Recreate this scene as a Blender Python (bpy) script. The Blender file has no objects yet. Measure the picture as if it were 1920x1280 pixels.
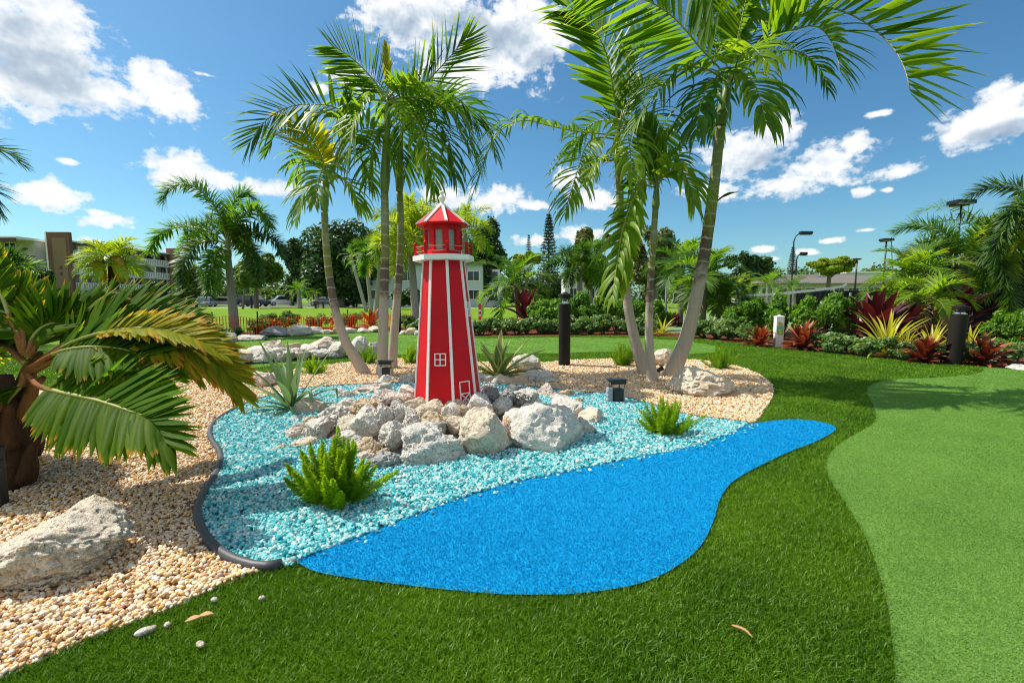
import bpy, bmesh, math, random
import numpy as np
from mathutils import Vector, noise as mnoise

SC = bpy.context.scene
COL = SC.collection
R = math.radians
PI = math.pi
rng = np.random.default_rng(7)

# ------------------------------------------------------------------ camera model, used to read distances off the ground
CAMZ, PITCH, FPX = 1.15, R(5.36), 853.3
CP, SP = math.cos(PITCH), math.sin(PITCH)

def ray(x, y):
    u = (x - 960) / FPX
    v = (640 - y) / FPX
    return np.array([u, CP + v * SP, -SP + v * CP])

def G(x, y, z=0.0):
    d = ray(x, y)
    k = (z - CAMZ) / d[2]
    return np.array([d[0] * k, d[1] * k, z])

def D(x, y, Y):
    d = ray(x, y)
    k = Y / d[1]
    return np.array([d[0] * k, Y, CAMZ + d[2] * k])

def px2m(n, Y):
    return n * Y / FPX

# ------------------------------------------------------------------ object helpers
def tag(o, label=None, cat=None, group=None, kind=None):
    if label: o['label'] = label
    if cat: o['category'] = cat
    if group: o['group'] = group
    if kind: o['kind'] = kind
    return o

def empty(name, loc=(0, 0, 0), label=None, cat=None, group=None, rz=0.0):
    o = bpy.data.objects.new(name, None)
    o.empty_display_size = 0.1
    COL.objects.link(o)
    o.location = [float(c) for c in loc]
    o.rotation_euler = (0, 0, rz)
    return tag(o, label, cat, group)

def mk(name, V, F, mats, parent=None, smooth=True, attrs=None, mi=None, loc=None, cols=None):
    """one mesh object; F is a list of tuples or an (n,k) array; attrs = {name: per-vertex floats}; mi = per-face material index"""
    me = bpy.data.meshes.new(name)
    V = np.asarray(V, dtype=np.float32)
    if isinstance(F, np.ndarray):
        k = F.shape[1]
        me.vertices.add(len(V)); me.vertices.foreach_set('co', V.ravel())
        me.loops.add(F.size); me.loops.foreach_set('vertex_index', F.astype(np.int32).ravel())
        me.polygons.add(len(F))
        me.polygons.foreach_set('loop_start', np.arange(len(F), dtype=np.int32) * k)
        me.polygons.foreach_set('loop_total', np.full(len(F), k, dtype=np.int32))
        me.update(calc_edges=True)
    else:
        me.from_pydata([tuple(map(float, v)) for v in V], [], [tuple(int(i) for i in f) for f in F])
    if not isinstance(mats, (list, tuple)): mats = [mats]
    for m in mats: me.materials.append(m)
    if mi is not None:
        me.polygons.foreach_set('material_index', np.asarray(mi, dtype=np.int32))
    me.polygons.foreach_set('use_smooth', np.full(len(me.polygons), bool(smooth)))
    for k, a in (attrs or {}).items():
        at = me.attributes.new(k, 'FLOAT', 'POINT')
        at.data.foreach_set('value', np.asarray(a, dtype=np.float32))
    if cols is not None:
        at = me.attributes.new('tint', 'FLOAT_COLOR', 'POINT')
        at.data.foreach_set('color', np.asarray(cols, dtype=np.float32).ravel())
    me.update()
    o = bpy.data.objects.new(name, me)
    COL.objects.link(o)
    if parent is not None: o.parent = parent
    if loc is not None: o.location = [float(c) for c in loc]
    return o

def copy_tree(o, parent=None):
    c = o.copy(); COL.objects.link(c)
    if parent is not None:
        c.parent = parent
        for k in ('category', 'group'):
            if k in c.keys(): del c[k]
    for ch in list(o.children): copy_tree(ch, c)
    return c

class MB:
    """collects primitives into one mesh"""
    def __init__(s): s.V = []; s.F = []; s.mi = []; s.t = []; s.r = []
    def add(s, V, F, mi=0, t=None, r=None):
        b = len(s.V)
        s.V.extend([tuple(map(float, v)) for v in V])
        s.F.extend([tuple(int(i) + b for i in f) for f in F])
        s.mi.extend([mi] * len(F))
        s.t.extend(list(t) if t is not None else [0.0] * len(V))
        s.r.extend(list(r) if r is not None else [0.0] * len(V))
        return s
    def box(s, c, d, rot=None, mi=0):
        x, y, z = d[0] / 2, d[1] / 2, d[2] / 2
        P = np.array([[-x, -y, -z], [x, -y, -z], [x, y, -z], [-x, y, -z], [-x, -y, z], [x, -y, z], [x, y, z], [-x, y, z]])
        if rot is not None:
            if np.ndim(rot) == 0:
                ca, sa = math.cos(rot), math.sin(rot)
                M = np.array([[ca, -sa, 0], [sa, ca, 0], [0, 0, 1]])
            else: M = np.asarray(rot)
            P = P @ M.T
        P = P + np.asarray(c)
        return s.add(P, [(0, 3, 2, 1), (4, 5, 6, 7), (0, 1, 5, 4), (1, 2, 6, 5), (2, 3, 7, 6), (3, 0, 4, 7)], mi)
    def tube(s, path, rad, n=8, mi=0, cap=True):
        V, F, t = tube(path, rad, n, cap)
        return s.add(V, F, mi, t)
    def bar(s, a, b, w, h=None, mi=0, up=(0, 0, 1)):
        a = np.asarray(a, float); b = np.asarray(b, float); h = h or w
        d = b - a; L = np.linalg.norm(d); d /= L
        up = np.asarray(up, float)
        x = np.cross(up, d)
        if np.linalg.norm(x) < 1e-4: x = np.cross((0, 1, 0), d)
        x /= np.linalg.norm(x); y = np.cross(d, x)
        return s.box((a + b) / 2, (w, h, L), np.array([x, y, d]).T, mi)
    def lathe(s, prof, c=(0, 0, 0), n=16, mi=0, rot0=0.0):
        V = []; F = []
        for (r, z) in prof:
            for k in range(n):
                a = rot0 + 2 * PI * k / n
                V.append((c[0] + r * math.sin(a), c[1] - r * math.cos(a), c[2] + z))
        for j in range(len(prof) - 1):
            for k in range(n):
                F.append((j * n + k, j * n + (k + 1) % n, (j + 1) * n + (k + 1) % n, (j + 1) * n + k))
        F.append(tuple(range(n - 1, -1, -1)))
        F.append(tuple((len(prof) - 1) * n + k for k in range(n)))
        return s.add(V, F, mi)
    def build(s, name, mats, parent=None, smooth=False, loc=None, bevel=0.0):
        o = mk(name, s.V, s.F, mats, parent, smooth, {'t': s.t, 'rnd': s.r}, s.mi, loc)
        if bevel:
            b = o.modifiers.new('bevel', 'BEVEL'); b.width = bevel; b.segments = 2; b.limit_method = 'ANGLE'
        return o

def spline(P, n):
    """Catmull-Rom through the points, n samples evenly in arc length"""
    P = np.asarray(P, float)
    Q = np.vstack([2 * P[0] - P[1], P, 2 * P[-1] - P[-2]])
    out = []
    m = 16
    for i in range(1, len(Q) - 2):
        a, b, c, d = Q[i - 1], Q[i], Q[i + 1], Q[i + 2]
        for k in range(m):
            t = k / m
            out.append(0.5 * ((2 * b) + (c - a) * t + (2 * a - 5 * b + 4 * c - d) * t * t + (3 * b - a - 3 * c + d) * t ** 3))
    out.append(P[-1]); out = np.array(out)
    L = np.concatenate([[0], np.cumsum(np.linalg.norm(np.diff(out, axis=0), axis=1))])
    s = np.linspace(0, L[-1], n)
    return np.stack([np.interp(s, L, out[:, i]) for i in range(out.shape[1])], 1)

def tube(path, rad, n=8, cap=True):
    P = np.asarray(path, float); m = len(P)
    rad = np.broadcast_to(np.asarray(rad, float), (m,))
    T = np.gradient(P, axis=0); T /= np.linalg.norm(T, axis=1)[:, None] + 1e-12
    ref = np.array([0, 0, 1.0]) if abs(T[0][2]) < 0.9 else np.array([1.0, 0, 0])
    x = np.cross(ref, T[0]); x /= np.linalg.norm(x)
    V = []; t = []
    L = np.concatenate([[0], np.cumsum(np.linalg.norm(np.diff(P, axis=0), axis=1))])
    for i in range(m):
        x = x - T[i] * np.dot(x, T[i]); x /= np.linalg.norm(x)
        y = np.cross(T[i], x)
        for k in range(n):
            a = 2 * PI * k / n
            V.append(P[i] + rad[i] * (math.cos(a) * x + math.sin(a) * y)); t.append(L[i])
    F = []
    for i in range(m - 1):
        for k in range(n):
            F.append((i * n + k, i * n + (k + 1) % n, (i + 1) * n + (k + 1) % n, (i + 1) * n + k))
    if cap:
        F.append(tuple(range(n - 1, -1, -1))); F.append(tuple((m - 1) * n + k for k in range(n)))
    return V, F, t

# ------------------------------------------------------------------ materials
def new_mat(name):
    m = bpy.data.materials.new(name); m.use_nodes = True
    nt = m.node_tree; nt.nodes.clear()
    out = nt.nodes.new('ShaderNodeOutputMaterial')
    return m, nt, out

class NT:
    def __init__(s, nt): s.nt = nt
    def n(s, typ, **kw):
        nd = s.nt.nodes.new('ShaderNode' + typ)
        ins = kw.pop('ins', {})
        for k, v in kw.items(): setattr(nd, k, v)
        for k, v in ins.items(): s.set(nd.inputs[k], v)
        return nd
    def set(s, sock, v):
        if isinstance(v, bpy.types.NodeSocket): s.nt.links.new(v, sock)
        elif isinstance(v, bpy.types.Node): s.nt.links.new(v.outputs[0], sock)
        else: sock.default_value = v
    def math(s, op, a, b=0.5, c=0.5, clamp=False):
        nd = s.n('Math', operation=op, use_clamp=clamp)
        s.set(nd.inputs[0], a); s.set(nd.inputs[1], b)
        if len(nd.inputs) > 2: s.set(nd.inputs[2], c)
        return nd.outputs[0]
    def vmath(s, op, a, b=(0, 0, 0), c=(0, 0, 0)):
        nd = s.n('VectorMath', operation=op)
        s.set(nd.inputs[0], a); s.set(nd.inputs[1], b)
        if op == 'MULTIPLY_ADD': s.set(nd.inputs[2], c)
        return nd.outputs['Value'] if op in ('LENGTH', 'DOT_PRODUCT') else nd.outputs[0]
    def attr(s, name, out='Fac'):
        return s.n('Attribute', attribute_name=name).outputs[out]
    def ramp(s, fac, stops, interp='LINEAR'):
        nd = s.n('ValToRGB'); cr = nd.color_ramp; cr.interpolation = interp
        while len(cr.elements) < len(stops): cr.elements.new(0.5)
        for e, (p, c) in zip(cr.elements, stops):
            e.position = p; e.color = (c[0], c[1], c[2], 1) if len(c) == 3 else c
        s.set(nd.inputs[0], fac)
        return nd.outputs[0]
    def mix(s, fac, a, b, blend='MIX'):
        nd = s.n('Mix', data_type='RGBA', blend_type=blend)
        s.set(nd.inputs[0], fac); s.set(nd.inputs[6], a if not isinstance(a, tuple) else rgba(a)); s.set(nd.inputs[7], b if not isinstance(b, tuple) else rgba(b))
        return nd.outputs[2]
    def noise(s, scale, detail=3.0, rough=0.55, vec=None, dist=0.0):
        nd = s.n('TexNoise'); nd.inputs['Scale'].default_value = scale; nd.inputs['Detail'].default_value = detail
        nd.inputs['Roughness'].default_value = rough; nd.inputs['Distortion'].default_value = dist
        if vec is not None: s.set(nd.inputs['Vector'], vec)
        return nd.outputs[0]
    def objco(s): return s.n('TexCoord').outputs['Object']
    def bump(s, h, strength=0.3, dist=0.01):
        nd = s.n('Bump'); nd.inputs['Strength'].default_value = strength; nd.inputs['Distance'].default_value = dist
        s.set(nd.inputs['Height'], h)
        return nd.outputs[0]
    def bsdf(s, col, rough=0.6, spec=0.4, normal=None, metal=0.0, **ins):
        nd = s.n('BsdfPrincipled')
        s.set(nd.inputs['Base Color'], rgba(col) if isinstance(col, tuple) else col)
        s.set(nd.inputs['Roughness'], rough); nd.inputs['Specular IOR Level'].default_value = spec
        nd.inputs['Metallic'].default_value = metal
        for k, v in ins.items(): s.set(nd.inputs[k.replace('_', ' ')], v)
        if normal is not None: s.set(nd.inputs['Normal'], normal)
        return nd.outputs[0]

def rgba(c): return (c[0], c[1], c[2], 1.0)

def simple(name, col, rough=0.5, spec=0.4, metal=0.0, var=0.0, scale=8.0, bump=0.0, bscale=60.0):
    """plain paint / plastic / metal with slight uneven tone and grain"""
    m, nt, out = new_mat(name); t = NT(nt)
    c = rgba(col)
    if var:
        f = t.noise(scale, 4, 0.6, t.objco())
        c = t.mix(f, tuple(max(0, k * (1 - var)) for k in col), tuple(min(1, k * (1 + var)) for k in col))
    nrm = t.bump(t.noise(bscale, 3, 0.6, t.objco()), bump, 0.004) if bump else None
    nt.links.new(t.bsdf(c, rough, spec, nrm, metal), out.inputs[0])
    return m

def leaf_mat(name, c1, c2, tip=None, transl=0.35, rough=0.4, spec=0.35, tipstart=0.7, tcol=None, stripe=None):
    """leaf: tone by the per-leaf attribute rnd, tips by t; light passes through"""
    m, nt, out = new_mat(name); t = NT(nt)
    c = t.mix(t.attr('rnd'), c1, c2)
    if stripe is not None:   # margins of another colour, attribute u = 0 at the midrib, 1 at the edge
        u = t.attr('u')
        f = t.ramp(u, [(0, (0, 0, 0)), (stripe[1], (0, 0, 0)), (min(1, stripe[1] + 0.15), (1, 1, 1))])
        c = t.mix(f, c, stripe[0])
    if tip is not None:
        f = t.math('ADD', t.attr('t'), t.math('MULTIPLY', t.math('SUBTRACT', t.attr('rnd'), 0.5), 0.22))
        f = t.ramp(f, [(0, (0, 0, 0)), (tipstart, (0, 0, 0)), (min(1.0, tipstart + 0.3), (1, 1, 1))])
        c = t.mix(f, c, tip)
    tc = t.mix(1.0, c, rgba(tuple(1.7 * q for q in (tcol or (1.2, 1.12, 0.4)))), 'MULTIPLY')
    b = t.bsdf(c, rough, spec)
    tr = t.n('BsdfTranslucent'); t.set(tr.inputs[0], tc)
    mx = t.n('MixShader'); mx.inputs[0].default_value = transl
    nt.links.new(b, mx.inputs[1]); nt.links.new(tr.outputs[0], mx.inputs[2])
    nt.links.new(mx.outputs[0], out.inputs[0])
    return m

M = {}
# foliage
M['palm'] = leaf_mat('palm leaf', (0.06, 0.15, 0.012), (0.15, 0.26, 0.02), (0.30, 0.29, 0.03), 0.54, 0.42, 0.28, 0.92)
M['palm_lit'] = leaf_mat('lit palm leaf', (0.10, 0.21, 0.015), (0.20, 0.30, 0.02), (0.36, 0.26, 0.03), 0.55, 0.42, 0.28, 0.85)  # brighter copy of the palm leaf, sunlit look put into its colour
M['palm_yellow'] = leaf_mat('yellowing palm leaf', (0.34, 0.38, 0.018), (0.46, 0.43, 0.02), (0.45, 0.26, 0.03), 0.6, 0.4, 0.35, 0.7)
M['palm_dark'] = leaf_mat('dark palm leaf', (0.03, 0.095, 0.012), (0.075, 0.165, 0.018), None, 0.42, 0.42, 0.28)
M['bottle'] = leaf_mat('pleated palm leaf', (0.05, 0.135, 0.003), (0.125, 0.22, 0.005), (0.42, 0.26, 0.03), 0.6, 0.55, 0.10, 0.92)
M['bottle_dry'] = leaf_mat('dry palm leaf', (0.24, 0.29, 0.010), (0.42, 0.35, 0.018), (0.44, 0.22, 0.035), 0.55, 0.55, 0.10, 0.74)
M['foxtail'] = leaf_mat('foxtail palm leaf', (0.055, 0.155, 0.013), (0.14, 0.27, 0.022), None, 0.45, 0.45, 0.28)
M['foxtail_bright'] = leaf_mat('bright foxtail palm leaf', (0.18, 0.29, 0.015), (0.32, 0.37, 0.02), None, 0.42, 0.42, 0.35)  # yellow green is the leaf's own colour
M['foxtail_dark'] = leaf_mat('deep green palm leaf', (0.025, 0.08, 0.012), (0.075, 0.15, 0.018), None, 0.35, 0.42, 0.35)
M['date_gold'] = leaf_mat('golden date fruit stalk', (0.40, 0.24, 0.02), (0.5, 0.33, 0.04), None, 0.3, 0.5, 0.3)
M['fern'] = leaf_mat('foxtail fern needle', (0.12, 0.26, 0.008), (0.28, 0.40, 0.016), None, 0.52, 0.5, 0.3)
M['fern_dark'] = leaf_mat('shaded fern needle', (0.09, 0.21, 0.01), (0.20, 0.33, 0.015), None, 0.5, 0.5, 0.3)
M['clusia'] = leaf_mat('waxy shrub leaf', (0.05, 0.15, 0.012), (0.14, 0.28, 0.02), None, 0.35, 0.42, 0.32)
M['lowshrub'] = leaf_mat('small shrub leaf', (0.05, 0.13, 0.02), (0.22, 0.31, 0.11), None, 0.3, 0.4, 0.35)
M['ti'] = leaf_mat('red cordyline leaf', (0.06, 0.012, 0.012), (0.30, 0.075, 0.03), (0.42, 0.18, 0.06), 0.3, 0.4, 0.35, 0.72, (0.9, 0.5, 0.35))
M['ti_dark'] = leaf_mat('maroon cordyline leaf', (0.04, 0.010, 0.014), (0.15, 0.03, 0.03), None, 0.25, 0.4, 0.35, tcol=(0.9, 0.4, 0.4))
M['drac'] = leaf_mat('yellow striped leaf', (0.40, 0.38, 0.03), (0.52, 0.46, 0.06), None, 0.4, 0.4, 0.35, stripe=((0.14, 0.24, 0.02), 0.72))
M['agave'] = leaf_mat('blue green agave leaf', (0.12, 0.20, 0.10), (0.20, 0.29, 0.16), (0.16, 0.15, 0.07), 0.18, 0.4, 0.35, 0.95)
M['agave_var'] = leaf_mat('variegated agave leaf', (0.14, 0.20, 0.07), (0.20, 0.27, 0.09), (0.30, 0.20, 0.06), 0.22, 0.45, 0.3, 0.94, stripe=((0.52, 0.48, 0.18), 0.55))
M['tree_dark'] = leaf_mat('dense dark tree leaf', (0.014, 0.045, 0.008), (0.05, 0.11, 0.016), None, 0.2, 0.45, 0.35)
M['tree_mid'] = leaf_mat('tree leaf', (0.05, 0.11, 0.014), (0.13, 0.21, 0.022), None, 0.3, 0.5, 0.3)
M['tree_olive'] = leaf_mat('olive tree leaf', (0.07, 0.10, 0.025), (0.17, 0.18, 0.05), None, 0.25, 0.5, 0.3)
M['tree_lime'] = leaf_mat('lime tree leaf', (0.15, 0.22, 0.014), (0.27, 0.33, 0.02), None, 0.35, 0.5, 0.3)
M['pine'] = leaf_mat('pine needle', (0.018, 0.045, 0.02), (0.045, 0.085, 0.035), None, 0.15, 0.5, 0.3)
M['grass'] = leaf_mat('artificial grass blade', (0.034, 0.118, 0.004), (0.165, 0.31, 0.014), None, 0.38, 0.42, 0.3, tcol=(0.75, 0.7, 0.3))
M['bluegrass'] = leaf_mat('blue turf blade', (0.003, 0.28, 0.55), (0.005, 0.325, 0.62), None, 0.3, 0.6, 0.15, tcol=(0.6, 0.65, 0.6))

def bark_mat():
    """ringed palm trunk: h runs 0..1 up the trunk, t is metres along it"""
    m, nt, out = new_mat('ringed palm trunk'); t = NT(nt)
    co = t.objco()
    h = t.attr('h'); L = t.attr('t')
    n1 = t.noise(7, 4, 0.6, co); n2 = t.noise(55, 4, 0.65, co)
    st = t.n('Mapping'); t.set(st.inputs[0], co); st.inputs['Scale'].default_value = (30, 30, 3)
    streak = t.noise(1.5, 3, 0.6, st.outputs[0])
    hh = t.math('ADD', h, t.math('MULTIPLY', t.math('SUBTRACT', n1, 0.5), 0.35))
    c = t.ramp(hh, [(0, (0.58, 0.475, 0.375)), (0.40, (0.52, 0.42, 0.33)), (0.50, (0.12, 0.07, 0.05)), (0.60, (0.10, 0.065, 0.04)), (0.66, (0.20, 0.20, 0.02)), (0.78, (0.22, 0.24, 0.05)), (0.88, (0.33, 0.34, 0.22)), (1.0, (0.22, 0.27, 0.07))])
    c = t.mix(t.math('MULTIPLY', streak, 0.5), c, (0.12, 0.10, 0.085))
    fr = t.math('FRACT', t.math('ADD', t.math('MULTIPLY', L, 6.2), t.math('MULTIPLY', n1, 0.5)))
    ring = t.ramp(fr, [(0, (1, 1, 1)), (0.10, (0.8, 0.8, 0.8)), (0.17, (0, 0, 0)), (1.0, (0, 0, 0))])
    upper = t.ramp(h, [(0, (0.08, 0.08, 0.08)), (0.4, (0.22, 0.22, 0.22)), (0.55, (0.85, 0.85, 0.85)), (1, (0.6, 0.6, 0.6))])
    c = t.mix(t.math('MULTIPLY', ring, upper), c, (0.46, 0.41, 0.34))
    c = t.mix(t.math('MULTIPLY', n2, 0.22), c, (0.20, 0.165, 0.13))
    hgt = t.math('ADD', t.math('MULTIPLY', ring, 0.5), n2)
    nt.links.new(t.bsdf(c, 0.8, 0.25, t.bump(hgt, 0.5, 0.008)), out.inputs[0])
    return m
M['trunk'] = bark_mat()

def bark2(name, a, b, scale=(9, 9, 3)):
    m, nt, out = new_mat(name); t = NT(nt)
    mp = t.n('Mapping'); t.set(mp.inputs[0], t.objco()); mp.inputs['Scale'].default_value = scale
    f = t.noise(2.0, 5, 0.65, mp.outputs[0])
    c = t.mix(f, a, b)
    nt.links.new(t.bsdf(c, 0.85, 0.2, t.bump(f, 0.8, 0.03)), out.inputs[0])
    return m
M['bark'] = bark2('grey tree bark', (0.07, 0.055, 0.04), (0.24, 0.20, 0.16))
M['bark_pale'] = bark2('pale palm bark', (0.20, 0.18, 0.155), (0.42, 0.39, 0.34))
M['fibre'] = bark2('fibrous brown palm base', (0.012, 0.007, 0.004), (0.12, 0.055, 0.026), (14, 14, 4))
M['petiole'] = bark2('orange brown leaf stalk', (0.20, 0.075, 0.022), (0.32, 0.15, 0.05), (20, 20, 2))
M['rachis'] = simple('yellow green leaf stalk', (0.26, 0.26, 0.05), 0.45, 0.4, var=0.25)
M['shaft'] = simple('green palm crownshaft', (0.13, 0.185, 0.035), 0.35, 0.45, var=0.3, scale=5)

def rock_mat(name, a, b, stain, pit=0.6, stainamt=0.5):
    """limestone: pale body, stains, pits"""
    m, nt, out = new_mat(name); t = NT(nt)
    co = t.objco()
    rnd = t.n('ObjectInfo').outputs['Random']
    v = t.vmath('ADD', co, t.n('CombineXYZ', ins={0: t.math('MULTIPLY', rnd, 37.0), 1: t.math('MULTIPLY', rnd, 91.0), 2: 0.0}).outputs[0])
    big = t.noise(6.0, 5, 0.6, v); fine = t.noise(62, 5, 0.75, v); mid = t.noise(17, 4, 0.65, v, 0.6)
    c = t.mix(t.ramp(big, [(0.3, (0, 0, 0)), (0.68, (1, 1, 1))]), a, b)
    sm = t.ramp(mid, [(0.42, (0, 0, 0)), (0.68, (1, 1, 1))])
    c = t.mix(t.math('MULTIPLY', sm, stainamt), c, stain)
    vo = t.n('TexVoronoi'); vo.inputs['Scale'].default_value = 42; t.set(vo.inputs['Vector'], t.mix(0.35, v, t.n('TexNoise', ins={'Vector': v, 'Scale': 20.0}).outputs[1]))
    pits = t.ramp(vo.outputs[0], [(0.0, (1, 1, 1)), (0.22, (0.25, 0.25, 0.25)), (0.34, (0, 0, 0))])
    where = t.ramp(t.noise(9, 3, 0.6, v), [(0.38, (0, 0, 0)), (0.52, (1, 1, 1))])
    pm = t.math('MULTIPLY', pits, t.math('MULTIPLY', where, pit))
    c = t.mix(t.math('MULTIPLY', pm, 0.85), c, (0.10, 0.09, 0.08))
    c = t.mix(t.math('MULTIPLY', t.ramp(fine, [(0.50, (0, 0, 0)), (0.62, (1, 1, 1))]), 0.55), c, (0.24, 0.22, 0.195))
    hgt = t.math('SUBTRACT', t.math('ADD', t.math('MULTIPLY', fine, 0.45), mid), t.math('MULTIPLY', pm, 1.3))
    nt.links.new(t.bsdf(c, 0.9, 0.2, t.bump(hgt, 1.0, 0.03)), out.inputs[0])
    return m
M['r_white'] = rock_mat('white limestone', (0.82, 0.76, 0.66), (0.70, 0.64, 0.56), (0.46, 0.43, 0.39), 0.35, 0.3)
M['r_cream'] = rock_mat('cream limestone', (0.80, 0.70, 0.56), (0.68, 0.56, 0.42), (0.58, 0.45, 0.30), 0.4, 0.45)
M['r_tan'] = rock_mat('tan limestone', (0.70, 0.57, 0.41), (0.60, 0.45, 0.28), (0.48, 0.33, 0.18), 0.5, 0.5)
M['r_grey'] = rock_mat('grey pitted limestone', (0.80, 0.75, 0.66), (0.65, 0.605, 0.535), (0.38, 0.36, 0.33), 1.0, 0.45)
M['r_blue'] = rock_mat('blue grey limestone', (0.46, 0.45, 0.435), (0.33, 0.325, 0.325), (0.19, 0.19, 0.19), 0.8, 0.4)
M['r_pink'] = rock_mat('pinkish limestone', (0.80, 0.68, 0.57), (0.68, 0.55, 0.46), (0.50, 0.40, 0.33), 0.4, 0.4)

# built things
M['red'] = simple('red painted board', (0.58, 0.008, 0.015), 0.55, 0.18, var=0.26, scale=3.5, bump=0.12, bscale=150)
M['white'] = simple('white painted trim', (0.84, 0.79, 0.74), 0.45, 0.4, var=0.06, scale=10, bump=0.06)
M['black'] = simple('black powder coated metal', (0.012, 0.012, 0.013), 0.4, 0.45, var=0.2)
M['bronze'] = simple('dark bronze metal', (0.018, 0.014, 0.012), 0.55, 0.15, var=0.25, scale=3)
M['grey'] = simple('grey plastic box', (0.30, 0.31, 0.33), 0.5, 0.4, var=0.12)
M['pipe'] = simple('grey black garden edging', (0.055, 0.054, 0.056), 0.5, 0.4, var=0.3, scale=5, bump=0.15)
M['reflector'] = simple('bare metal cone', (0.75, 0.76, 0.78), 0.25, 0.5, metal=0.9)
M['orange'] = leaf_mat('orange plastic mesh', (0.80, 0.22, 0.03), (0.88, 0.30, 0.06), None, 0.5, 0.5, 0.3, tcol=(0.65, 0.62, 0.6))
M['conered'] = simple('orange red delineator', (0.75, 0.04, 0.012), 0.5, 0.4, var=0.1)
M['net'] = simple('dark net cord', (0.06, 0.06, 0.065), 0.7, 0.3)
M['tape'] = leaf_mat('white net tape', (0.75, 0.75, 0.75), (0.8, 0.8, 0.8), None, 0.5, 0.6, 0.2, tcol=(0.6, 0.6, 0.6))
M['rope'] = simple('pale rope', (0.5, 0.34, 0.24), 0.8, 0.2)
M['frost'] = simple('mottled lantern glass', (0.27, 0.255, 0.22), 0.18, 0.6, var=0.4, scale=60, bump=0.4, bscale=90)
M['glasspane'] = simple('dark window glass', (0.03, 0.035, 0.04), 0.08, 0.6, var=0.3, scale=2)
M['wall_cream'] = simple('cream stucco wall', (0.52, 0.48, 0.43), 0.85, 0.2, var=0.08, scale=2, bump=0.1)
M['wall_white'] = simple('white stucco wall', (0.66, 0.67, 0.66), 0.85, 0.2, var=0.07, scale=2, bump=0.1)
M['wall_mint'] = simple('pale grey green wall', (0.42, 0.50, 0.48), 0.85, 0.2, var=0.07, scale=1)
M['brownwall'] = simple('brown painted pylon', (0.17, 0.09, 0.065), 0.8, 0.2, var=0.1, scale=1)
M['tanwall'] = simple('tan pylon panel', (0.24, 0.16, 0.10), 0.85, 0.2, var=0.15, scale=3, bump=0.2)
M['roofgrey'] = simple('weathered roof', (0.15, 0.135, 0.12), 0.85, 0.2, var=0.2, scale=3)
M['dim'] = simple('dark brown trim', (0.085, 0.05, 0.04), 0.7, 0.3, var=0.2)
M['screen'] = simple('black windscreen cloth', (0.012, 0.014, 0.016), 0.85, 0.15, var=0.35, scale=0.6)
M['tyre'] = simple('tyre rubber', (0.015, 0.015, 0.016), 0.8, 0.2)
M['rim'] = simple('alloy wheel', (0.5, 0.5, 0.52), 0.3, 0.5, metal=0.7)
for nm, c in (('car_silver', (0.45, 0.47, 0.50)), ('car_white', (0.75, 0.76, 0.78)), ('car_navy', (0.012, 0.018, 0.05)), ('car_blue', (0.25, 0.33, 0.42)), ('car_black', (0.012, 0.012, 0.014)), ('car_sand', (0.45, 0.42, 0.37))):
    M[nm] = simple(nm.replace('_', ' ') + ' paint', c, 0.25, 0.6, var=0.03)
M['lamp_red'] = simple('red tail lamp', (0.35, 0.01, 0.01), 0.2, 0.5)
M['label_green'] = simple('lime sign panel', (0.30, 0.50, 0.05), 0.5, 0.3, var=0.1)
M['label_teal'] = simple('teal sign panel', (0.16, 0.50, 0.38), 0.5, 0.3, var=0.1)
M['label_orange'] = simple('orange sign mark', (0.72, 0.36, 0.05), 0.5, 0.3, var=0.2)
M['wood'] = simple('weathered bench wood', (0.05, 0.045, 0.04), 0.8, 0.2, var=0.2)
# ================================================================== GROUND: sheets a few mm above one another
def gpoly(px, n=None, z=0.0, closed=True):
    """ground outline read off the photo, smoothed"""
    P = np.array([G(x, y)[:2] for x, y in px])
    Q = np.vstack([P, P[:1]]) if closed else P
    n = n or len(px) * 6
    S = spline(np.c_[Q, np.zeros(len(Q))], n)
    return S[:-1, :2] if closed else S[:, :2]

def inside(poly, P):
    x, y = P[:, 0], P[:, 1]
    res = np.zeros(len(P), bool)
    n = len(poly); j = n - 1
    for i in range(n):
        xi, yi = poly[i]; xj, yj = poly[j]
        if yi != yj:
            c = ((yi > y) != (yj > y)) & (x < (xj - xi) * (y - yi) / (yj - yi) + xi)
            res ^= c
        j = i
    return res

def sheet(name, poly, z, mat, kind='structure', label=None):
    bm = bmesh.new()
    vs = [bm.verts.new((p[0], p[1], z)) for p in poly]
    es = [bm.edges.new((vs[i], vs[(i + 1) % len(vs)])) for i in range(len(vs))]
    bmesh.ops.triangle_fill(bm, use_beauty=True, edges=es)
    bmesh.ops.recalc_face_normals(bm, faces=bm.faces)
    for f in bm.faces:
        if f.normal.z < 0: f.normal_flip()
    me = bpy.data.meshes.new(name); bm.to_mesh(me); bm.free()
    me.materials.append(mat)
    o = bpy.data.objects.new(name, me); COL.objects.link(o)
    return tag(o, label, None, None, kind)

def ground_mat(name, stops, scale, rough=0.9, bump=0.4, bscale=200, bdist=0.01, patch=None, spec=0.1):
    m, nt, out = new_mat(name); t = NT(nt)
    co = t.objco()
    f = t.noise(scale, 4, 0.7, co)
    c = t.ramp(f, stops)
    if patch:
        g = t.noise(patch[0], 3, 0.55, co)
        c = t.mix(t.math('MULTIPLY', t.ramp(g, [(0.35, (0, 0, 0)), (0.7, (1, 1, 1))]), patch[2]), c, patch[1])
    nt.links.new(t.bsdf(c, rough, spec, t.bump(t.noise(bscale, 3, 0.7, co), bump, bdist)), out.inputs[0])
    return m

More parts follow.
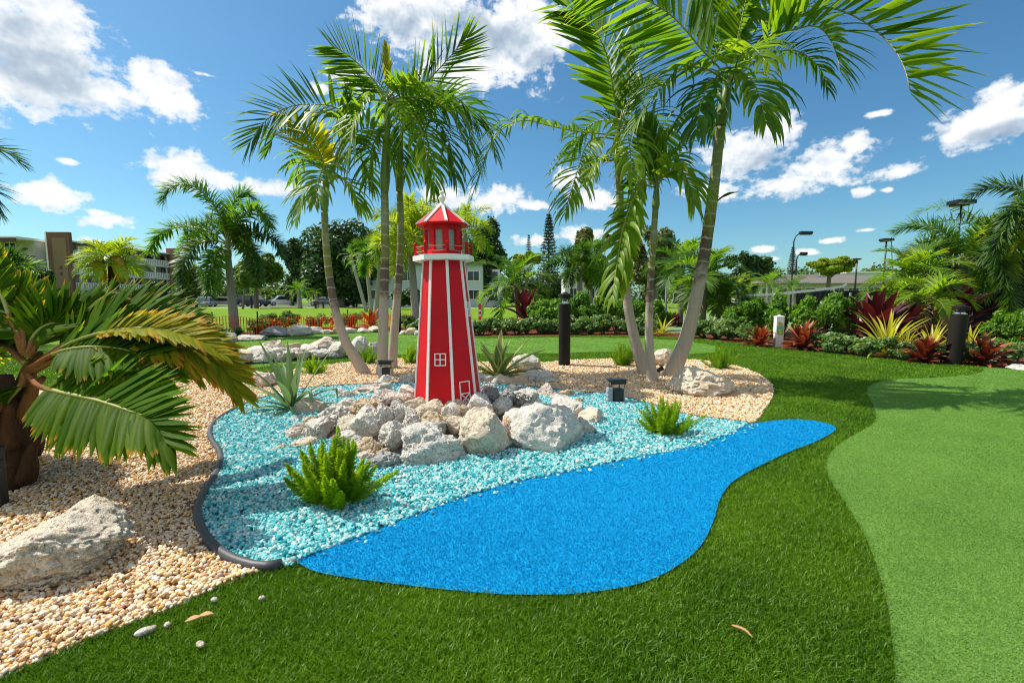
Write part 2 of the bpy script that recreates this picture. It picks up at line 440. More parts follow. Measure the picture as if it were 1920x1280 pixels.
def green_mat(name, stops, scale, rough=0.95, bump=0.7, bscale=260, bdist=0.008, patch=None, spec=0.05):
    m, nt, out = new_mat(name); t = NT(nt)
    co = t.objco()
    f = t.math('ADD', t.math('MULTIPLY', t.noise(scale, 3, 0.75, co), 0.62), t.math('MULTIPLY', t.noise(38, 3, 0.6, co), 0.38))
    c = t.ramp(f, stops)
    c = t.mix(t.math('MULTIPLY', t.ramp(t.noise(patch[0], 3, 0.55, co), [(0.35, (0, 0, 0)), (0.7, (1, 1, 1))]), patch[2]), c, patch[1])
    mp = t.n('Mapping'); t.set(mp.inputs[0], co); mp.inputs['Rotation'].default_value = (0, 0, 0.5); mp.inputs['Scale'].default_value = (0.7, 5.0, 1.0)
    c = t.mix(t.math('MULTIPLY', t.ramp(t.noise(1.0, 2, 0.5, mp.outputs[0]), [(0.42, (0, 0, 0)), (0.62, (1, 1, 1))]), 0.16), c, (0.05, 0.12, 0.03))
    nt.links.new(t.bsdf(c, rough, spec, t.bump(t.noise(bscale, 3, 0.75, co), bump, bdist), Sheen_Weight=0.2, Sheen_Roughness=0.3, Sheen_Tint=(0.75, 1.0, 0.35, 1.0)), out.inputs[0])
    return m
m_lawn = ground_mat('lawn', [(0.3, (0.075, 0.165, 0.005)), (0.5, (0.12, 0.225, 0.008)), (0.72, (0.175, 0.28, 0.018))], 2.2, bump=0.8, bscale=30, bdist=0.05, patch=(0.12, (0.17, 0.26, 0.02), 0.6))
m_turf = ground_mat('artificial turf base', [(0.3, (0.05, 0.115, 0.005)), (0.7, (0.09, 0.18, 0.009))], 60, bump=0.8, bscale=160)
m_green = green_mat('putting green pile', [(0.36, (0.05, 0.13, 0.016)), (0.5, (0.105, 0.21, 0.035)), (0.64, (0.17, 0.29, 0.065))], 190, bump=0.7, bscale=260, bdist=0.008, patch=(0.8, (0.065, 0.135, 0.016), 0.45))
m_blue = ground_mat('blue turf base', [(0.3, (0.002, 0.22, 0.45)), (0.7, (0.003, 0.29, 0.57))], 150, bump=0.6, bscale=220, bdist=0.008)
m_gravel = ground_mat('gravel bed', [(0.3, (0.22, 0.13, 0.06)), (0.5, (0.42, 0.27, 0.14)), (0.7, (0.55, 0.40, 0.24))], 70, bump=0.9, bscale=70, bdist=0.02)
m_glassbase = ground_mat('aqua glass bed', [(0.3, (0.01, 0.16, 0.20)), (0.5, (0.05, 0.33, 0.37)), (0.7, (0.22, 0.52, 0.53))], 70, bump=0.9, bscale=70, bdist=0.02)
m_mulch = ground_mat('red brown mulch', [(0.3, (0.045, 0.015, 0.008)), (0.6, (0.17, 0.055, 0.025)), (0.8, (0.26, 0.10, 0.05))], 22, bump=1.0, bscale=40, bdist=0.03)
m_soil = ground_mat('dark rubble', [(0.3, (0.10, 0.085, 0.07)), (0.7, (0.30, 0.26, 0.21))], 14, bump=1.0, bscale=30, bdist=0.03)  # dark gravel and soil colour of the mound
m_path = ground_mat('concrete path', [(0.3, (0.30, 0.275, 0.25)), (0.7, (0.40, 0.375, 0.34))], 1.5, bump=0.2)
m_asphalt = ground_mat('car park asphalt', [(0.3, (0.13, 0.125, 0.12)), (0.7, (0.19, 0.18, 0.17))], 0.8, bump=0.2)
m_court = ground_mat('court surface', [(0.3, (0.12, 0.21, 0.10)), (0.7, (0.16, 0.26, 0.13))], 0.8, bump=0.1)

# one sheet to the horizon
N = 24
gv = []; gf = []
for i, r in enumerate([0.0, 4, 10, 25, 60, 120, 250, 500, 900]):
    for k in range(N):
        a = 2 * PI * k / N
        gv.append((r * math.cos(a), 10 + r * math.sin(a), -0.012))
for i in range(8):
    for k in range(N):
        gf.append((i * N + k, (i + 1) * N + k, (i + 1) * N + (k + 1) % N, i * N + (k + 1) % N))
tag(mk('lawn_ground', gv, gf, m_lawn, smooth=False), kind='structure')

# outlines (photo pixels on the ground plane)
GLASS_LINE = [(555, 1058), (620, 1032), (690, 1005), (760, 978), (830, 951), (900, 927), (980, 905), (1060, 889), (1140, 872), (1220, 856), (1300, 840), (1360, 820), (1405, 797)]
BLUE_LOW = [(1480, 789), (1535, 793), (1567, 806), (1530, 830), (1480, 850), (1418, 880), (1372, 908), (1350, 940), (1336, 985), (1312, 1030), (1270, 1066), (1210, 1096), (1130, 1113), (1050, 1120), (950, 1120), (850, 1112), (750, 1101), (650, 1088), (590, 1076)]
EDGE_L = [(528, 1066), (500, 1071), (465, 1066), (425, 1050), (392, 1022), (375, 988), (372, 960), (384, 930), (402, 900), (414, 870), (411, 850), (398, 830), (394, 812), (405, 793), (435, 773), (485, 752), (545, 736), (620, 727), (720, 722), (850, 720), (960, 725), (1075, 737), (1130, 741), (1165, 747), (1215, 760), (1260, 775), (1310, 785), (1360, 791), (1403, 797)]
TURF_FRONT = [(-260, 1400), (20, 1268), (133, 1217), (233, 1177), (333, 1140), (417, 1100), (473, 1079), (500, 1071)]
GRAVEL = TURF_FRONT + [(560, 1000), (800, 900), (1100, 850), (1300, 820), (1406, 797), (1430, 775), (1446, 750), (1450, 728), (1430, 708), (1390, 690), (1330, 679), (1270, 674), (1170, 674), (1080, 676), (1000, 682), (900, 680), (770, 674), (720, 675), (650, 681), (600, 688), (530, 697), (450, 707), (330, 716), (150, 728), (0, 742), (-300, 770), (-800, 900), (-800, 1300)]
GREEN_R = [(1847, 690), (1830, 702), (1755, 709), (1680, 712), (1642, 719), (1626, 731), (1631, 750), (1642, 775), (1638, 795), (1605, 815), (1567, 840), (1551, 865), (1553, 895), (1575, 930), (1600, 970), (1625, 1015), (1645, 1070), (1664, 1140), (1671, 1190), (1680, 1280), (1690, 1400), (1900, 1430), (2500, 1300), (2600, 800), (2200, 705), (1920, 694)]
GREEN_F = [(385, 664), (403, 649), (433, 641), (493, 632), (567, 627), (647, 623), (708, 622.5), (790, 625), (890, 635), (1000, 634), (1130, 634), (1240, 637), (1305, 643), (1345, 651), (1347, 659), (1325, 663), (1280, 664.5), (1220, 662), (1130, 660.5), (1050, 663), (960, 663), (860, 664), (770, 665), (720, 666), (650, 671), (600, 677), (540, 684), (460, 692), (380, 700), (330, 690)]
TURF = [(-900, 1500), (-700, 1300), (-100, 1150), (300, 1000), (470, 880), (300, 780), (-100, 735), (-400, 730), (-300, 680), (200, 660), (400, 644), (433, 638), (493, 630), (567, 625), (647, 621.5), (708, 621), (790, 622), (890, 631), (1000, 629.5), (1130, 629), (1240, 631), (1330, 637), (1430, 649), (1530, 659), (1630, 669), (1730, 679), (1840, 688), (1925, 694), (2300, 712), (3200, 900), (3200, 1500)]
P_glassline = gpoly(GLASS_LINE, 60, closed=False)
P_edge = gpoly(EDGE_L, 170, closed=False)
P_bluelow = gpoly([GLASS_LINE[-1]] + BLUE_LOW + [GLASS_LINE[0]], 120, closed=False)
P_glass = np.vstack([P_edge, P_glassline[::-1][1:]])
P_blue = np.vstack([P_glassline, P_bluelow[1:-1]])
P_gravel = gpoly(GRAVEL, 260)
P_greenr = gpoly(GREEN_R, 200)
P_greenf = gpoly(GREEN_F, 200)
P_turf = gpoly(TURF, 240)
sheet('artificial_turf', P_turf, 0.0, m_turf)
sheet('gravel_bed', P_gravel, 0.005, m_gravel)
sheet('putting_green', P_greenr, 0.010, m_green)
sheet('putting_green', P_greenf, 0.010, m_green)
sheet('glass_bed', P_glass, 0.010, m_glassbase)
sheet('blue_turf', P_blue, 0.015, m_blue)
# planting bed behind the turf, path, car park, court
MULCH = [(860, 631), (1000, 629.5), (1130, 629), (1240, 631), (1330, 637), (1430, 649), (1530, 659), (1630, 669), (1730, 679), (1840, 688), (1925, 694), (2300, 712), (2400, 640), (1900, 622), (1600, 613), (1300, 608), (900, 610)]
P_mulch = np.array([G(*p)[:2] for p in MULCH])
sheet('planting_bed', P_mulch, -0.004, m_mulch)
MULCH2 = [(200, 660), (400, 644), (433, 638), (493, 630), (567, 625), (647, 621.5), (708, 621), (790, 622), (850, 630), (860, 616), (700, 611), (560, 614), (430, 624), (250, 640)]
sheet('planting_bed', np.array([G(*p)[:2] for p in MULCH2]), -0.004, m_mulch)
sheet('garden_path', np.array([(-40, 57), (-5, 56), (2, 56.5), (2, 59.5), (-5, 59), (-40, 60)]), -0.006, m_path)
sheet('car_park', np.array([(-75, 64), (-14, 64), (-14, 84), (-75, 84)]), -0.004, m_asphalt)
sheet('sports_court', np.array([(5.5, 15.5), (16, 15.5), (16, 34), (5.5, 34)]), -0.003, m_court)
sheet('paved_walk', np.array([G(1590, 606)[:2], G(1720, 606)[:2], G(1722, 596)[:2], G(1600, 596)[:2]]), -0.002, simple('pinkish paving', (0.42, 0.31, 0.27), 0.85, 0.2, var=0.15, scale=3))

# ------------------------------------------------------------------ loose material: pebbles, glass, blades
def sample_ring(poly, dens, excl=(), zones=None):
    """random points inside poly; dens(distance) points per square metre"""
    lo, hi = poly.min(0), poly.max(0)
    lo = np.maximum(lo, [-14, 0.8]); hi = np.minimum(hi, [16, 17])
    out = []
    edges = [0.8 * 1.13 ** k for k in range(26)]
    for a, b in zip(edges[:-1], edges[1:]):
        y0, y1 = max(a, lo[1]), min(b, hi[1])
        if y1 <= y0: continue
        half = b * 1.22 + 0.95
        x0, x1 = max(lo[0], -half), min(hi[0], half)
        if x1 <= x0: continue
        n = int((x1 - x0) * (y1 - y0) * dens((a + b) / 2))
        P = np.c_[rng.uniform(x0, x1, n), rng.uniform(y0, y1, n)]
        keep = np.abs(P[:, 0]) < P[:, 1] * 1.2 + 0.9
        P = P[keep]
        P = P[inside(poly, P)]
        for e in excl: P = P[~inside(e, P)]
        out.append(P)
    return np.vstack(out)

def blades(name, P, h, w, mat, lean=0.5, hv=0.35):
    n = len(P)
    d = np.hypot(P[:, 0], P[:, 1])
    H = h * rng.uniform(1 - hv, 1 + hv, n)
    W = w * np.maximum(1.0, d / 2.6) * rng.uniform(0.7, 1.3, n)
    a = rng.uniform(0, 2 * PI, n); b = rng.uniform(0, 2 * PI, n)
    L = H * lean * rng.uniform(0.1, 1.3, n)
    ca, sa = np.cos(a) * W / 2, np.sin(a) * W / 2
    cb, sb = np.cos(b) * L, np.sin(b) * L
    z0 = np.zeros(n)
    V = np.empty((n, 5, 3), np.float32)
    V[:, 0] = np.c_[P[:, 0] - ca, P[:, 1] - sa, z0]
    V[:, 1] = np.c_[P[:, 0] + ca, P[:, 1] + sa, z0]
    V[:, 2] = np.c_[P[:, 0] + ca * 0.8 + cb * 0.35, P[:, 1] + sa * 0.8 + sb * 0.35, H * 0.62]
    V[:, 3] = np.c_[P[:, 0] - ca * 0.8 + cb * 0.35, P[:, 1] - sa * 0.8 + sb * 0.35, H * 0.62]
    V[:, 4] = np.c_[P[:, 0] + cb, P[:, 1] + sb, H]
    base = (np.arange(n) * 5)[:, None]
    F = np.concatenate([base + np.array([[0, 1, 2]]), base + np.array([[0, 2, 3]]), base + np.array([[3, 2, 4]])])
    x, y = P[:, 0], P[:, 1]
    low = np.sin(3.1 * x + 1.7 * y) + np.sin(-2.3 * x + 4.1 * y + 1) + np.sin(7.3 * x + 5.1 * y + 2) + np.sin(-9 * x + 11 * y)
    rn = np.repeat(np.clip(rng.uniform(0, 1, n) * 0.72 + 0.14 + low * 0.075, 0, 1), 5)
    tt = np.tile([0, 0, 0.6, 0.6, 1.0], n)
    return mk(name, V.reshape(-1, 3), F, mat, None, False, {'rnd': rn, 't': tt})

Pt = sample_ring(P_turf, lambda d: min(46000, 105000 / d ** 1.8), (P_gravel, P_greenr, P_greenf, P_blue, P_glass))
tag(blades('turf_grass', Pt, 0.022, 0.0030, M['grass'], 1.0), 'deep green artificial grass pile around the beds and greens', 'grass', None, 'stuff')
Pb = sample_ring(P_blue, lambda d: min(42000, 105000 / d ** 1.4))
o = blades('blue_grass', Pb, 0.010, 0.0028, M['bluegrass'], 0.9)
o.location.z = 0.013
tag(o, 'bright blue artificial turf pile shaped like a stream', 'turf', None, 'stuff')
M['greenpile'] = leaf_mat('putting green pile blade', (0.115, 0.25, 0.040), (0.245, 0.41, 0.095), None, 0.5, 0.45, 0.4, tcol=(0.95, 0.95, 0.6))
Pg = sample_ring(P_greenr, lambda d: min(36000, 95000 / d ** 1.6))
o = blades('green_pile', Pg, 0.007, 0.0034, M['greenpile'], 1.0)
o.location.z = 0.009
tag(o, 'short light green pile of the putting surface', 'turf', None, 'stuff')
Pg = sample_ring(P_greenf, lambda d: 2600)
o = blades('green_pile', Pg, 0.011, 0.0036, M['greenpile'], 2.2)
o.location.z = 0.009
tag(o, 'short light green pile of the far putting surface', 'turf', None, 'stuff')

def ico_unit(sub):
    bm = bmesh.new(); bmesh.ops.create_icosphere(bm, subdivisions=sub, radius=1.0)
    V = np.array([v.co[:] for v in bm.verts]); F = np.array([[v.index for v in f.verts] for f in bm.faces])
    bm.free(); return V, F

def grains(name, P, size, mat, cols, flat=0.6, z=0.0, smooth=True, angular=0.0, pile=0.012, sub=1):
    """many little stones in one mesh"""
    n = len(P)
    V0, F0 = ico_unit(sub); nv = len(V0)
    d = np.hypot(P[:, 0], P[:, 1])
    S = size * rng.lognormal(0, 0.22, n) * np.maximum(1.0, (d / 4.0) ** 0.5)
    sc = np.c_[S * rng.uniform(0.85, 1.35, n), S * rng.uniform(0.7, 1.0, n), S * flat * rng.uniform(0.75, 1.2, n)]
    shp = V0[None] * (1 + angular * rng.normal(0, 1, (n, nv, 1))) * sc[:, None, :]
    a = rng.uniform(0, 2 * PI, n); b = rng.normal(0, 0.45, n); c = rng.normal(0, 0.45, n)
    ca, sa, cb, sb, cc, sc_ = np.cos(a), np.sin(a), np.cos(b), np.sin(b), np.cos(c), np.sin(c)
    x, y, zz = shp[..., 0], shp[..., 1], shp[..., 2]
    y, zz = y * cb[:, None] - zz * sb[:, None], y * sb[:, None] + zz * cb[:, None]
    x, zz = x * cc[:, None] + zz * sc_[:, None], -x * sc_[:, None] + zz * cc[:, None]
    x, y = x * ca[:, None] - y * sa[:, None], x * sa[:, None] + y * ca[:, None]
    Z = z + rng.uniform(0.2, 1.0, n) * pile
    V = np.stack([x + P[:, 0:1], y + P[:, 1:2], zz + Z[:, None]], -1).reshape(-1, 3)
    F = (F0[None] + (np.arange(n) * nv)[:, None, None]).reshape(-1, 3)
    ci = rng.choice(len(cols), n, p=np.array([q[1] for q in cols]) / sum(q[1] for q in cols))
    C = np.array([q[0] for q in cols])[ci] * rng.uniform(0.82, 1.12, (n, 1))
    C = np.c_[np.clip(C, 0, 1), np.ones(n)]
    return mk(name, V, F, mat, None, smooth, None, cols=np.repeat(C, nv, 0))

def tint_mat(name, rough, spec, bump=0.0, trans=0.0, mottled=0.0, transl=0.0):
    m, nt, out = new_mat(name); t = NT(nt)
    c = t.attr('tint', 'Color')
    if mottled: c = t.mix(t.math('MULTIPLY', t.noise(220, 3, 0.6, t.objco()), mottled), c, (0.40, 0.22, 0.10))
    b = t.bsdf(c, rough, spec, t.bump(t.noise(300, 2, 0.5, t.objco()), bump, 0.003) if bump else None)
    if transl:
        tr = t.n('BsdfTranslucent'); t.set(tr.inputs[0], c)
        mx = t.n('MixShader'); mx.inputs[0].default_value = transl
        nt.links.new(b, mx.inputs[1]); nt.links.new(tr.outputs[0], mx.inputs[2]); b = mx.outputs[0]
    nt.links.new(b, out.inputs[0])
    return m
M['pebble'] = tint_mat('river pebble', 0.7, 0.25, 0.25, mottled=0.35)
M['glasschip'] = tint_mat('tumbled aqua glass', 0.06, 0.85, 0.0, transl=0.32)
PEB = [((0.85, 0.61, 0.36), 5), ((0.87, 0.71, 0.51), 5), ((0.79, 0.50, 0.23), 3.8), ((0.87, 0.78, 0.65), 3.2), ((0.52, 0.29, 0.15), 0.9), ((0.42, 0.36, 0.31), 0.6), ((0.66, 0.38, 0.10), 1.5)]
Pp = sample_ring(P_gravel, lambda d: min(7600, 15000 / d ** 1.05), (P_glass, P_blue))
k = rng.integers(0, len(P_edge), 90); kk = rng.integers(0, len(P_glassline), 130)
cen = P_glass.mean(0); inw = (cen - P_edge[k]) / np.linalg.norm(cen - P_edge[k], axis=1)[:, None]
Pp = np.vstack([Pp, P_edge[k] + inw * rng.uniform(0.03, 0.16, (90, 1)) ** 1.2])
strayglass = P_glassline[kk] + np.c_[rng.uniform(-0.05, 0.09, 130), -rng.uniform(0.0, 0.05, 130)]
tag(grains('pebble_gravel', Pp, 0.0094, M['pebble'], PEB, 0.62, 0.004, pile=0.020), 'honey coloured pebble gravel filling the palm bed', 'gravel', None, 'stuff')
GLS = [((0.11, 0.58, 0.61), 4.5), ((0.27, 0.74, 0.76), 5), ((0.50, 0.84, 0.83), 4.8), ((0.74, 0.88, 0.86), 3.0), ((0.03, 0.40, 0.48), 2.2), ((0.84, 0.86, 0.80), 1.0), ((0.55, 0.40, 0.32), 0.06)]
Pc = sample_ring(P_glass, lambda d: min(10500, 20500 / d ** 0.95))
Pc = np.vstack([Pc, strayglass])
tag(grains('aqua_glass', Pc, 0.0096, M['glasschip'], GLS, 0.62, 0.008, smooth=False, angular=0.16, pile=0.022), 'turquoise tumbled glass chips filling the pond shape', 'glass chips', None, 'stuff')

# edging strip between gravel and glass
path = np.c_[P_edge, np.full(len(P_edge), 0.022)]
MBx = MB(); MBx.tube(path, np.interp(np.arange(len(path)), [0, 20, 60, len(path)], [0.023, 0.023, 0.018, 0.014]), 10); 
tag(MBx.build('garden_edging', M['pipe'], smooth=True), 'dark grey rounded edging strip curving between gravel and turquoise glass', 'edging')

# stray pebbles on the turf
V0, F0 = ico_unit(2)
for i, (x, y, s, sx, c, lab) in enumerate([
        (402, 1127, 0.016, 1.0, 'r_white', 'small round white pebble on the turf near the gravel edge'),
        (491, 1124, 0.015, 1.0, 'r_cream', 'small pale pebble on the turf near the tip of the edging strip'),
        (269, 1187, 0.022, 1.5, 'r_white', 'long white pebble touching a round one on the turf'),
        (286, 1181, 0.018, 1.0, 'r_cream', 'round cream pebble touching a long white one on the turf'),
        (314, 1174, 0.016, 1.1, 'r_cream', 'cream pebble lying alone between white pebbles and a tan leaf'),
        (376, 1211, 0.018, 1.4, 'r_cream', 'oblong cream pebble on the turf, lowest of the stray pebbles')]):
    p = G(x, y, 0.02)
    o = mk('pebble', V0 * 0.8 * np.array([s * sx, s * 0.8, s * 0.6]), F0, M[c], loc=p + np.array([0, 0, 0.008]))
    o.rotation_euler = (0.2, 0.1, 0.5 * i)
    tag(o, lab, 'pebble', 'stray pebbles on the turf')
p = G(372, 1158, 0.035)
mb = MB()
for k, (dx, dy, an) in enumerate([(-0.012, -0.008, 0.6), (0.018, 0.012, 0.3)]):
    L = 0.05; pts = [(t_ * L - L / 2, 0.012 * math.sin(PI * t_) * sg, 0.006 * math.sin(3 * t_)) for sg in (1, -1) for t_ in (np.linspace(0, 1, 7) if sg == 1 else np.linspace(1, 0, 7)[1:-1])]
    ca, sa = math.cos(an), math.sin(an)
    top = [(x * ca - y * sa + dx, x * sa + y * ca + dy, z + 0.003) for x, y, z in pts]
    bot = [(a, b, c - 0.004) for a, b, c in top]
    n = len(top)
    mb.add(top + bot, [tuple(range(n)), tuple(range(2 * n - 1, n - 1, -1))] + [(i, n + i, n + (i + 1) % n, (i + 1) % n) for i in range(n)])
tag(mb.build('dry_leaf', simple('dry tan leaf', (0.45, 0.27, 0.12), 0.7, 0.2, var=0.2), loc=p), 'dry tan leaf piece lying on the turf among stray pebbles', 'leaf')
p = G(1396, 1183, 0.035)
mb = MB(); mb.tube(spline([(-0.028, 0.03, 0), (0, 0.0, 0.006), (0.012, -0.03, 0.002)], 8), [0.002, 0.004, 0.005, 0.005, 0.005, 0.004, 0.003, 0.002], 6)
tag(mb.build('twig', simple('dry twig', (0.40, 0.22, 0.10), 0.8, 0.2), loc=p, smooth=True), 'short dry brown twig lying on the turf beside the putting green', 'twig')
# ================================================================== LIGHTHOUSE
LHY = 4.05
LZ0 = 0.235; LZ1 = 1.475           # tower foot and gallery height
pc = D(841, 757, LHY); LX = pc[0]
lh = empty('lighthouse', (LX, LHY, LZ0), 'red wooden garden lighthouse with white trim standing on the pile of rocks', 'lighthouse')
lh.rotation_euler = (0, R(-1.1), 0)
ANG = [R(-74 + 45 * k) for k in range(8)]
def octp(r, a, z): return np.array([r * math.sin(a), -r * math.cos(a), z])
def octlathe(prof, mi=0):
    mb = MB()
    mb.lathe(prof, n=8, rot0=ANG[0])
    return mb
H = LZ1 - LZ0
RB, RT = 0.300, 0.180
octlathe([(RB, 0.0), (RT, H)]).build('tower', M['red'], lh)
for a in ANG:
    mb = MB(); mb.bar(octp(RB + 0.001, a, 0.0), octp(RT + 0.001, a, H - 0.002), 0.023, 0.012, up=octp(1, a, 0))
    mb.build('corner_trim', M['white'], lh)
octlathe([(0.25, H), (0.268, H + 0.002), (0.268, H + 0.045), (0.25, H + 0.047)]).build('gallery_deck', M['white'], lh)
ZD = H + 0.047
# lantern room: solid red base, corner posts, header, glass
octlathe([(0.158, ZD), (0.158, ZD + 0.045)]).build('lantern_base', M['red'], lh)
octlathe([(0.162, ZD + 0.215), (0.162, ZD + 0.258)]).build('lantern_header', M['red'], lh)
RL = 0.152
for k, a in enumerate(ANG):
    b = ANG[(k + 1) % 8]
    mb = MB(); mb.bar(octp(RL, a, ZD + 0.045), octp(RL, a, ZD + 0.215), 0.052, 0.022, up=octp(1, a, 0)); 
    for e, f in ((0.24, 0.30), (0.70, 0.76)): pass
    mb.build('lantern_post', M['red'], lh)
    p0 = octp(RL - 0.012, a, 0); p1 = octp(RL - 0.012, b, 0)
    c = (p0 + p1) / 2; c[2] = ZD + 0.13; am = (a + b) / 2 if b > a else (a + b) / 2 + PI
    mb = MB(); mb.box(c, (0.095, 0.008, 0.17), rot=am); mb.build('lantern_pane', M['frost'], lh)
octlathe([(0.228, ZD + 0.256), (0.231, ZD + 0.268), (0.033, ZD + 0.425)]).build('roof', M['red'], lh)
for a in ANG:
    mb = MB(); mb.bar(octp(0.232, a, ZD + 0.270), octp(0.034, a, ZD + 0.428), 0.022, 0.012, up=octp(1, a, 0.6)); mb.build('roof_rib', M['white'], lh)
mb = MB(); mb.lathe([(0.037, 0), (0.039, 0.010), (0.034, 0.022), (0.020, 0.032), (0.017, 0.046), (0.024, 0.058), (0.031, 0.072), (0.029, 0.084), (0.018, 0.098), (0.014, 0.108), (0.020, 0.116), (0.022, 0.126), (0.015, 0.134), (0.004, 0.137)], c=(0, 0, ZD + 0.42), n=24)
mb.build('finial', M['white'], lh, True)
for a in ANG:
    mb = MB(); mb.lathe([(0.014, 0), (0.014, 0.085), (0.017, 0.09), (0.015, 0.104), (0.004, 0.11)], c=octp(0.243, a, ZD), n=10)
    mb.build('rail_post', M['red'], lh, True)
for hz in (0.035, 0.075):
    for k, a in enumerate(ANG):
        b = ANG[(k + 1) % 8]
        p0, p1 = octp(0.243, a, ZD + hz), octp(0.243, b, ZD + hz)
        mid = (p0 + p1) / 2 - np.array([0, 0, 0.008])
        mb = MB(); mb.tube(spline([p0, mid, p1], 7), 0.0025, 5); mb.build('rail_rope', M['rope'], lh, True)

def on_face(k, w, z, out=0.004):
    """point on tower face k (between corners k, k+1): w metres sideways, z up"""
    r = RB + (RT - RB) * z / H
    a, b = octp(r, ANG[k], z), octp(r, ANG[(k + 1) % 8], z)
    e = (b - a) / np.linalg.norm(b - a)
    n = np.array([math.sin(ANG[k] + R(22.5)), -math.cos(ANG[k] + R(22.5)), 0.07])
    return (a + b) / 2 + e * w + n * out
def trim_window(k, w0, z0, ww, hh, name, door=False):
    mb = MB(); wd = 0.0085
    n = np.array([math.sin(ANG[k] + R(22.5)), -math.cos(ANG[k] + R(22.5)), 0.07])
    L = lambda x, y, x2, y2, o=0.004: mb.bar(on_face(k, w0 + x, z0 + y, o), on_face(k, w0 + x2, z0 + y2, o), wd, 0.006, up=n)
    h2 = ww / 2
    L(-h2, 0, -h2, hh); L(h2, 0, h2, hh)
    L(-h2 - wd / 2, hh, h2 + wd / 2, hh, 0.0052)
    if door:
        L(-h2, hh * 0.46, h2, hh * 0.46, 0.0052)
        L(-h2, 0.004, h2, hh * 0.46, 0.0061); L(-h2, hh * 0.46, h2, 0.004, 0.0068)
        L(-h2 - wd / 2, 0.0, h2 + wd / 2, 0.0, 0.0052)
    else:
        L(-h2 - wd / 2, 0, h2 + wd / 2, 0, 0.0052)
        L(0, 0, 0, hh, 0.0058); L(-h2, hh / 2, h2, hh / 2, 0.0064)
    return mb.build(name, M['white'], lh)
trim_window(1, 0.005, 0.355, 0.092, 0.098, 'window')
trim_window(2, 0.008, 0.02, 0.094, 0.185, 'door', True)
trim_window(3, -0.01, 0.76, 0.085, 0.12, 'window')

# ================================================================== ROCKS
def rock_mesh(seed, dims, sub=4, cuts=9, rough=0.16, knob=0.0):
    V, F = ico_unit(sub)
    rs = np.random.default_rng(seed)
    P = V.copy()
    for _ in range(cuts):                       # broken flat faces
        n = rs.normal(size=3); n /= np.linalg.norm(n)
        d = rs.uniform(0.55, 0.85)
        k = P @ n - d
        m = k > 0
        P[m] -= (k[m] * rs.uniform(0.8, 0.97))[:, None] * n
    off = rs.uniform(-50, 50, 3)
    for i in range(len(P)):
        q = Vector(P[i]) * 1.3 + Vector(off)
        a = mnoise.fractal(q, 0.9, 2.1, 5)
        b = abs(mnoise.noise(Vector(P[i]) * 3.1 + Vector(off)))
        c = mnoise.fractal(Vector(P[i]) * 7 + Vector(off), 0.6, 2.1, 4)
        pit = max(0.0, mnoise.noise(Vector(P[i]) * 11 - Vector(off)) - 0.12)
        P[i] *= 1 + rough * a - rough * 0.6 * b + rough * 0.36 * c - rough * 0.9 * pit + knob * max(0, mnoise.noise(Vector(P[i]) * 1.6 - Vector(off)))
    ext = (P.max(0) - P.min(0)) / 2
    P = (P - (P.max(0) + P.min(0)) / 2) / ext * np.asarray(dims)
    return P, F

def rock(px, py, w, h, matk, label, Y=None, group=None, rot=0.0, depth=1.0, sub=4, sink=0.1, seed=None, rough=0.16, cat='rock', name='rock', cuts=9, knob=0.0, mound=None, tilt=0.0):
    """a stone seen at (px,py) with that seen width and height; Y = its distance, else it rests on the ground"""
    if mound is not None:
        Y = mound(px, py)
    if Y is None:
        Yb = G(px, py + h * 0.42)[1]
        Y = Yb + px2m(w, Yb) * 0.22
    rx = px2m(w, Y) / 2; rz = px2m(h, Y) / 2 * 1.08; ry = (rx * 0.6 + rz * 0.5) * depth
    c = D(px, py, Y)
    V, F = rock_mesh(seed if seed is not None else int(px * 7 + py * 13), (rx * 1.04, ry, rz), sub, cuts, rough, knob)
    ca, sa = math.cos(tilt), math.sin(tilt)
    V = np.c_[V[:, 0] * ca - V[:, 2] * sa, V[:, 1], V[:, 0] * sa + V[:, 2] * ca]
    o = mk(name, V, F, M[matk], None, True, loc=c)
    try: o.data.set_sharp_from_angle(angle=R(38))
    except Exception: pass
    o.rotation_euler[2] = rot
    return tag(o, label, cat, group)

MC = np.array([D(835, 800, 4.1)[0], 4.15])
def mound_z(x, y):
    r = math.hypot((x - MC[0]) / 1.30, (y - MC[1]) / 1.12)
    return 0.30 * max(0.0, 1 - r ** 1.7)
def mound_hit(px, py):
    d = ray(px, py)
    for Y in np.arange(2.6, 6.5, 0.02):
        k = Y / d[1]
        if CAMZ + d[2] * k <= mound_z(d[0] * k, Y) + 0.015: return Y + 0.03
    return 6.5
# rubble core under the stones
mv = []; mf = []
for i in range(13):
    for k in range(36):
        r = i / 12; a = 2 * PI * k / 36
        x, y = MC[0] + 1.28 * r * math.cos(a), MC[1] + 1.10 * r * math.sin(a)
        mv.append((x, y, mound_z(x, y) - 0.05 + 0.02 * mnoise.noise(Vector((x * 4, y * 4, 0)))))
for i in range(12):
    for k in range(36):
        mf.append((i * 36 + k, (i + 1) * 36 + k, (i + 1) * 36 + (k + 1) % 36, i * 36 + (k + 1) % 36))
tag(mk('rubble_ground', mv, mf, m_soil), kind='structure')

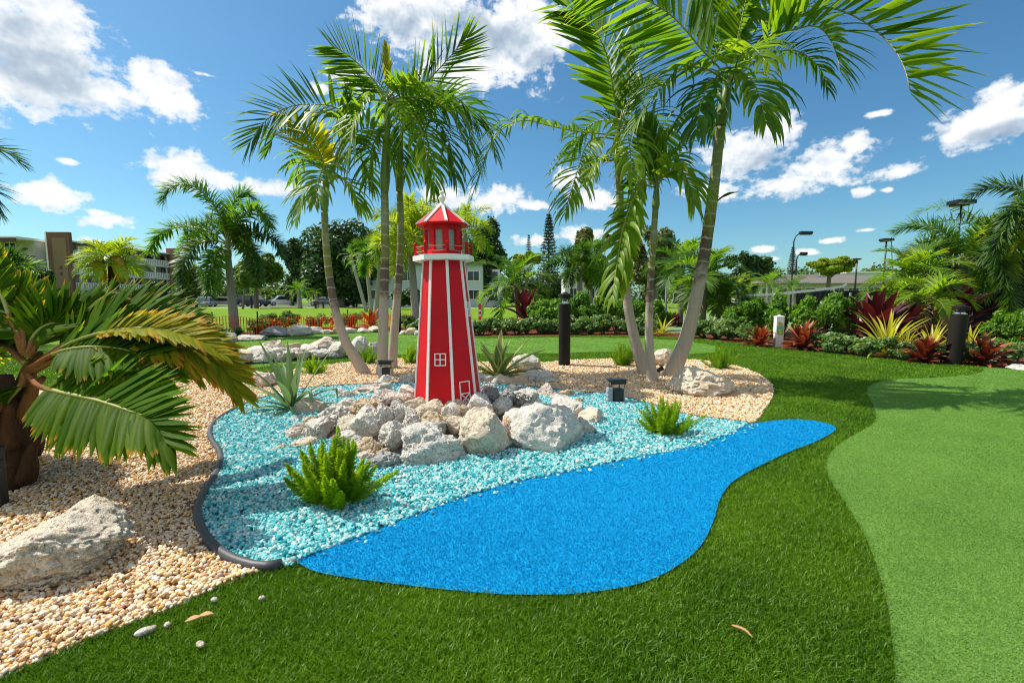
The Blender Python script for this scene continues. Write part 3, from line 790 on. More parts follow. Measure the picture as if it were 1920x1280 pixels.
PILE = [  # px, py, w, h, stone, label
 (582, 770, 70, 46, 'r_cream', 'cream rock with tan broken face at the agave end of the rock pile'),
 (630, 780, 72, 42, 'r_grey', 'grey rock sloping beside the tan faced cream rock near the agave'),
 (690, 762, 56, 28, 'r_tan', 'flat tan grey rock behind the tall white broken rock'),
 (650, 744, 42, 30, 'r_grey', 'dark pitted grey rock at the far edge beside the small blue glass patch'),
 (697, 735, 66, 30, 'r_pink', 'wide pinkish rock on the far side of the pile below the black spotlight'),
 (727, 715, 30, 22, 'r_white', 'small white rock directly under the spotlight near the two straight palms'),
 (763, 717, 37, 30, 'r_pink', 'pale pinkish rock touching the lit edge of the lighthouse'),
 (762, 737, 34, 26, 'r_white', 'small white rock under the pale pinkish one beside the lighthouse'),
 (722, 747, 48, 29, 'r_grey', 'light grey rock with a brown end in front of the wide pinkish rock'),
 (757, 752, 34, 26, 'r_pink', 'small pinkish white rock below the lit corner of the lighthouse'),
 (655, 761, 34, 27, 'r_white', 'small white rock in front of the dark pitted grey rock'),
 (690, 797, 54, 66, 'r_white', 'tall white rock with sharp broken face above the brown round rock'),
 (719, 790, 34, 60, 'r_grey', 'upright light grey rock leaning on the tall white broken rock'),
 (746, 775, 36, 44, 'r_grey', 'grey rock with a split dark side between tall white rock and lighthouse'),
 (779, 760, 38, 28, 'r_cream', 'cream rock at the foot of the lit lighthouse corner'),
 (772, 777, 30, 24, 'r_grey', 'small light grey rock below the cream rock at the lighthouse corner'),
 (774, 793, 32, 33, 'r_grey', 'round pitted grey rock in the middle of the front slope'),
 (808, 770, 54, 33, 'r_cream', 'cream tan rock right under the front board of the lighthouse'),
 (814, 788, 57, 32, 'r_tan', 'honey tan rock stacked under the cream rock below the lighthouse'),
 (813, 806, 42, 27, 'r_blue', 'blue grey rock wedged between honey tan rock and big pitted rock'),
 (742, 821, 56, 60, 'r_grey', 'big rounded pitted grey rock next to the brown round rock'),
 (775, 822, 42, 40, 'r_grey', 'pale grey rock between the rounded pitted rock and the large front one'),
 (812, 843, 116, 80, 'r_grey', 'large long pitted grey boulder in the front row of the pile'),
 (693, 839, 40, 34, 'r_tan', 'brown round rock tucked below the tall white broken rock'),
 (653, 798, 38, 36, 'r_cream', 'cream rock to the side of the tall white broken rock'),
 (594, 808, 47, 44, 'r_grey', 'purple grey pitted rock just above the big foxtail fern'),
 (557, 820, 44, 34, 'r_pink', 'pinkish cream rock with brown face at the outer end of the pile'),
 (555, 790, 27, 18, 'r_grey', 'small flat grey rock under the tan faced cream rock'),
 (562, 803, 27, 17, 'r_blue', 'small dark grey rock above the pinkish cream rock at the outer end'),
 (572, 836, 50, 26, 'r_cream', 'low cream rock behind the big foxtail fern'),
 (526, 842, 32, 17, 'r_tan', 'flat tan stone lying out on the glass beyond the pile end'),
 (582, 794, 34, 26, 'r_tan', 'tan cream rock behind the purple grey pitted rock'),
 (670, 831, 28, 25, 'r_grey', 'small grey rock beside the brown round rock'),
 (650, 823, 34, 27, 'r_white', 'small white rock between big fern and brown round rock'),
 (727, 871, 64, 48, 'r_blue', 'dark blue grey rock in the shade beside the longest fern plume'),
 (686, 862, 38, 26, 'r_pink', 'pinkish grey rock behind the longest fern plume'),
 (717, 849, 22, 16, 'r_tan', 'tiny brown rock under the rounded pitted grey rock'),
 (1020, 811, 138, 104, 'r_white', 'largest white boulder of the pile with a flat shaded front'),
 (911, 822, 90, 94, 'r_cream', 'big pointed cream boulder beside the largest white boulder'),
 (900, 773, 50, 60, 'r_white', 'tall rounded white rock below the lighthouse door'),
 (941, 765, 36, 36, 'r_white', 'white grey rock between the tall rounded white rock and the largest boulder'),
 (846, 777, 32, 36, 'r_white', 'bright white rock under the middle white trim of the lighthouse'),
 (851, 758, 36, 22, 'r_cream', 'flat cream rock touching the lighthouse foot beside the door'),
 (870, 773, 24, 27, 'r_tan', 'small tan rock between the bright white rock and the tall rounded one'),
 (855, 796, 36, 27, 'r_cream', 'cream grey rock below the bright white rock'),
 (877, 798, 32, 39, 'r_grey', 'light grey rock leaning against the big pointed cream boulder'),
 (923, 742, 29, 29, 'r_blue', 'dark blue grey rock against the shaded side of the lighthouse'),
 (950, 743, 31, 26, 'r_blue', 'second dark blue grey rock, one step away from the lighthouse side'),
 (985, 749, 58, 37, 'r_grey', 'pitted grey rock perched above the largest white boulder'),
 (1021, 742, 36, 39, 'r_pink', 'pink cream rock above the shoulder of the largest white boulder'),
 (1043, 747, 24, 21, 'r_pink', 'small pinkish rock in the far row near the edging strip'),
 (1064, 742, 32, 22, 'r_tan', 'pitted tan rock in the far row closest to the second spotlight'),
 (1065, 771, 56, 47, 'r_white', 'rounded white rock at the spotlight end of the pile'),
 (1085, 756, 26, 20, 'r_tan', 'small tan rock behind the rounded white rock'),
 (1108, 790, 50, 46, 'r_cream', 'cream rock at the very end of the pile facing the small fern'),
 (1091, 809, 46, 48, 'r_grey', 'grey rock between the largest white boulder and the end cream rock'),
 (943, 717, 46, 28, 'r_cream', 'cream white rock just in front of the variegated agave'),
 (914, 715, 36, 25, 'r_grey', 'light grey rock behind the shaded lighthouse corner'),
 (915, 731, 34, 23, 'r_white', 'small white rock above the dark blue grey pair'),
 (977, 719, 34, 27, 'r_tan', 'grey tan rock next to the long grey slab'),
 (1010, 714, 66, 34, 'r_grey', 'long grey slab on the far side of the pile'),
 (981, 735, 30, 17, 'r_blue', 'small blue grey rock under the grey tan rock'),
 (962, 731, 28, 20, 'r_white', 'small whitish grey rock above the second dark blue grey one'),
 (1046, 730, 38, 18, 'r_tan', 'low tan rock below the long grey slab'),
 (873, 754, 24, 17, 'r_grey', 'small grey rock under the lighthouse door'),
 (953, 812, 26, 52, 'r_tan', 'narrow tan rock squeezed between pointed cream boulder and largest boulder'),
 (833, 775, 30, 24, 'r_tan', 'small tan rock behind the bright white rock at the lighthouse front'),
]
for i, (x, y, w, h, mk_, lab) in enumerate(PILE):
    big = w > 80
    rock(x, y, w * 1.12, h * 1.16, mk_, lab, mound=mound_hit, group='rocks piled round the lighthouse', sub=5, seed=100 + i, rot=0.0, cuts=9 if big else 12, rough=0.13 if mk_ in ('r_white', 'r_cream') else 0.21)

# stones elsewhere
ROW = [  # the low row across the putting green
 (448, 670, 44, 26, 'r_cream', 'cream grey rock at the palm end of the rock row on the green'),
 (490, 667, 56, 32, 'r_white', 'pale rock with a shaded hollow, second in the row on the green'),
 (512, 655, 34, 30, 'r_cream', 'pointed cream rock standing up in the row on the green'),
 (530, 666, 44, 28, 'r_white', 'white rock behind the agave tips in the row on the green'),
 (549, 652, 26, 16, 'r_tan', 'small squarish tan rock perched on the row on the green'),
 (562, 665, 40, 24, 'r_pink', 'low pinkish rock below the squarish tan one on the green'),
 (580, 655, 38, 18, 'r_white', 'flat white rock beside the squarish tan one on the green'),
 (605, 648, 56, 30, 'r_cream', 'big knobbly cream rock in the row near the leaning palm'),
 (592, 664, 46, 18, 'r_grey', 'low grey white rock under the knobbly cream rock'),
 (628, 655, 44, 28, 'r_white', 'pitted white rock touching the leaning palm trunk'),
 (622, 667, 30, 12, 'r_blue', 'thin dark grey stone at the base of the row by the leaning palm'),
 (668, 652, 36, 38, 'r_white', 'peaked white rock between the leaning palm and the straight palms'),
 (702, 656, 22, 26, 'r_grey', 'small pale grey rock half hidden by the straight palm trunk'),
 (425, 672, 22, 16, 'r_white', 'small white rock at the yellow leaf end of the row on the green'),
]
for i, (x, y, w, h, mk_, lab) in enumerate(ROW):
    rock(x, y, w * 1.06, h * 1.1, mk_, lab, Y=G(600, 674)[1] + (x - 560) * 0.004 - (y - 660) * 0.02, group='rock row crossing the putting green', sub=4, seed=300 + i)
BORD = [  # stones along the far edge of the green
 (432, 636, 27, 20, 'r_blue', 'rounded dark grey rock at the foot of the foxtail palm'),
 (470, 634, 52, 12, 'r_grey', 'low flat grey rock beside the foxtail palm'),
 (516, 623, 42, 20, 'r_blue', 'dark grey boulder on the far edge of the green before the orange mesh'),
 (557, 621, 46, 20, 'r_grey', 'long grey boulder touching the dark one on the far edge of the green'),
 (593, 620, 24, 14, 'r_white', 'small white pointed rock next to the long grey boulder'),
 (612, 623, 22, 9, 'r_white', 'low white rock between the pointed one and the leaning palm'),
 (631, 621, 14, 12, 'r_tan', 'small tan rock behind the leaning palm trunk'),
 (657, 620, 22, 11, 'r_grey', 'grey rock on the far edge just beyond the leaning palm'),
 (681, 620, 22, 10, 'r_white', 'white rock below the red leafed plant on the far edge'),
 (701, 618, 26, 12, 'r_cream', 'cream rock below the red leafed plant beside the straight palm'),
 (757, 624, 14, 8, 'r_white', 'small white rock beside the hidden dark bollard'),
 (772, 622, 20, 13, 'r_tan', 'tan rock on the far edge beside the lighthouse'),
 (784, 625, 14, 9, 'r_white', 'white rock half hidden by the lighthouse edge'),
]
for i, (x, y, w, h, mk_, lab) in enumerate(BORD):
    rock(x, y, w * 1.08, h * 1.15, mk_, lab, group='stones edging the far side of the green', sub=3, seed=400 + i)
rock(495, 712, 52, 34, 'r_pink', 'pale pitted rock on the gravel behind the blue green agave', seed=11)
rock(986, 681, 56, 34, 'r_grey', 'shaded grey rock behind the variegated agave', seed=12)
rock(1245, 672, 50, 36, 'r_cream', 'cream rock with grey top between two slanting palm trunks', seed=13)
rock(1316, 721, 116, 70, 'r_cream', 'large cream boulder with rough pitted top and tan underside on the gravel', seed=21, sub=5, rough=0.15, cuts=8, Y=5.5, name='boulder', cat='boulder')
rock(1913, 689, 44, 13, 'r_white', 'white rock at the end of the red mulch by the putting green', seed=15)
rock(1858, 678, 20, 8, 'r_grey', 'small grey stone under the red leafed plant near the slanting bollard', seed=16)
# the big near boulder, a knobbly double lump
def big_boulder():
    Y = 1.82
    c = D(92, 1025, Y)
    V, F = rock_mesh(77, (0.28, 0.21, 0.15), 6, 4, 0.20, 0.22)
    x = V[:, 0]
    lump = np.exp(-((x - 0.07) / 0.11) ** 2)
    up = V[:, 2] > -0.04
    V[:, 2] = np.where(up, V[:, 2] * (0.60 + 0.62 * lump), V[:, 2] * 0.8)
    V[:, 2] -= np.where((x < -0.12) & up, 0.03, 0)
    o = mk('boulder', V, F, M['r_cream'], None, True, loc=(c[0], Y, 0.09))
    o.rotation_euler = (0, 0, 0.1)
    return tag(o, 'big pale knobbly boulder lying on the pebbles in front of the broad leaved palm', 'boulder')
big_boulder()

# ================================================================== SPOTLIGHTS and BOLLARDS
def spotlight(px, py, hpx, label, rz=0.0, tiltv=0.0, Y=None):
    g = G(px, py) if Y is None else D(px, py, Y)
    Y = g[1]; s = px2m(hpx, Y) / 0.185
    e = empty('garden_spotlight', g, label, 'spotlight', 'spotlights around the lighthouse', rz)
    e.scale = (s, s, s)
    mb = MB(); mb.box((0.028, 0, 0.085), (0.105, 0.09, 0.15)); mb.build('lamp_housing', M['black'], e, bevel=0.006)
    mb = MB(); mb.box((-0.052, 0.012, 0.085), (0.05, 0.075, 0.16))
    for z in (0.04, 0.085, 0.13): mb.box((-0.08, 0.0, z), (0.01, 0.05, 0.014))
    mb.build('junction_box', M['grey'], e, bevel=0.004)
    mb = MB(); mb.box((0.092, 0.0, 0.09), (0.018, 0.085, 0.13)); mb.build('side_plate', simple('brushed side plate', (0.35, 0.28, 0.22), 0.4, 0.5), e)
    mb = MB(); mb.bar((0.06, 0.03, 0.16), (0.06, 0.03, 0.225), 0.008); mb.bar((-0.05, 0.03, 0.165), (-0.05, 0.03, 0.225), 0.006); mb.bar((0.098, -0.02, 0.165), (0.098, -0.02, 0.225), 0.004)
    for x in (-0.06, -0.04): mb.lathe([(0.006, 0), (0.006, 0.03)], c=(x, 0, 0.165), n=8)
    mb.build('bracket', M['black'], e)
    mb = MB(); mb.box((0.02, 0.0, 0.25), (0.19, 0.10, 0.012)); mb.box((0.02, -0.048, 0.232), (0.165, 0.006, 0.05)); mb.box((0.02, 0.01, 0.238), (0.15, 0.09, 0.02)); mb.build('visor', M['black'], e)
    mb = MB(); mb.box((0.028, -0.0465, 0.085), (0.09, 0.004, 0.13)); mb.build('lens', M['black'], e)
    return e
spotlight(1152, 756, 34, 'black square spotlight with visor standing in the turquoise glass at the edging strip', 0.15)
spotlight(722, 712, 27, 'black square spotlight with visor standing on gravel by two straight palm trunks', -0.1)
g = G(1241, 702)
e = empty('garden_spotlight', g, 'tiny black spotlight lying at the foot of the largest slanting palm', 'spotlight', 'spotlights around the lighthouse')
mb = MB(); mb.tube([(0.0, 0, 0.10), (-0.09, 0, 0.05)], [0.035, 0.028], 12); mb.build('lamp_housing', M['black'], e, True)
mb = MB(); mb.bar((-0.04, 0, 0.0), (-0.04, 0, 0.07), 0.014); mb.build('stake', M['black'], e)
mb = MB(); mb.tube([(0.012, 0, 0.106), (-0.002, 0, 0.098)], [0.039, 0.039], 12); mb.build('rim', M['black'], e, True)

def bollard(px, py, hpx, wpx, label, lean=0.0, Y=None):
    g = G(px, py) if Y is None else D(px, py, Y)
    Y = g[1]; h = px2m(hpx, Y) * 1.01; r = px2m(wpx, Y) / 2
    e = empty('bollard_light', g, label, 'bollard light', 'bollard lights in the garden')
    e.rotation_euler = (0, lean, 0)
    mb = MB(); mb.lathe([(r, 0), (r, h * 0.835), (r * 0.92, h * 0.837)], n=28); mb.build('post', M['bronze'], e, True).data.set_sharp_from_angle(angle=R(40))
    mb = MB(); mb.lathe([(r * 0.88, h * 0.837), (r * 0.45, h * 0.875), (r * 0.30, h * 0.915), (r * 0.30, h * 0.918)], n=24); mb.build('reflector', M['reflector'], e, True)
    mb = MB(); mb.lathe([(r, h * 0.915), (r, h * 0.965), (r * 0.9, h * 0.972), (r * 0.45, h * 0.985), (r * 0.35, h * 0.998), (r * 0.1, h)], n=28); mb.build('cap', M['bronze'], e, True).data.set_sharp_from_angle(angle=R(40))
    mb = MB()
    for k in range(4):
        a = PI / 4 + k * PI / 2
        mb.bar((r * 0.9 * math.cos(a), r * 0.9 * math.sin(a), h * 0.835), (r * 0.9 * math.cos(a), r * 0.9 * math.sin(a), h * 0.917), r * 0.08)
    mb.build('strut', M['bronze'], e)
    return e
bollard(1058, 686, 138, 22, 'dark bronze bollard light standing on gravel in front of the green hedge')
bollard(1785, 683, 112, 26, 'dark bronze bollard light among red and yellow leafed plants', lean=0.07)
bollard(746, 625, 70, 13, 'dark bollard light half hidden behind the straight palm trunks')

# dark timber stake at the photo's edge beside the broad leaved palm
g = D(3, 945, 2.42)
mb = MB(); mb.box((0, 0, 0.16), (0.045, 0.045, 0.34)); mb.box((0, 0, 0.335), (0.056, 0.056, 0.02)); mb.box((0.024, 0, 0.25), (0.012, 0.03, 0.05))
tag(mb.build('garden_stake', M['black'], loc=(g[0], g[1], 0), bevel=0.004), 'short black square stake beside the fibrous trunk of the broad leaved palm', 'stake')

# ================================================================== ROSETTES: agaves, cordylines, striped dracaenas
def strap_leaf(L, W, elev, az, droop, seed, seg=9, fold=0.25, widest=0.35, base=0.5, thick=0.0, wave=0.0, kink=None):
    """one leaf as a curved folded strap growing from the origin"""
    rs = np.random.default_rng(seed)
    h = np.array([math.cos(az), math.sin(az), 0.0])
    el = elev
    p = np.zeros(3); V = []; t = []; u = []
    tw = rs.normal(0, 0.25)
    side = np.array([-math.sin(az), math.cos(az), 0.0])
    for i in range(seg + 1):
        s = i / seg
        d = h * math.cos(el) + np.array([0, 0, 1]) * math.sin(el)
        n = np.cross(side, d); n = n if n[2] >= 0 or el > PI / 2 else n
        nn = -h * math.sin(el) + np.array([0, 0, 1]) * math.cos(el)
        if s < widest: w = base + (1 - base) * math.sin(s / widest * PI / 2)
        else: w = math.cos((s - widest) / (1 - widest) * PI / 2) ** 0.85
        w = max(w, 0.015) * W / 2
        ca, sa = math.cos(tw * s), math.sin(tw * s)
        sd = side * ca + nn * sa; nv = nn * ca - side * sa
        wv = wave * W * math.sin(s * 14 + seed)
        for k in (-1, -0.5, 0, 0.5, 1):
            V.append(p + sd * w * k + nv * (fold * w * abs(k) + wv * k)); t.append(s); u.append(abs(k))
        p = p + d * L / seg
        el -= droop / seg * (0.4 + 1.6 * s)
        if kink and abs(s - kink[0]) < 0.5 / seg: el -= kink[1]
    F = []
    for i in range(seg):
        for k in range(4):
            a = i * 5 + k
            F.append((a, a + 1, a + 6, a + 5))
    return np.array(V), F, t, u

def rosette(name, loc, label, cat, mat, n, L, W, elev, droop, group=None, seed=1, parts=True, fold=0.25, widest=0.35, base=0.5, wave=0.0, azs=None, scale=1.0, leaves=None, rz=0.0, stem=0.0):
    rs = np.random.default_rng(seed)
    e = empty(name, loc, label, cat, group, rz)
    e.scale = (scale,) * 3
    allb = None
    acc = MB(); U = []
    for k in range(n):
        f = k / max(1, n - 1)                       # 0 = inner upright, 1 = outer
        if leaves: el, az, ln, dr, kink = leaves[k]
        else:
            az = k * 2.39996 + rs.normal(0, 0.15)
            el = elev[0] + (elev[1] - elev[0]) * f + rs.normal(0, 0.08); ln = L * rs.uniform(0.8, 1.1) * (0.75 + 0.25 * math.sin(PI * min(1, f + 0.2))); dr = droop * rs.uniform(0.6, 1.4) * (0.4 + f); kink = None
        V, F, t, u = strap_leaf(ln, W * rs.uniform(0.85, 1.1), el, az, dr, seed * 50 + k, fold=fold, widest=widest, base=base, wave=wave, kink=kink)
        V = V + np.array([0, 0, stem * (1 - f)])
        r = rs.uniform(0, 1)
        if parts:
            mk('leaf', V, F, mat, e, True, {'t': t, 'u': u, 'rnd': [r] * len(t)})
        else:
            acc.add(V, F, 0, t, [r] * len(t)); U += u
    if not parts:
        mk('foliage', acc.V, acc.F, mat, e, True, {'t': acc.t, 'rnd': acc.r, 'u': U})
    if stem:
        mb = MB(); mb.tube([(0, 0, 0), (0, 0, stem)], [0.02, 0.015], 6); mb.build('stem', M['bark'], e, True)
    return e

# blue green agave, photo pixels set the leaf reach
g = G(548, 770)
ag = [(1.45, 0.5, 0.72, 0.1, None), (1.50, 2.2, 0.70, 0.1, None), (1.15, 2.9, 0.80, 0.15, None), (1.02, 0.15, 0.82, 0.1, None), (1.3, 4.4, 0.62, 0.2, None), (1.25, 1.4, 0.65, 0.2, None),
      (0.75, 3.2, 0.62, 0.9, None), (0.85, 5.8, 0.52, 0.7, (0.6, 1.6)), (0.6, 4.0, 0.55, 0.9, None), (0.55, 2.5, 0.5, 0.6, None), (0.45, 0.4, 0.5, 0.5, None), (0.5, 5.2, 0.45, 0.9, (0.55, 1.2)), (0.35, 3.6, 0.55, 1.1, None), (0.3, 0.0, 0.60, 0.6, (0.5, 0.9)), (0.3, 1.8, 0.45, 0.5, None), (0.7, 0.9, 0.5, 0.5, None), (0.25, 4.7, 0.42, 0.8, None), (0.2, 2.9, 0.5, 1.0, None), (1.2, 3.6, 0.6, 0.3, None), (1.1, 5.3, 0.5, 0.4, None), (1.35, 0.9, 0.66, 0.15, None), (0.9, 2.2, 0.66, 0.4, None), (0.8, 4.2, 0.6, 0.8, (0.6, 1.3)), (0.65, 0.0, 0.64, 0.8, (0.7, 1.5)), (0.9, 4.9, 0.58, 0.5, None), (0.15, 3.3, 0.55, 0.8, None), (0.95, 3.4, 0.74, 0.3, None), (1.38, 5.9, 0.6, 0.15, None)]
rosette('agave', g, 'blue green agave with long narrow bent leaves beside the turquoise glass', 'agave', M['agave'], len(ag), 0, 0.068, None, None, leaves=ag, seed=3, fold=0.35, widest=0.3, scale=1.04)
g = G(935, 708)
av = [(1.45, 1.2, 0.72, 0.1, None), (1.2, 3.0, 0.6, 0.3, None), (0.95, 0.15, 0.82, 0.2, None), (1.25, 4.6, 0.55, 0.3, None), (0.75, 3.3, 0.72, 0.35, None), (0.7, 0.0, 0.85, 0.5, None), (1.0, 2.4, 0.6, 0.3, None), (0.9, 5.3, 0.6, 0.4, None), (0.6, 5.9, 0.62, 0.7, None), (0.5, 3.7, 0.6, 0.5, None), (0.45, 2.7, 0.55, 0.5, None), (0.55, 0.5, 0.6, 0.6, None), (0.4, 4.4, 0.5, 0.6, None), (0.35, 5.0, 0.5, 0.7, None), (0.3, 3.2, 0.55, 0.6, None), (1.3, 0.4, 0.6, 0.2, None), (1.3, 5.5, 0.58, 0.25, None), (1.05, 3.9, 0.6, 0.35, None), (0.3, 0.2, 0.62, 0.7, None), (0.85, 1.4, 0.55, 0.3, None)]
rosette('agave', g, 'variegated agave with cream edged wide leaves beside the lighthouse', 'agave', M['agave_var'], len(av), 0, 0.145, None, None, leaves=av, seed=5, fold=0.3, widest=0.45, base=0.6, scale=1.0)

# ================================================================== FOXTAIL FERNS
def plume_mesh(L, az, el, curve, seed, r0=0.030, n=330, nl=0.03):
    rs = np.random.default_rng(seed)
    K = 9; P = [np.zeros(3)]; e = el
    h = np.array([math.cos(az), math.sin(az), 0])
    for i in range(K):
        d = h * math.cos(e) + np.array([0, 0, 1]) * math.sin(e)
        P.append(P[-1] + d * L / K); e += curve / K
    P = np.array(P)
    s = rs.uniform(0.03, 1, n) ** 0.9
    idx = s * K; i0 = np.minimum(idx.astype(int), K - 1); fr = (idx - i0)[:, None]
    C = P[i0] * (1 - fr) + P[i0 + 1] * fr
    T = P[i0 + 1] - P[i0]; T /= np.linalg.norm(T, axis=1)[:, None]
    rd = rs.normal(size=(n, 3)); rd -= T * (rd * T).sum(1)[:, None]; rd /= np.linalg.norm(rd, axis=1)[:, None]
    prof = np.minimum(1, (s * 5) ** 0.5) * np.clip((1 - s), 0, 1) ** 0.75
    ln = (r0 * 1.25 * prof + 0.006) * rs.uniform(0.45, 1.25, n)
    dr = rd * 0.9 + T * rs.uniform(0.3, 0.9, n)[:, None]
    tip = C + dr * ln[:, None]
    w = np.cross(dr, rs.normal(size=(n, 3))); w /= np.linalg.norm(w, axis=1)[:, None]; w *= 0.0024
    mid = C * 0.35 + tip * 0.65
    V = np.stack([C, mid - w, tip, mid + w], 1).reshape(-1, 3)
    F = (np.arange(n) * 4)[:, None] + np.array([[0, 1, 2, 3]])
    return V, F, np.repeat(rs.uniform(0, 1, n) * 0.5 + 0.5 * s, 4), np.repeat(s, 4), P

def foxtail_fern(px, py, hpx, wpx, n, label, matk='fern', seed=1, extra=None, Y=None):
    g = G(px, py) if Y is None else D(px, py, Y)
    Yg = g[1]; Hm = px2m(hpx, Yg); Wm = px2m(wpx, Yg) / 2
    e = empty('foxtail_fern', g, label, 'foxtail fern', 'foxtail ferns in the beds')
    rs = np.random.default_rng(seed)
    specs = []
    for k in range(n):
        f = (k + 0.5) / n
        az = k * 2.39996 + rs.normal(0, 0.3)
        reach = Wm * f ** 0.75
        top = Hm * (1 - 0.55 * f ** 1.5) * rs.uniform(0.75, 1.0)
        specs.append((math.hypot(reach, top), az, math.atan2(top, reach) - 0.12, 0.28))
    for sp in (extra or []): specs.append((sp[0] * Hm, sp[1], sp[2], sp[3]))
    for k, (L, az, el, cv) in enumerate(specs):
        V, F, r, t, P = plume_mesh(L, az, el, cv, seed * 100 + k, r0=0.046 * (Hm / 0.42) ** 0.5, n=1050 if hpx > 100 else 540)
        b = np.array([math.cos(az), math.sin(az), 0]) * 0.05 * (k / len(specs))
        o = mk('plume', V + b, F, M[matk], e, False, {'rnd': r, 't': t})
    return e
foxtail_fern(627, 945, 148, 150, 34, 'largest bright foxtail fern growing in the turquoise glass in front of the rocks', seed=2, extra=[(0.95, -0.15, 0.55, 0.05), (1.0, 1.5, 1.45, 0.1), (0.8, 2.9, 0.95, 0.3), (0.75, 3.3, 0.75, 0.35)])
foxtail_fern(1247, 815, 82, 100, 26, 'foxtail fern growing in the turquoise glass near the cream boulder', seed=3, extra=[(0.95, -0.1, 0.5, 0.15), (0.95, 3.0, 1.05, 0.2)])
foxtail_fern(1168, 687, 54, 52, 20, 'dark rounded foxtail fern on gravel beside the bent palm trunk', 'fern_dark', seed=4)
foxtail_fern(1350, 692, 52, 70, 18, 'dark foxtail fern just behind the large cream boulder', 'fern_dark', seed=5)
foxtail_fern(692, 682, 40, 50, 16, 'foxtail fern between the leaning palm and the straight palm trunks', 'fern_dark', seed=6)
foxtail_fern(772, 682, 42, 32, 14, 'bright small foxtail fern against the lit side of the lighthouse', 'fern', seed=7)
foxtail_fern(588, 702, 40, 56, 14, 'bright foxtail fern behind the tall leaves of the blue green agave', 'fern', seed=8)
# ================================================================== PALMS
def frond_mesh(pts, nl=34, ll=0.5, lw=0.04, droop=0.8, vee=0.35, roll=0.0, seed=1, petiole=0.14, a0=1.25, a1=0.35, seg=5, plumose=False, rr=0.012, lenvar=0.12, fold=0.25, tipkeep=0.45, bend=0.0, basekeep=0.55, gaps=0.04, stalkend=0.3):
    """pinnate frond along pts (3-D rachis). returns V, F, mi, rnd, t ; material 0 leaflets, 1 stalk"""
    rs = np.random.default_rng(seed)
    n = 40
    P = spline(pts, n)
    T = np.gradient(P, axis=0); T /= np.linalg.norm(T, axis=1)[:, None]
    ch = P[-1] - P[0]; hh = np.array([ch[0], ch[1], 0])
    if np.linalg.norm(hh) < 0.05: hh = np.array([0.3, -1.0, 0])
    hh /= np.linalg.norm(hh)
    B = np.cross(hh, (0, 0, 1)); B /= np.linalg.norm(B)
    Ltot = np.linalg.norm(np.diff(P, axis=0), axis=1).sum()
    V = []; F = []; rn = []; tt = []; mi = []
    rad = rr * (1 - 0.8 * np.linspace(0, 1, n)) + 0.0015
    tv, tf, _ = tube(P[::2], rad[::2], 5)
    V += list(tv); F += tf; mi += [1 if q < len(tf) * stalkend else 2 for q in range(len(tf))]; rn += [0.5] * len(tv); tt += [0.0] * len(tv)
    nl = int(nl * 1.25)
    for side in (-1, 1):
        for k in range(nl):
            if rs.random() < gaps: continue
            s = petiole + (1 - petiole) * (k + rs.uniform(-0.3, 0.3) + 0.5) / nl
            s = min(max(s, petiole), 1.0); i = s * (n - 1); i0 = min(int(i), n - 2); f = i - i0
            p = P[i0] * (1 - f) + P[i0 + 1] * f; t = T[i0] * (1 - f) + T[i0 + 1] * f; t = t / np.linalg.norm(t)
            b = B - t * np.dot(B, t); b /= np.linalg.norm(b)
            nn = np.cross(b, t)
            ph = roll
            if plumose: ph += rs.choice([-1, 1]) * rs.uniform(0.0, 1.1)
            b2 = b * math.cos(ph) + nn * math.sin(ph); n2 = nn * math.cos(ph) - b * math.sin(ph)
            q = (s - petiole) / (1 - petiole)
            al = a0 + (a1 - a0) * q ** 1.3 + rs.normal(0, 0.07)
            ve = vee + rs.normal(0, 0.10)
            d = t * math.cos(al) + (side * b2 * math.cos(ve) + n2 * math.sin(ve)) * math.sin(al)
            L = ll * (basekeep + (1 - basekeep) * min(1, q / 0.25)) * (1 - (1 - tipkeep) * max(0, (q - 0.45) / 0.55) ** 1.6) * rs.uniform(1 - lenvar, 1 + lenvar)
            W = 1.3 * lw * rs.uniform(0.8, 1.15) * (0.8 if q > 0.85 else 1)
            leafn = nn - d * np.dot(nn, d); leafn /= np.linalg.norm(leafn) + 1e-9
            base = len(V); r = rs.uniform(0, 1); dr = droop * rs.uniform(0.5, 1.4)
            if rs.random() < 0.07: dr *= 2.2
            x = p.copy()
            for j in range(seg + 1):
                u = j / seg
                w = (0.35 + 0.65 * min(1, u / 0.22)) if u < 0.22 else (1 - ((u - 0.22) / 0.78) ** 1.8) ** 0.9
                w = max(w, 0.03) * W / 2
                wv = np.cross(d, leafn); wv /= np.linalg.norm(wv) + 1e-9
                V.append(x - wv * w - leafn * fold * w); V.append(x + leafn * fold * w * 0.6); V.append(x + wv * w - leafn * fold * w)
                rn += [r] * 3; tt += [u] * 3
                x = x + d * L / seg
                d = d + np.array([0, 0, -1.0]) * dr / seg * (0.3 + 1.4 * u) + n2 * bend / seg
                d /= np.linalg.norm(d)
                leafn = leafn - d * np.dot(leafn, d); leafn /= np.linalg.norm(leafn) + 1e-9
            for j in range(seg):
                a = base + 3 * j
                F.append((a, a + 1, a + 4, a + 3)); F.append((a + 1, a + 2, a + 5, a + 4)); mi += [0, 0]
    return np.array(V), F, mi, rn, tt

def add_frond(parent, pts, mat, name='frond', stalk='rachis', **kw):
    V, F, mi, rn, tt = frond_mesh(pts, **kw)
    o0 = np.array(parent.location)
    return mk(name, V - o0, F, [M[mat], M[stalk], M['rachis']], parent, True, {'rnd': rn, 't': tt}, mi)

def pxpath(lst, Y0, Y1):
    """photo points along a limb whose distance runs from Y0 to Y1"""
    n = len(lst)
    return [D(x, y, Y0 + (Y1 - Y0) * (i / max(1, n - 1))) for i, (x, y) in enumerate(lst)]

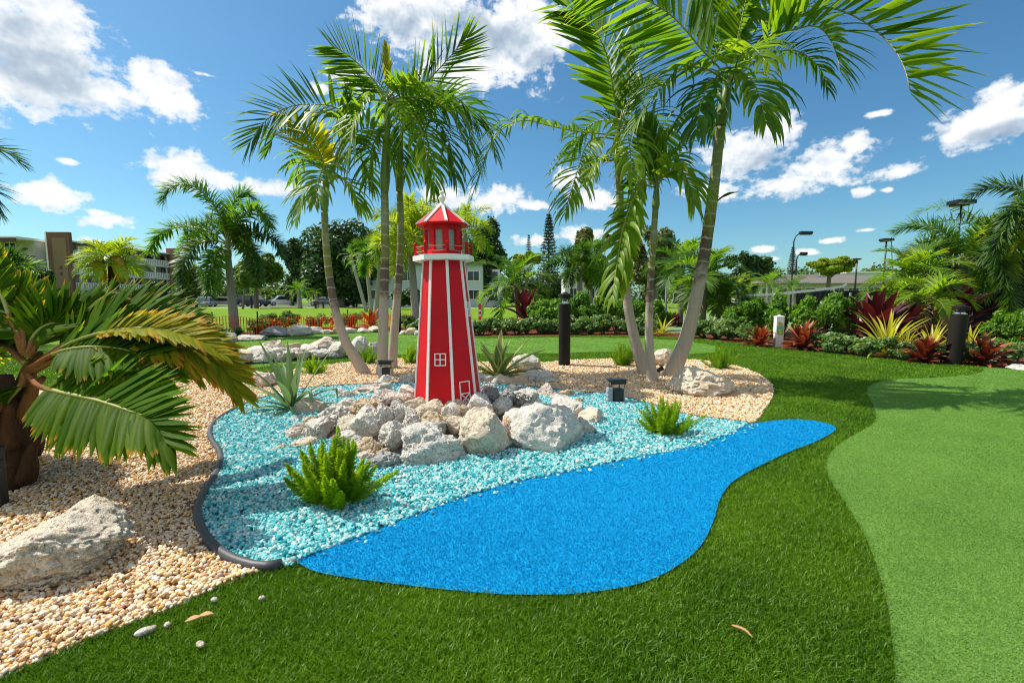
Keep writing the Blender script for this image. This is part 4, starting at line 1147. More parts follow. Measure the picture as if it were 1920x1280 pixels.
def palm(loc, label, trunkpath, r0, r1, group=None, shaft=None, mat='trunk', flare=1.5, n=60):
    e = empty('palm_tree', loc, label, 'palm', group)
    P = spline(trunkpath, n)
    s = np.linspace(0, 1, n)
    rad = r0 + (r1 - r0) * s; rad = rad * (1 + (flare - 1) * np.exp(-s * n * 0.22 / 2)) * (1 + 0.02 * np.sin(s * 60))
    V, F, t = tube(P - np.asarray(loc), rad, 16)
    mk('trunk', V, F, M[mat], e, True, {'t': t, 'h': np.array(t) / max(t)})
    if shaft is not None:
        Q = spline([P[-1]] + list(shaft), 14)
        V, F, t = tube(Q - np.asarray(loc), np.interp(np.linspace(0, 1, 14), [0, 0.15, 0.5, 1], [r1 * 1.02, r1 * 1.35, r1 * 1.05, r1 * 0.4]), 14)
        mk('crownshaft', V, F, M['shaft'], e, True, {'t': t, 'rnd': np.zeros(len(t)) + .5})
    return e

def seed_of(*a): return int(abs(sum((i + 1) * 131 * k for i, k in enumerate(a)))) % 99991

def fronds(e, Yc, lst, size=1.0):
    """lst: (material, photo points, tip distance offset, options)"""
    for i, (mat, pts, dy, o) in enumerate(lst):
        kw = dict(nl=25, ll=0.60 * size, lw=0.052 * size, droop=0.7, vee=0.4, roll=0.0, seed=seed_of(pts[0][0], pts[-1][1], i), petiole=0.12)
        kw.update(o)
        add_frond(e, pxpath(pts, Yc, Yc + dy), mat, **kw)

GP = 'christmas palms round the lighthouse'
# --- leaning palm of the left clump
Yb = G(684, 700)[1]
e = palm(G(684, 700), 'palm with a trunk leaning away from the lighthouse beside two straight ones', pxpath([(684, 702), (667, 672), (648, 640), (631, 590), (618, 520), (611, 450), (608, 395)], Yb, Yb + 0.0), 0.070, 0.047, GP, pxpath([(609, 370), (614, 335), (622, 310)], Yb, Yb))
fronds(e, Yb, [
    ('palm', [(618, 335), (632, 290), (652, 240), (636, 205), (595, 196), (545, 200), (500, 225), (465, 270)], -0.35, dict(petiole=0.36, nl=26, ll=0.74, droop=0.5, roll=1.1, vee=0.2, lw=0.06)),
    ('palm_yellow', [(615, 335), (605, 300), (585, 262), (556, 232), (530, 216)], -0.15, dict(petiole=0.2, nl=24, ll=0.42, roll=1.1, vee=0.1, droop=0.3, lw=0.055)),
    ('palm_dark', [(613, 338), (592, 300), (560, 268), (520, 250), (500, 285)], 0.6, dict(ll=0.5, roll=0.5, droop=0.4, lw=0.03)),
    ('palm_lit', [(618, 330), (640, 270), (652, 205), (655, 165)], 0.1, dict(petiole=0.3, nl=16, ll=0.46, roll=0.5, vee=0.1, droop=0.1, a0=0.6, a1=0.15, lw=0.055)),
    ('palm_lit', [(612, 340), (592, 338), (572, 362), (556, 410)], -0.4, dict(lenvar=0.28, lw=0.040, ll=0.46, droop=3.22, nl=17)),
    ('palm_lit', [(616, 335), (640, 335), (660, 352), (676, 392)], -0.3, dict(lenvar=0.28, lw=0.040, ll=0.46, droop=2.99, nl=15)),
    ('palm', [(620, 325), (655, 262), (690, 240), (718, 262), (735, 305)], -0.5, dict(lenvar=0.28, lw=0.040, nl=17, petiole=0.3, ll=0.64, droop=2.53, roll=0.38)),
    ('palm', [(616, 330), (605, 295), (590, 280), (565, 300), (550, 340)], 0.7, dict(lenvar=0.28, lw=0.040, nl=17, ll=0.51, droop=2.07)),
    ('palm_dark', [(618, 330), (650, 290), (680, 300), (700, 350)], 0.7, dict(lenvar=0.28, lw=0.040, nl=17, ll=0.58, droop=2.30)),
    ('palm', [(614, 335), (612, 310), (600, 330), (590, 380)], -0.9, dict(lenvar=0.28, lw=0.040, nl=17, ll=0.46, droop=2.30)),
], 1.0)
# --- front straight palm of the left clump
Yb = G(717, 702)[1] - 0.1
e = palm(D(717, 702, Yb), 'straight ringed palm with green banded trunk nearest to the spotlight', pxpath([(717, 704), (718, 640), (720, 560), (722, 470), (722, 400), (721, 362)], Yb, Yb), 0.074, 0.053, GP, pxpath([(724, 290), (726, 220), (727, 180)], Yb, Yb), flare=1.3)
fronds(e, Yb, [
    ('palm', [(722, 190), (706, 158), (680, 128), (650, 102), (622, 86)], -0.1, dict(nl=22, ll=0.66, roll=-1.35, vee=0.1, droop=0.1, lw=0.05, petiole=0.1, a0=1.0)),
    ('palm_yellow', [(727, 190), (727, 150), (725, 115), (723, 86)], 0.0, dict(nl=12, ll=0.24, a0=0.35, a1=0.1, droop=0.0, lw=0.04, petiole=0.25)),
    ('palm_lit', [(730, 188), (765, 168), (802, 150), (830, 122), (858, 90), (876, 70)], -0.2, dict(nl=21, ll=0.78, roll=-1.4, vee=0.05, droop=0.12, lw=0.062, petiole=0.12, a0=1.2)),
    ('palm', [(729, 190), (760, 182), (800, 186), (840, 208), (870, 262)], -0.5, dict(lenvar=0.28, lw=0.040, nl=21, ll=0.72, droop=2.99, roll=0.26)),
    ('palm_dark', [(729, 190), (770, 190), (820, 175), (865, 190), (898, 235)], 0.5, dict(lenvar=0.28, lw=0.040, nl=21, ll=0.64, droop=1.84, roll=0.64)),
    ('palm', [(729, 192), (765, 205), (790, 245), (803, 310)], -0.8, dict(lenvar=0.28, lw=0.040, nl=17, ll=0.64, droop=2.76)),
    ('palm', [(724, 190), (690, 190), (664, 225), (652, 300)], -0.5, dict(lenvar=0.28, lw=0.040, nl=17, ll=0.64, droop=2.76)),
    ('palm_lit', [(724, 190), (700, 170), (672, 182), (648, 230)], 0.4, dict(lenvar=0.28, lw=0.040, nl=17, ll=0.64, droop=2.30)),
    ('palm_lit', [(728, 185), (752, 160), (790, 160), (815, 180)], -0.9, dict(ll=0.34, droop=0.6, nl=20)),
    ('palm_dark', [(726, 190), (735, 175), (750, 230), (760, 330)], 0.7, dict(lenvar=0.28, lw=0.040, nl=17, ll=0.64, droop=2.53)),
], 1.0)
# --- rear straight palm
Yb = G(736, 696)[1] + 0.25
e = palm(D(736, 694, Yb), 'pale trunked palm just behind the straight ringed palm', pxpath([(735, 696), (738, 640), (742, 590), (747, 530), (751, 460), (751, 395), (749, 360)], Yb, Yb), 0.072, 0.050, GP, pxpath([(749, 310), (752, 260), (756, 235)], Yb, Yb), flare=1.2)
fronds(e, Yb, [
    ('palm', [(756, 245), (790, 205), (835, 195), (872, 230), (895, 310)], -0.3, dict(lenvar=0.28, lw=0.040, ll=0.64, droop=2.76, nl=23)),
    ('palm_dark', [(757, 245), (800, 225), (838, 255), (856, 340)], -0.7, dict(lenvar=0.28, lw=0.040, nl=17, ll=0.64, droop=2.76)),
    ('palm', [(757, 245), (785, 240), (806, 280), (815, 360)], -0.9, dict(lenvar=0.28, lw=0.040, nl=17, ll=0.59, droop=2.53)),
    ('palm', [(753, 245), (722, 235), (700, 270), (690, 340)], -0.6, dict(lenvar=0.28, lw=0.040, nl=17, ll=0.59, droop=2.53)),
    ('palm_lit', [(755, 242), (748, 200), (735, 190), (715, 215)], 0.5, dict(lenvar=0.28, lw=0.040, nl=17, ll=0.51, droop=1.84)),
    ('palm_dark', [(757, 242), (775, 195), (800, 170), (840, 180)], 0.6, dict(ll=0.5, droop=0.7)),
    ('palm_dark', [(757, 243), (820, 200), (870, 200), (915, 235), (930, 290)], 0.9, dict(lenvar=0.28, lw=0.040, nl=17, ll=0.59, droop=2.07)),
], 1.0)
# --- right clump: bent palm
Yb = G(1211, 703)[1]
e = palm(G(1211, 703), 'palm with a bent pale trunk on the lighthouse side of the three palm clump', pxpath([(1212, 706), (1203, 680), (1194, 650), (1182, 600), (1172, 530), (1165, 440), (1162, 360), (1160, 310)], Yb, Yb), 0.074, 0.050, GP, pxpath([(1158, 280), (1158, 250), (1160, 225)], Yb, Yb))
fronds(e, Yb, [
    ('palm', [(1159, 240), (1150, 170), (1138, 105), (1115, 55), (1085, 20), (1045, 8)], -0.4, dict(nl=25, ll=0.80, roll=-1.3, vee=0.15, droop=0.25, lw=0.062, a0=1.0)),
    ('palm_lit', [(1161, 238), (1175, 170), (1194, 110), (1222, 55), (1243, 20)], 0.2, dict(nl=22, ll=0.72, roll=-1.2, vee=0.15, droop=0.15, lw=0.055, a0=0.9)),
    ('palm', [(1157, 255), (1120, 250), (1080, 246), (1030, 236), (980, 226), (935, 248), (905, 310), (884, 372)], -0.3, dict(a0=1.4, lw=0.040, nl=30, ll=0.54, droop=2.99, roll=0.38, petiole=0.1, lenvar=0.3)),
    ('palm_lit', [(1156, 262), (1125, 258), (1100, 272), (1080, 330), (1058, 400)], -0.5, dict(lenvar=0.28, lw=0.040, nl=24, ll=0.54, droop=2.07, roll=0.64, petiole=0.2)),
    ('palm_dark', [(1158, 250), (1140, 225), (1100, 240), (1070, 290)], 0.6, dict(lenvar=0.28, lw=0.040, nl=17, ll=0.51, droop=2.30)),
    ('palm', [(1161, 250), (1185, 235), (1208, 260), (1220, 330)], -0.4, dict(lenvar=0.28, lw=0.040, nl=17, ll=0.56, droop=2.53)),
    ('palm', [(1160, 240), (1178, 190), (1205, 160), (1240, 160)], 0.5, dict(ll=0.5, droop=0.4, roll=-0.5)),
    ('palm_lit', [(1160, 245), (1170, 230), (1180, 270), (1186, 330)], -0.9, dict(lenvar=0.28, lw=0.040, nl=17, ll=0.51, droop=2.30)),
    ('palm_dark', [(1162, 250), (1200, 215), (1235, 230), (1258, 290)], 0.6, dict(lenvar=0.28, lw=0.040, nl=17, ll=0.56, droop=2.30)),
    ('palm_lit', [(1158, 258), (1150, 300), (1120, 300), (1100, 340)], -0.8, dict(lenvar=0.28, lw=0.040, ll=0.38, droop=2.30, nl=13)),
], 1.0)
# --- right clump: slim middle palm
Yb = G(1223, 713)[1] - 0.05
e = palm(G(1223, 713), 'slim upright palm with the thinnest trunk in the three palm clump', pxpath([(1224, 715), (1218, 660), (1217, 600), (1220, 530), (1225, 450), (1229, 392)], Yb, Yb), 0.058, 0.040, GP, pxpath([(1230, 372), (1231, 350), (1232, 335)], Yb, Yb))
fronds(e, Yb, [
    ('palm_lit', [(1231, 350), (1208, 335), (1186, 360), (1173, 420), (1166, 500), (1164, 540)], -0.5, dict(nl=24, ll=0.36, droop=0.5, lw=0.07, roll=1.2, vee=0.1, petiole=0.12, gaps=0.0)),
    ('palm_lit', [(1230, 352), (1200, 352), (1170, 420), (1156, 500), (1148, 560)], -0.7, dict(lenvar=0.28, nl=13, ll=0.46, droop=2.76, lw=0.05, petiole=0.25)),
    ('palm_lit', [(1233, 348), (1250, 325), (1275, 318), (1292, 345), (1300, 380)], -0.5, dict(lenvar=0.28, nl=17, ll=0.56, droop=3.68, lw=0.055)),
    ('palm_lit', [(1232, 345), (1235, 300), (1245, 270), (1262, 250)], 0.2, dict(nl=18, ll=0.30, droop=0.2, a0=0.7, lw=0.045, roll=0.6)),
    ('palm', [(1231, 345), (1222, 300), (1212, 262), (1206, 232)], 0.3, dict(nl=22, ll=0.44, droop=0.3, a0=0.7, lw=0.05, roll=0.6)),
    ('palm', [(1232, 345), (1245, 300), (1256, 290), (1280, 305)], 0.5, dict(lenvar=0.28, lw=0.040, nl=13, ll=0.51, droop=1.84)),
    ('palm', [(1231, 348), (1215, 330), (1195, 320), (1180, 345)], 0.5, dict(lenvar=0.28, lw=0.040, nl=13, ll=0.51, droop=2.30)),
], 1.0)
# --- right clump: tall slanting palm
Yb = G(1262, 706)[1]; Yc = Yb - 0.35
e = palm(G(1262, 706), 'tallest palm with a thick trunk slanting up across the sky', pxpath([(1258, 709), (1272, 672), (1288, 630), (1305, 560), (1320, 480), (1332, 400), (1342, 320), (1348, 262), (1351, 236)], Yb, Yc), 0.098, 0.063, GP, pxpath([(1356, 205), (1364, 165), (1372, 130)], Yc, Yc), flare=1.35)
fronds(e, Yc, [
    ('palm', [(1368, 150), (1342, 120), (1313, 90), (1280, 50), (1247, 20), (1200, -4), (1140, -18), (1090, -10)], -0.5, dict(nl=27, ll=0.85, roll=-1.25, vee=0.15, droop=0.3, lw=0.07, a0=1.1)),
    ('palm', [(1373, 140), (1384, 70), (1402, -10), (1430, -100)], 0.0, dict(nl=24, ll=0.8, roll=1.0, vee=0.3, droop=0.15, lw=0.065)),
    ('palm', [(1376, 145), (1425, 85), (1480, 40), (1540, 14), (1605, 32), (1665, 78), (1695, 125), (1708, 178)], -1.5, dict(nl=18, ll=0.92, roll=0.0, vee=1.0, droop=0.22, lw=0.072, petiole=0.2, lenvar=0.1, a0=1.1, a1=0.5, tipkeep=0.6)),
    ('palm', [(1376, 148), (1428, 92), (1480, 58), (1532, 50), (1562, 85), (1578, 140)], -0.9, dict(nl=18, ll=0.66, roll=-0.2, vee=0.7, droop=0.9, lw=0.055, petiole=0.25)),
    ('palm_dark', [(1376, 150), (1430, 108), (1490, 95), (1535, 125), (1552, 165)], 0.3, dict(lenvar=0.28, nl=23, ll=0.44, roll=0.00, droop=2.07, lw=0.03, petiole=0.2)),
    ('palm', [(1368, 158), (1320, 128), (1270, 135), (1225, 180), (1185, 240)], -0.4, dict(lenvar=0.28, lw=0.040, nl=23, ll=0.61, droop=3.22, roll=0.26, petiole=0.2)),
    ('palm', [(1372, 160), (1395, 140), (1418, 165), (1436, 230)], -0.7, dict(lenvar=0.28, nl=17, ll=0.64, droop=3.45, lw=0.055)),
    ('palm_dark', [(1366, 160), (1338, 150), (1316, 190), (1305, 250)], -0.6, dict(lenvar=0.28, nl=15, ll=0.61, droop=3.22, lw=0.055)),
    ('palm', [(1374, 145), (1405, 80), (1440, 20), (1490, -30), (1560, -60)], 0.4, dict(nl=24, ll=0.8, roll=-1.0, vee=0.2, droop=0.2, lw=0.062)),
    ('palm', [(1370, 145), (1350, 85), (1335, 20), (1300, -50)], 0.5, dict(nl=30, ll=0.6, roll=0.5, vee=0.3, droop=0.2, lw=0.05)),
    ('palm_lit', [(1372, 155), (1385, 110), (1410, 90), (1440, 120)], -1.2, dict(lenvar=0.28, nl=14, ll=0.56, droop=2.30, lw=0.045)),
    ('palm', [(1376, 140), (1440, 60), (1520, 0), (1620, -40), (1720, -30)], -0.6, dict(nl=20, ll=0.85, roll=-0.2, vee=0.8, droop=0.12, lw=0.064, petiole=0.25)),
    ('palm_dark', [(1368, 155), (1350, 140), (1345, 190), (1342, 250)], 0.6, dict(lenvar=0.28, lw=0.040, nl=13, ll=0.51, droop=2.76)),
], 1.0)
Vs = pxpath([(1343, 378), (1356, 368), (1370, 362), (1384, 360)], Yb - 0.1, Yb - 0.3)
V, F, t = tube(spline(Vs, 8) - np.array(e.location), [0.016, 0.012, 0.012, 0.018, 0.02, 0.014, 0.008, 0.003], 6)
mk('old_leaf_stub', V, F, M['palm_dark'], e, True, {'t': t, 'rnd': [0.5] * len(t)})

# ------------------------------------------------------------------ broad leaved palm close to the camera
Yp = 2.65
g = np.array([D(18, 910, Yp)[0], Yp, 0.0])
e = empty('palm_tree', g, 'low palm with broad pleated fronds, some tips yellow and brown, over the pebbles', 'palm')
# fibrous swollen base with old leaf boots
bz = [(0.085, 0.0), (0.105, 0.08), (0.12, 0.18), (0.115, 0.30), (0.105, 0.42), (0.09, 0.55), (0.06, 0.70)]
V, F, t = tube([(0, 0, z) for r, z in bz], [r for r, z in bz], 18)
V = [np.array(v) + 0.012 * np.array([mnoise.noise(Vector(v) * 16), mnoise.noise(Vector(v) * 16 + Vector((9, 0, 0))), 0]) for v in V]
mk('trunk', V, F, M['fibre'], e, True)
for k in range(13):
    az = k * 2.4; z0 = 0.06 + 0.045 * k
    d = np.array([math.cos(az), math.sin(az), 0])
    pts = [d * 0.09 + (0, 0, z0), d * 0.125 + (0, 0, z0 + 0.09), d * 0.15 + (0, 0, z0 + 0.19), d * 0.21 + (0, 0, z0 + 0.26)]
    V, F, t = tube(spline(pts, 8), [0.055, 0.056, 0.05, 0.042, 0.034, 0.028, 0.024, 0.014], 8)
    c = np.array(pts[1]); V = [c + (np.array(v) - c) * 1.0 for v in V]
    mk('leaf_boot', V, F, M['fibre' if k < 8 else 'petiole'], e, True)
def bp(pts, Y1, mat='bottle', Y0=Yp, **kw):
    o = dict(nl=58, ll=0.40, lw=0.046, droop=0.2, vee=0.35, roll=0.0, petiole=0.22, seg=5, rr=0.015, stalkend=0.22, fold=0.45, a0=1.15, a1=0.28, seed=seed_of(*pts[0], *pts[-1]), tipkeep=0.55, lenvar=0.05, gaps=0.0)
    o.update(kw)
    add_frond(e, pxpath(pts, Y0, Y1), mat, stalk='petiole', **o)
bp([(52, 700), (70, 722), (112, 735), (180, 750), (240, 769), (285, 786), (318, 828)], 2.1, roll=-0.85, vee=0.05, nl=54, ll=0.36, droop=0.15, petiole=0.2)
bp([(58, 700), (110, 672), (187, 650), (280, 636), (350, 645), (415, 685), (452, 735)], 2.7, 'bottle_dry', roll=-0.8, vee=0.15, droop=0.35, ll=0.27, petiole=0.36, a0=0.95)
bp([(58, 690), (120, 645), (190, 616), (262, 618), (335, 624), (398, 652)], 2.85, roll=-0.95, vee=0.1, ll=0.32, petiole=0.18)
bp([(54, 670), (95, 615), (160, 602), (240, 592), (320, 600), (380, 630)], 3.2, roll=-1.0, vee=0.05, ll=0.34, petiole=0.16)
bp([(50, 665), (72, 622), (112, 596), (165, 594), (225, 612)], 2.9, roll=-1.1, vee=0.05, ll=0.28, nl=50, petiole=0.14)
bp([(46, 660), (40, 612), (6, 584), (-60, 580)], 2.8, roll=0.9, vee=0.1, ll=0.32)
bp([(46, 665), (34, 622), (4, 600), (-60, 620)], 2.75, roll=0.6, vee=0.1, ll=0.40)
bp([(50, 668), (66, 626), (100, 606), (150, 616)], 2.8, roll=-0.9, vee=0.1, ll=0.26, nl=48)
bp([(42, 660), (6, 560), (-40, 480), (-62, 410)], 2.9, roll=0.8, vee=0.15, ll=0.17, petiole=0.35)
bp([(44, 680), (0, 645), (-60, 655), (-120, 705)], 2.95, roll=0.3, droop=0.6, ll=0.4)
bp([(46, 680), (20, 645), (-10, 655), (-60, 695)], 3.2, roll=0.2, droop=0.6, ll=0.4)
bp([(52, 690), (100, 680), (165, 680), (235, 692), (280, 735)], 3.05, roll=-0.9, vee=0.1, droop=0.3, ll=0.34)
bp([(54, 690), (110, 660), (180, 650), (250, 660), (310, 700)], 2.55, roll=-0.9, vee=0.1, droop=0.3, ll=0.30, petiole=0.25)
bp([(56, 695), (130, 650), (230, 640), (320, 662), (372, 700)], 3.0, 'bottle_dry', roll=-0.9, vee=0.1, droop=0.3, ll=0.24, a0=0.9)
bp([(56, 695), (140, 640), (250, 615), (350, 628), (418, 662)], 2.6, 'bottle_dry', roll=-0.6, droop=0.35, ll=0.2, lw=0.036, petiole=0.4, a0=0.9)
bp([(46, 700), (40, 720), (20, 745), (-10, 790)], 2.6, roll=0.0, droop=0.6, ll=0.3, nl=24)

# ------------------------------------------------------------------ generic palms farther off
def radial_fronds(e, top, n, L, mat, seed, elev=(1.35, -0.35), arch=1.5, name='frond', zs=1.0, **kw):
    """crown of arching fronds round a point (world coordinates)"""
    rs = np.random.default_rng(seed)
    for k in range(n):
        f = (k + 0.5) / n
        az = k * 2.39996 + rs.normal(0, 0.15)
        el = elev[0] + (elev[1] - elev[0]) * f + rs.normal(0, 0.08)
        P = [np.array(top, float)]; h = np.array([math.cos(az), math.sin(az), 0])
        LL = L * rs.uniform(0.88, 1.08)
        for j in range(6):
            d = h * math.cos(el) + np.array([0, 0, 1]) * math.sin(el)
            P.append(P[-1] + d * LL / 6); el -= arch / 6 * (0.5 + 0.25 * j)
        o = dict(seed=seed * 77 + k, nl=24, ll=L * 0.3, lw=L * 0.022, droop=0.7, vee=0.3, seg=3, rr=L * 0.009)
        o.update(kw)
        m = mat if isinstance(mat, str) else mat[int(rs.integers(len(mat)))]
        add_frond(e, P, m, name, **o)

def bg_palm(base, Y, topx, topy, rpx, label, n, Lpx, mat, seed, group=None, tmat='bark_pale', bend=0.0, shaftpx=0, **kw):
    """base/top in photo pixels at distance Y (None: on the ground)"""
    g = G(*base) if Y is None else np.array([D(base[0], base[1], Y)[0], Y, 0.0])
    Y = g[1]
    top = D(topx, topy, Y)
    e = empty('palm_tree', g, label, 'palm', group)
    mid = (g + top) / 2 + np.array([bend, 0, 0])
    r = px2m(rpx, Y)
    P = spline([g - g, mid - g, top - g], 14)
    V, F, t = tube(P, r * np.linspace(1.15, 0.8, 14), 10)
    mk('trunk', V, F, M[tmat], e, True, {'t': t, 'h': np.array(t) / max(t)})
    if shaftpx:
        s = px2m(shaftpx, Y)
        V, F, t = tube([P[-1] - np.array([0, 0, s * 0.9]), P[-1] - np.array([0, 0, s * 0.5]), P[-1], P[-1] + np.array([0, 0, s * 0.25])], [r * 0.85, r * 1.05, r * 0.7, r * 0.3], 10)
        mk('crownshaft', V, F, M['shaft'], e, True)
    radial_fronds(e, top, n, px2m(Lpx, Y), mat, seed, **kw)
    return e
FT = dict(plumose=True, vee=0.2, a0=1.3, a1=0.6, droop=0.5, fold=0.2, tipkeep=0.7, lw=0.042, ll=0.54)
# foxtail palm on the left, drawn frond by frond
Yf = 14.2; g = np.array([D(441, 640, Yf)[0], Yf, 0])
e = empty('palm_tree', g, 'foxtail palm with bushy plumes standing before the car park and apartment block', 'palm')
V, F, t = tube(spline([g - g, D(436, 570, Yf) - g, D(430, 510, Yf) - g, D(428, 482, Yf) - g], 14), np.linspace(0.155, 0.085, 14), 12); mk('trunk', V, F, M['bark_pale'], e, True, {'t': t, 'h': np.array(t) / max(t)})
V, F, t = tube(spline([D(428, 484, Yf) - g, D(427, 460, Yf) - g, D(427, 440, Yf) - g], 8), [0.085, 0.10, 0.10, 0.095, 0.08, 0.07, 0.05, 0.03], 12); mk('crownshaft', V, F, M['shaft'], e, True)
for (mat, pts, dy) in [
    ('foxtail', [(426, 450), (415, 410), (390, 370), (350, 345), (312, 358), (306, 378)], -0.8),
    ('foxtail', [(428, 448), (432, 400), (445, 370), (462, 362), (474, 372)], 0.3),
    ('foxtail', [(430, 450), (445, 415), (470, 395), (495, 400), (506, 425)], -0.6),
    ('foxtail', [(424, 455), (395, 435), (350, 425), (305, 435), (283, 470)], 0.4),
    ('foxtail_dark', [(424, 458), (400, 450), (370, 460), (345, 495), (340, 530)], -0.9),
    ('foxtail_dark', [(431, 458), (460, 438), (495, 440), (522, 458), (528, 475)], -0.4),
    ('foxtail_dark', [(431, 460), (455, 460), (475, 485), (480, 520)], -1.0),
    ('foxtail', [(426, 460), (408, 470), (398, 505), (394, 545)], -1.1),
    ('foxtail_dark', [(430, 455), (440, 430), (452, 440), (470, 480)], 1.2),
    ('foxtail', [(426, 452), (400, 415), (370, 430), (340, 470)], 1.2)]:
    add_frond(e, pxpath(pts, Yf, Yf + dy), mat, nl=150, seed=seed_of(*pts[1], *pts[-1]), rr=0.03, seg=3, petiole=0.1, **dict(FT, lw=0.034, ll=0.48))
# date palm with golden stalks
e = bg_palm((212, 570), 38, 212, 492, 9, 'feathery date palm with golden fruit stalks in front of the apartment block', 26, 62, 'foxtail_bright', 21, tmat='fibre', elev=(1.2, -0.25), arch=1.4, ll=1.1, lw=0.09, nl=22)
Yd = 38
for k, (x, s) in enumerate([(190, -1), (198, -1), (232, 1), (240, 1), (225, 1)]):
    c = D(212, 486, Yd) - np.array(e.location); tip = D(x, 530, Yd - 0.6) - np.array(e.location)
    P = spline([c, (c + tip) / 2 + np.array([0.35 * s, -0.4, 0.8]), tip], 8)
    V, F, t = tube(P, [0.05, 0.1, 0.22, 0.3, 0.34, 0.3, 0.2, 0.08], 7)
    mk('fruit_stalk', V, F, M['date_gold'], e, True, {'rnd': [0.5] * len(t), 't': t})
# bright foxtails behind the lighthouse
bg_palm((781, 614), None, 768, 440, 7, 'bright yellow green foxtail palm rising directly behind the lighthouse roof', 16, 88, 'foxtail_bright', 31, tmat='bark_pale', shaftpx=40, elev=(1.4, -0.5), nl=64, **FT)
bg_palm((704, 600), 26, 716, 472, 5, 'bright yellow green foxtail palm seen between the straight palm trunks', 12, 62, ['foxtail_bright', 'foxtail'], 32, tmat='bark_pale', elev=(1.3, -0.6), nl=130, **FT)
bg_palm((868, 600), 27, 872, 436, 6, 'bright foxtail palm showing past the shaded side of the lantern room', 13, 66, ['foxtail_bright', 'foxtail'], 33, tmat='bark_pale', elev=(1.4, -0.6), nl=56, **FT)
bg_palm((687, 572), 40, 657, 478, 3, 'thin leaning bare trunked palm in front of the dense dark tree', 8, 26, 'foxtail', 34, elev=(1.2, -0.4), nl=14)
bg_palm((698, 590), 30, 686, 492, 3.2, 'small curved frond palm beside the thin leaning trunk', 9, 40, ['foxtail', 'foxtail_bright'], 35, elev=(1.2, -0.6), nl=16)
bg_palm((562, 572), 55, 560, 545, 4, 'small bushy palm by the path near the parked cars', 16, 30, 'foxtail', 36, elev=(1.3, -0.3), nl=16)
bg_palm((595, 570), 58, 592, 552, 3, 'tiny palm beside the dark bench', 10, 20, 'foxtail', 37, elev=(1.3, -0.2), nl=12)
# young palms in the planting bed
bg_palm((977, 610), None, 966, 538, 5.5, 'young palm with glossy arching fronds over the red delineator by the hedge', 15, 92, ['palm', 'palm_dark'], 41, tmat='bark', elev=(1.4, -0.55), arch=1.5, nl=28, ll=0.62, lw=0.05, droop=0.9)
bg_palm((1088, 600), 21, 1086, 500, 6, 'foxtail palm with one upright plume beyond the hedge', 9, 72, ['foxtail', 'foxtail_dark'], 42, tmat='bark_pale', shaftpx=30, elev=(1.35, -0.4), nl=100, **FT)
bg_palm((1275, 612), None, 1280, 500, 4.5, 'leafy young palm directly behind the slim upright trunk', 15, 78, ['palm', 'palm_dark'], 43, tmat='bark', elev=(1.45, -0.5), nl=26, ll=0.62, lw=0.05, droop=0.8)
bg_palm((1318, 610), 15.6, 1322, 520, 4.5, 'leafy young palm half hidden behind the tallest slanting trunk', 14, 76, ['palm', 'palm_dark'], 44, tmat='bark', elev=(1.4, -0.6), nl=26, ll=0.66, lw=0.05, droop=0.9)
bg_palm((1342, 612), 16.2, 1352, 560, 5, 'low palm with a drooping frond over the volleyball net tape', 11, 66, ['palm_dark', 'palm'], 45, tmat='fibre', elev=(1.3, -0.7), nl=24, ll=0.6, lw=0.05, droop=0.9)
bg_palm((1386, 575), 38, 1386, 532, 3, 'yellow green pygmy palm beyond the volleyball net', 14, 34, 'foxtail_bright', 46, elev=(1.3, -0.5), nl=16)
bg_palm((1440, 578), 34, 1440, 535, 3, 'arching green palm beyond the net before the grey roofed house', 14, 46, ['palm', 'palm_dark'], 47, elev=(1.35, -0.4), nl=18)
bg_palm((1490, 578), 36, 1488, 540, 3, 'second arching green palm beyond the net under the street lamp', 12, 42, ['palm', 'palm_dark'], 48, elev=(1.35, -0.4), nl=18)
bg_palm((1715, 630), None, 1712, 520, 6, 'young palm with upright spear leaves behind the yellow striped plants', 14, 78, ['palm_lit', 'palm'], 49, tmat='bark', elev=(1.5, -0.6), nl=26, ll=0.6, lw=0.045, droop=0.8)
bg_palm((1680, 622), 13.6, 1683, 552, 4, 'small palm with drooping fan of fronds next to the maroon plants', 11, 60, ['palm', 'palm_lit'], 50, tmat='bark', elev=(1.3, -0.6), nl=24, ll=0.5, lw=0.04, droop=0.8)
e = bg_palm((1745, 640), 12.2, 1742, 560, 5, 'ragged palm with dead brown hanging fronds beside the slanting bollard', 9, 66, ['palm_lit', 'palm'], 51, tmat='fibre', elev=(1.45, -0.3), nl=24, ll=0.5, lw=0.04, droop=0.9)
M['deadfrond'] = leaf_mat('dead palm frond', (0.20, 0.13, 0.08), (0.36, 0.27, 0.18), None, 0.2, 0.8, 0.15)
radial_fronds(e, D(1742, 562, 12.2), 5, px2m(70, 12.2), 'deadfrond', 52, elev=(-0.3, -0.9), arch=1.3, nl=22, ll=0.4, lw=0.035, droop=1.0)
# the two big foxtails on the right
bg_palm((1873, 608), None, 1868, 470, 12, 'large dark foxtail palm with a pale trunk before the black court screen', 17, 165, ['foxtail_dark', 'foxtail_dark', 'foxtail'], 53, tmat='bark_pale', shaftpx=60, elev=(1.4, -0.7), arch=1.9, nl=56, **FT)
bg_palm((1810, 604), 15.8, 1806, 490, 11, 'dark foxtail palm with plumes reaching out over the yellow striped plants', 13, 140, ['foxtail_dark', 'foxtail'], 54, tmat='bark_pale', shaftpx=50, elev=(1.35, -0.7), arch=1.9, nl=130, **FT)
bg_palm((1990, 610), 13.5, 1975, 400, 12, 'tall palm at the edge of view with tips of yellow green leaves showing', 12, 140, ['foxtail_dark', 'foxtail_bright'], 55, tmat='bark_pale', elev=(1.3, -0.6), arch=1.9, nl=100, **FT)
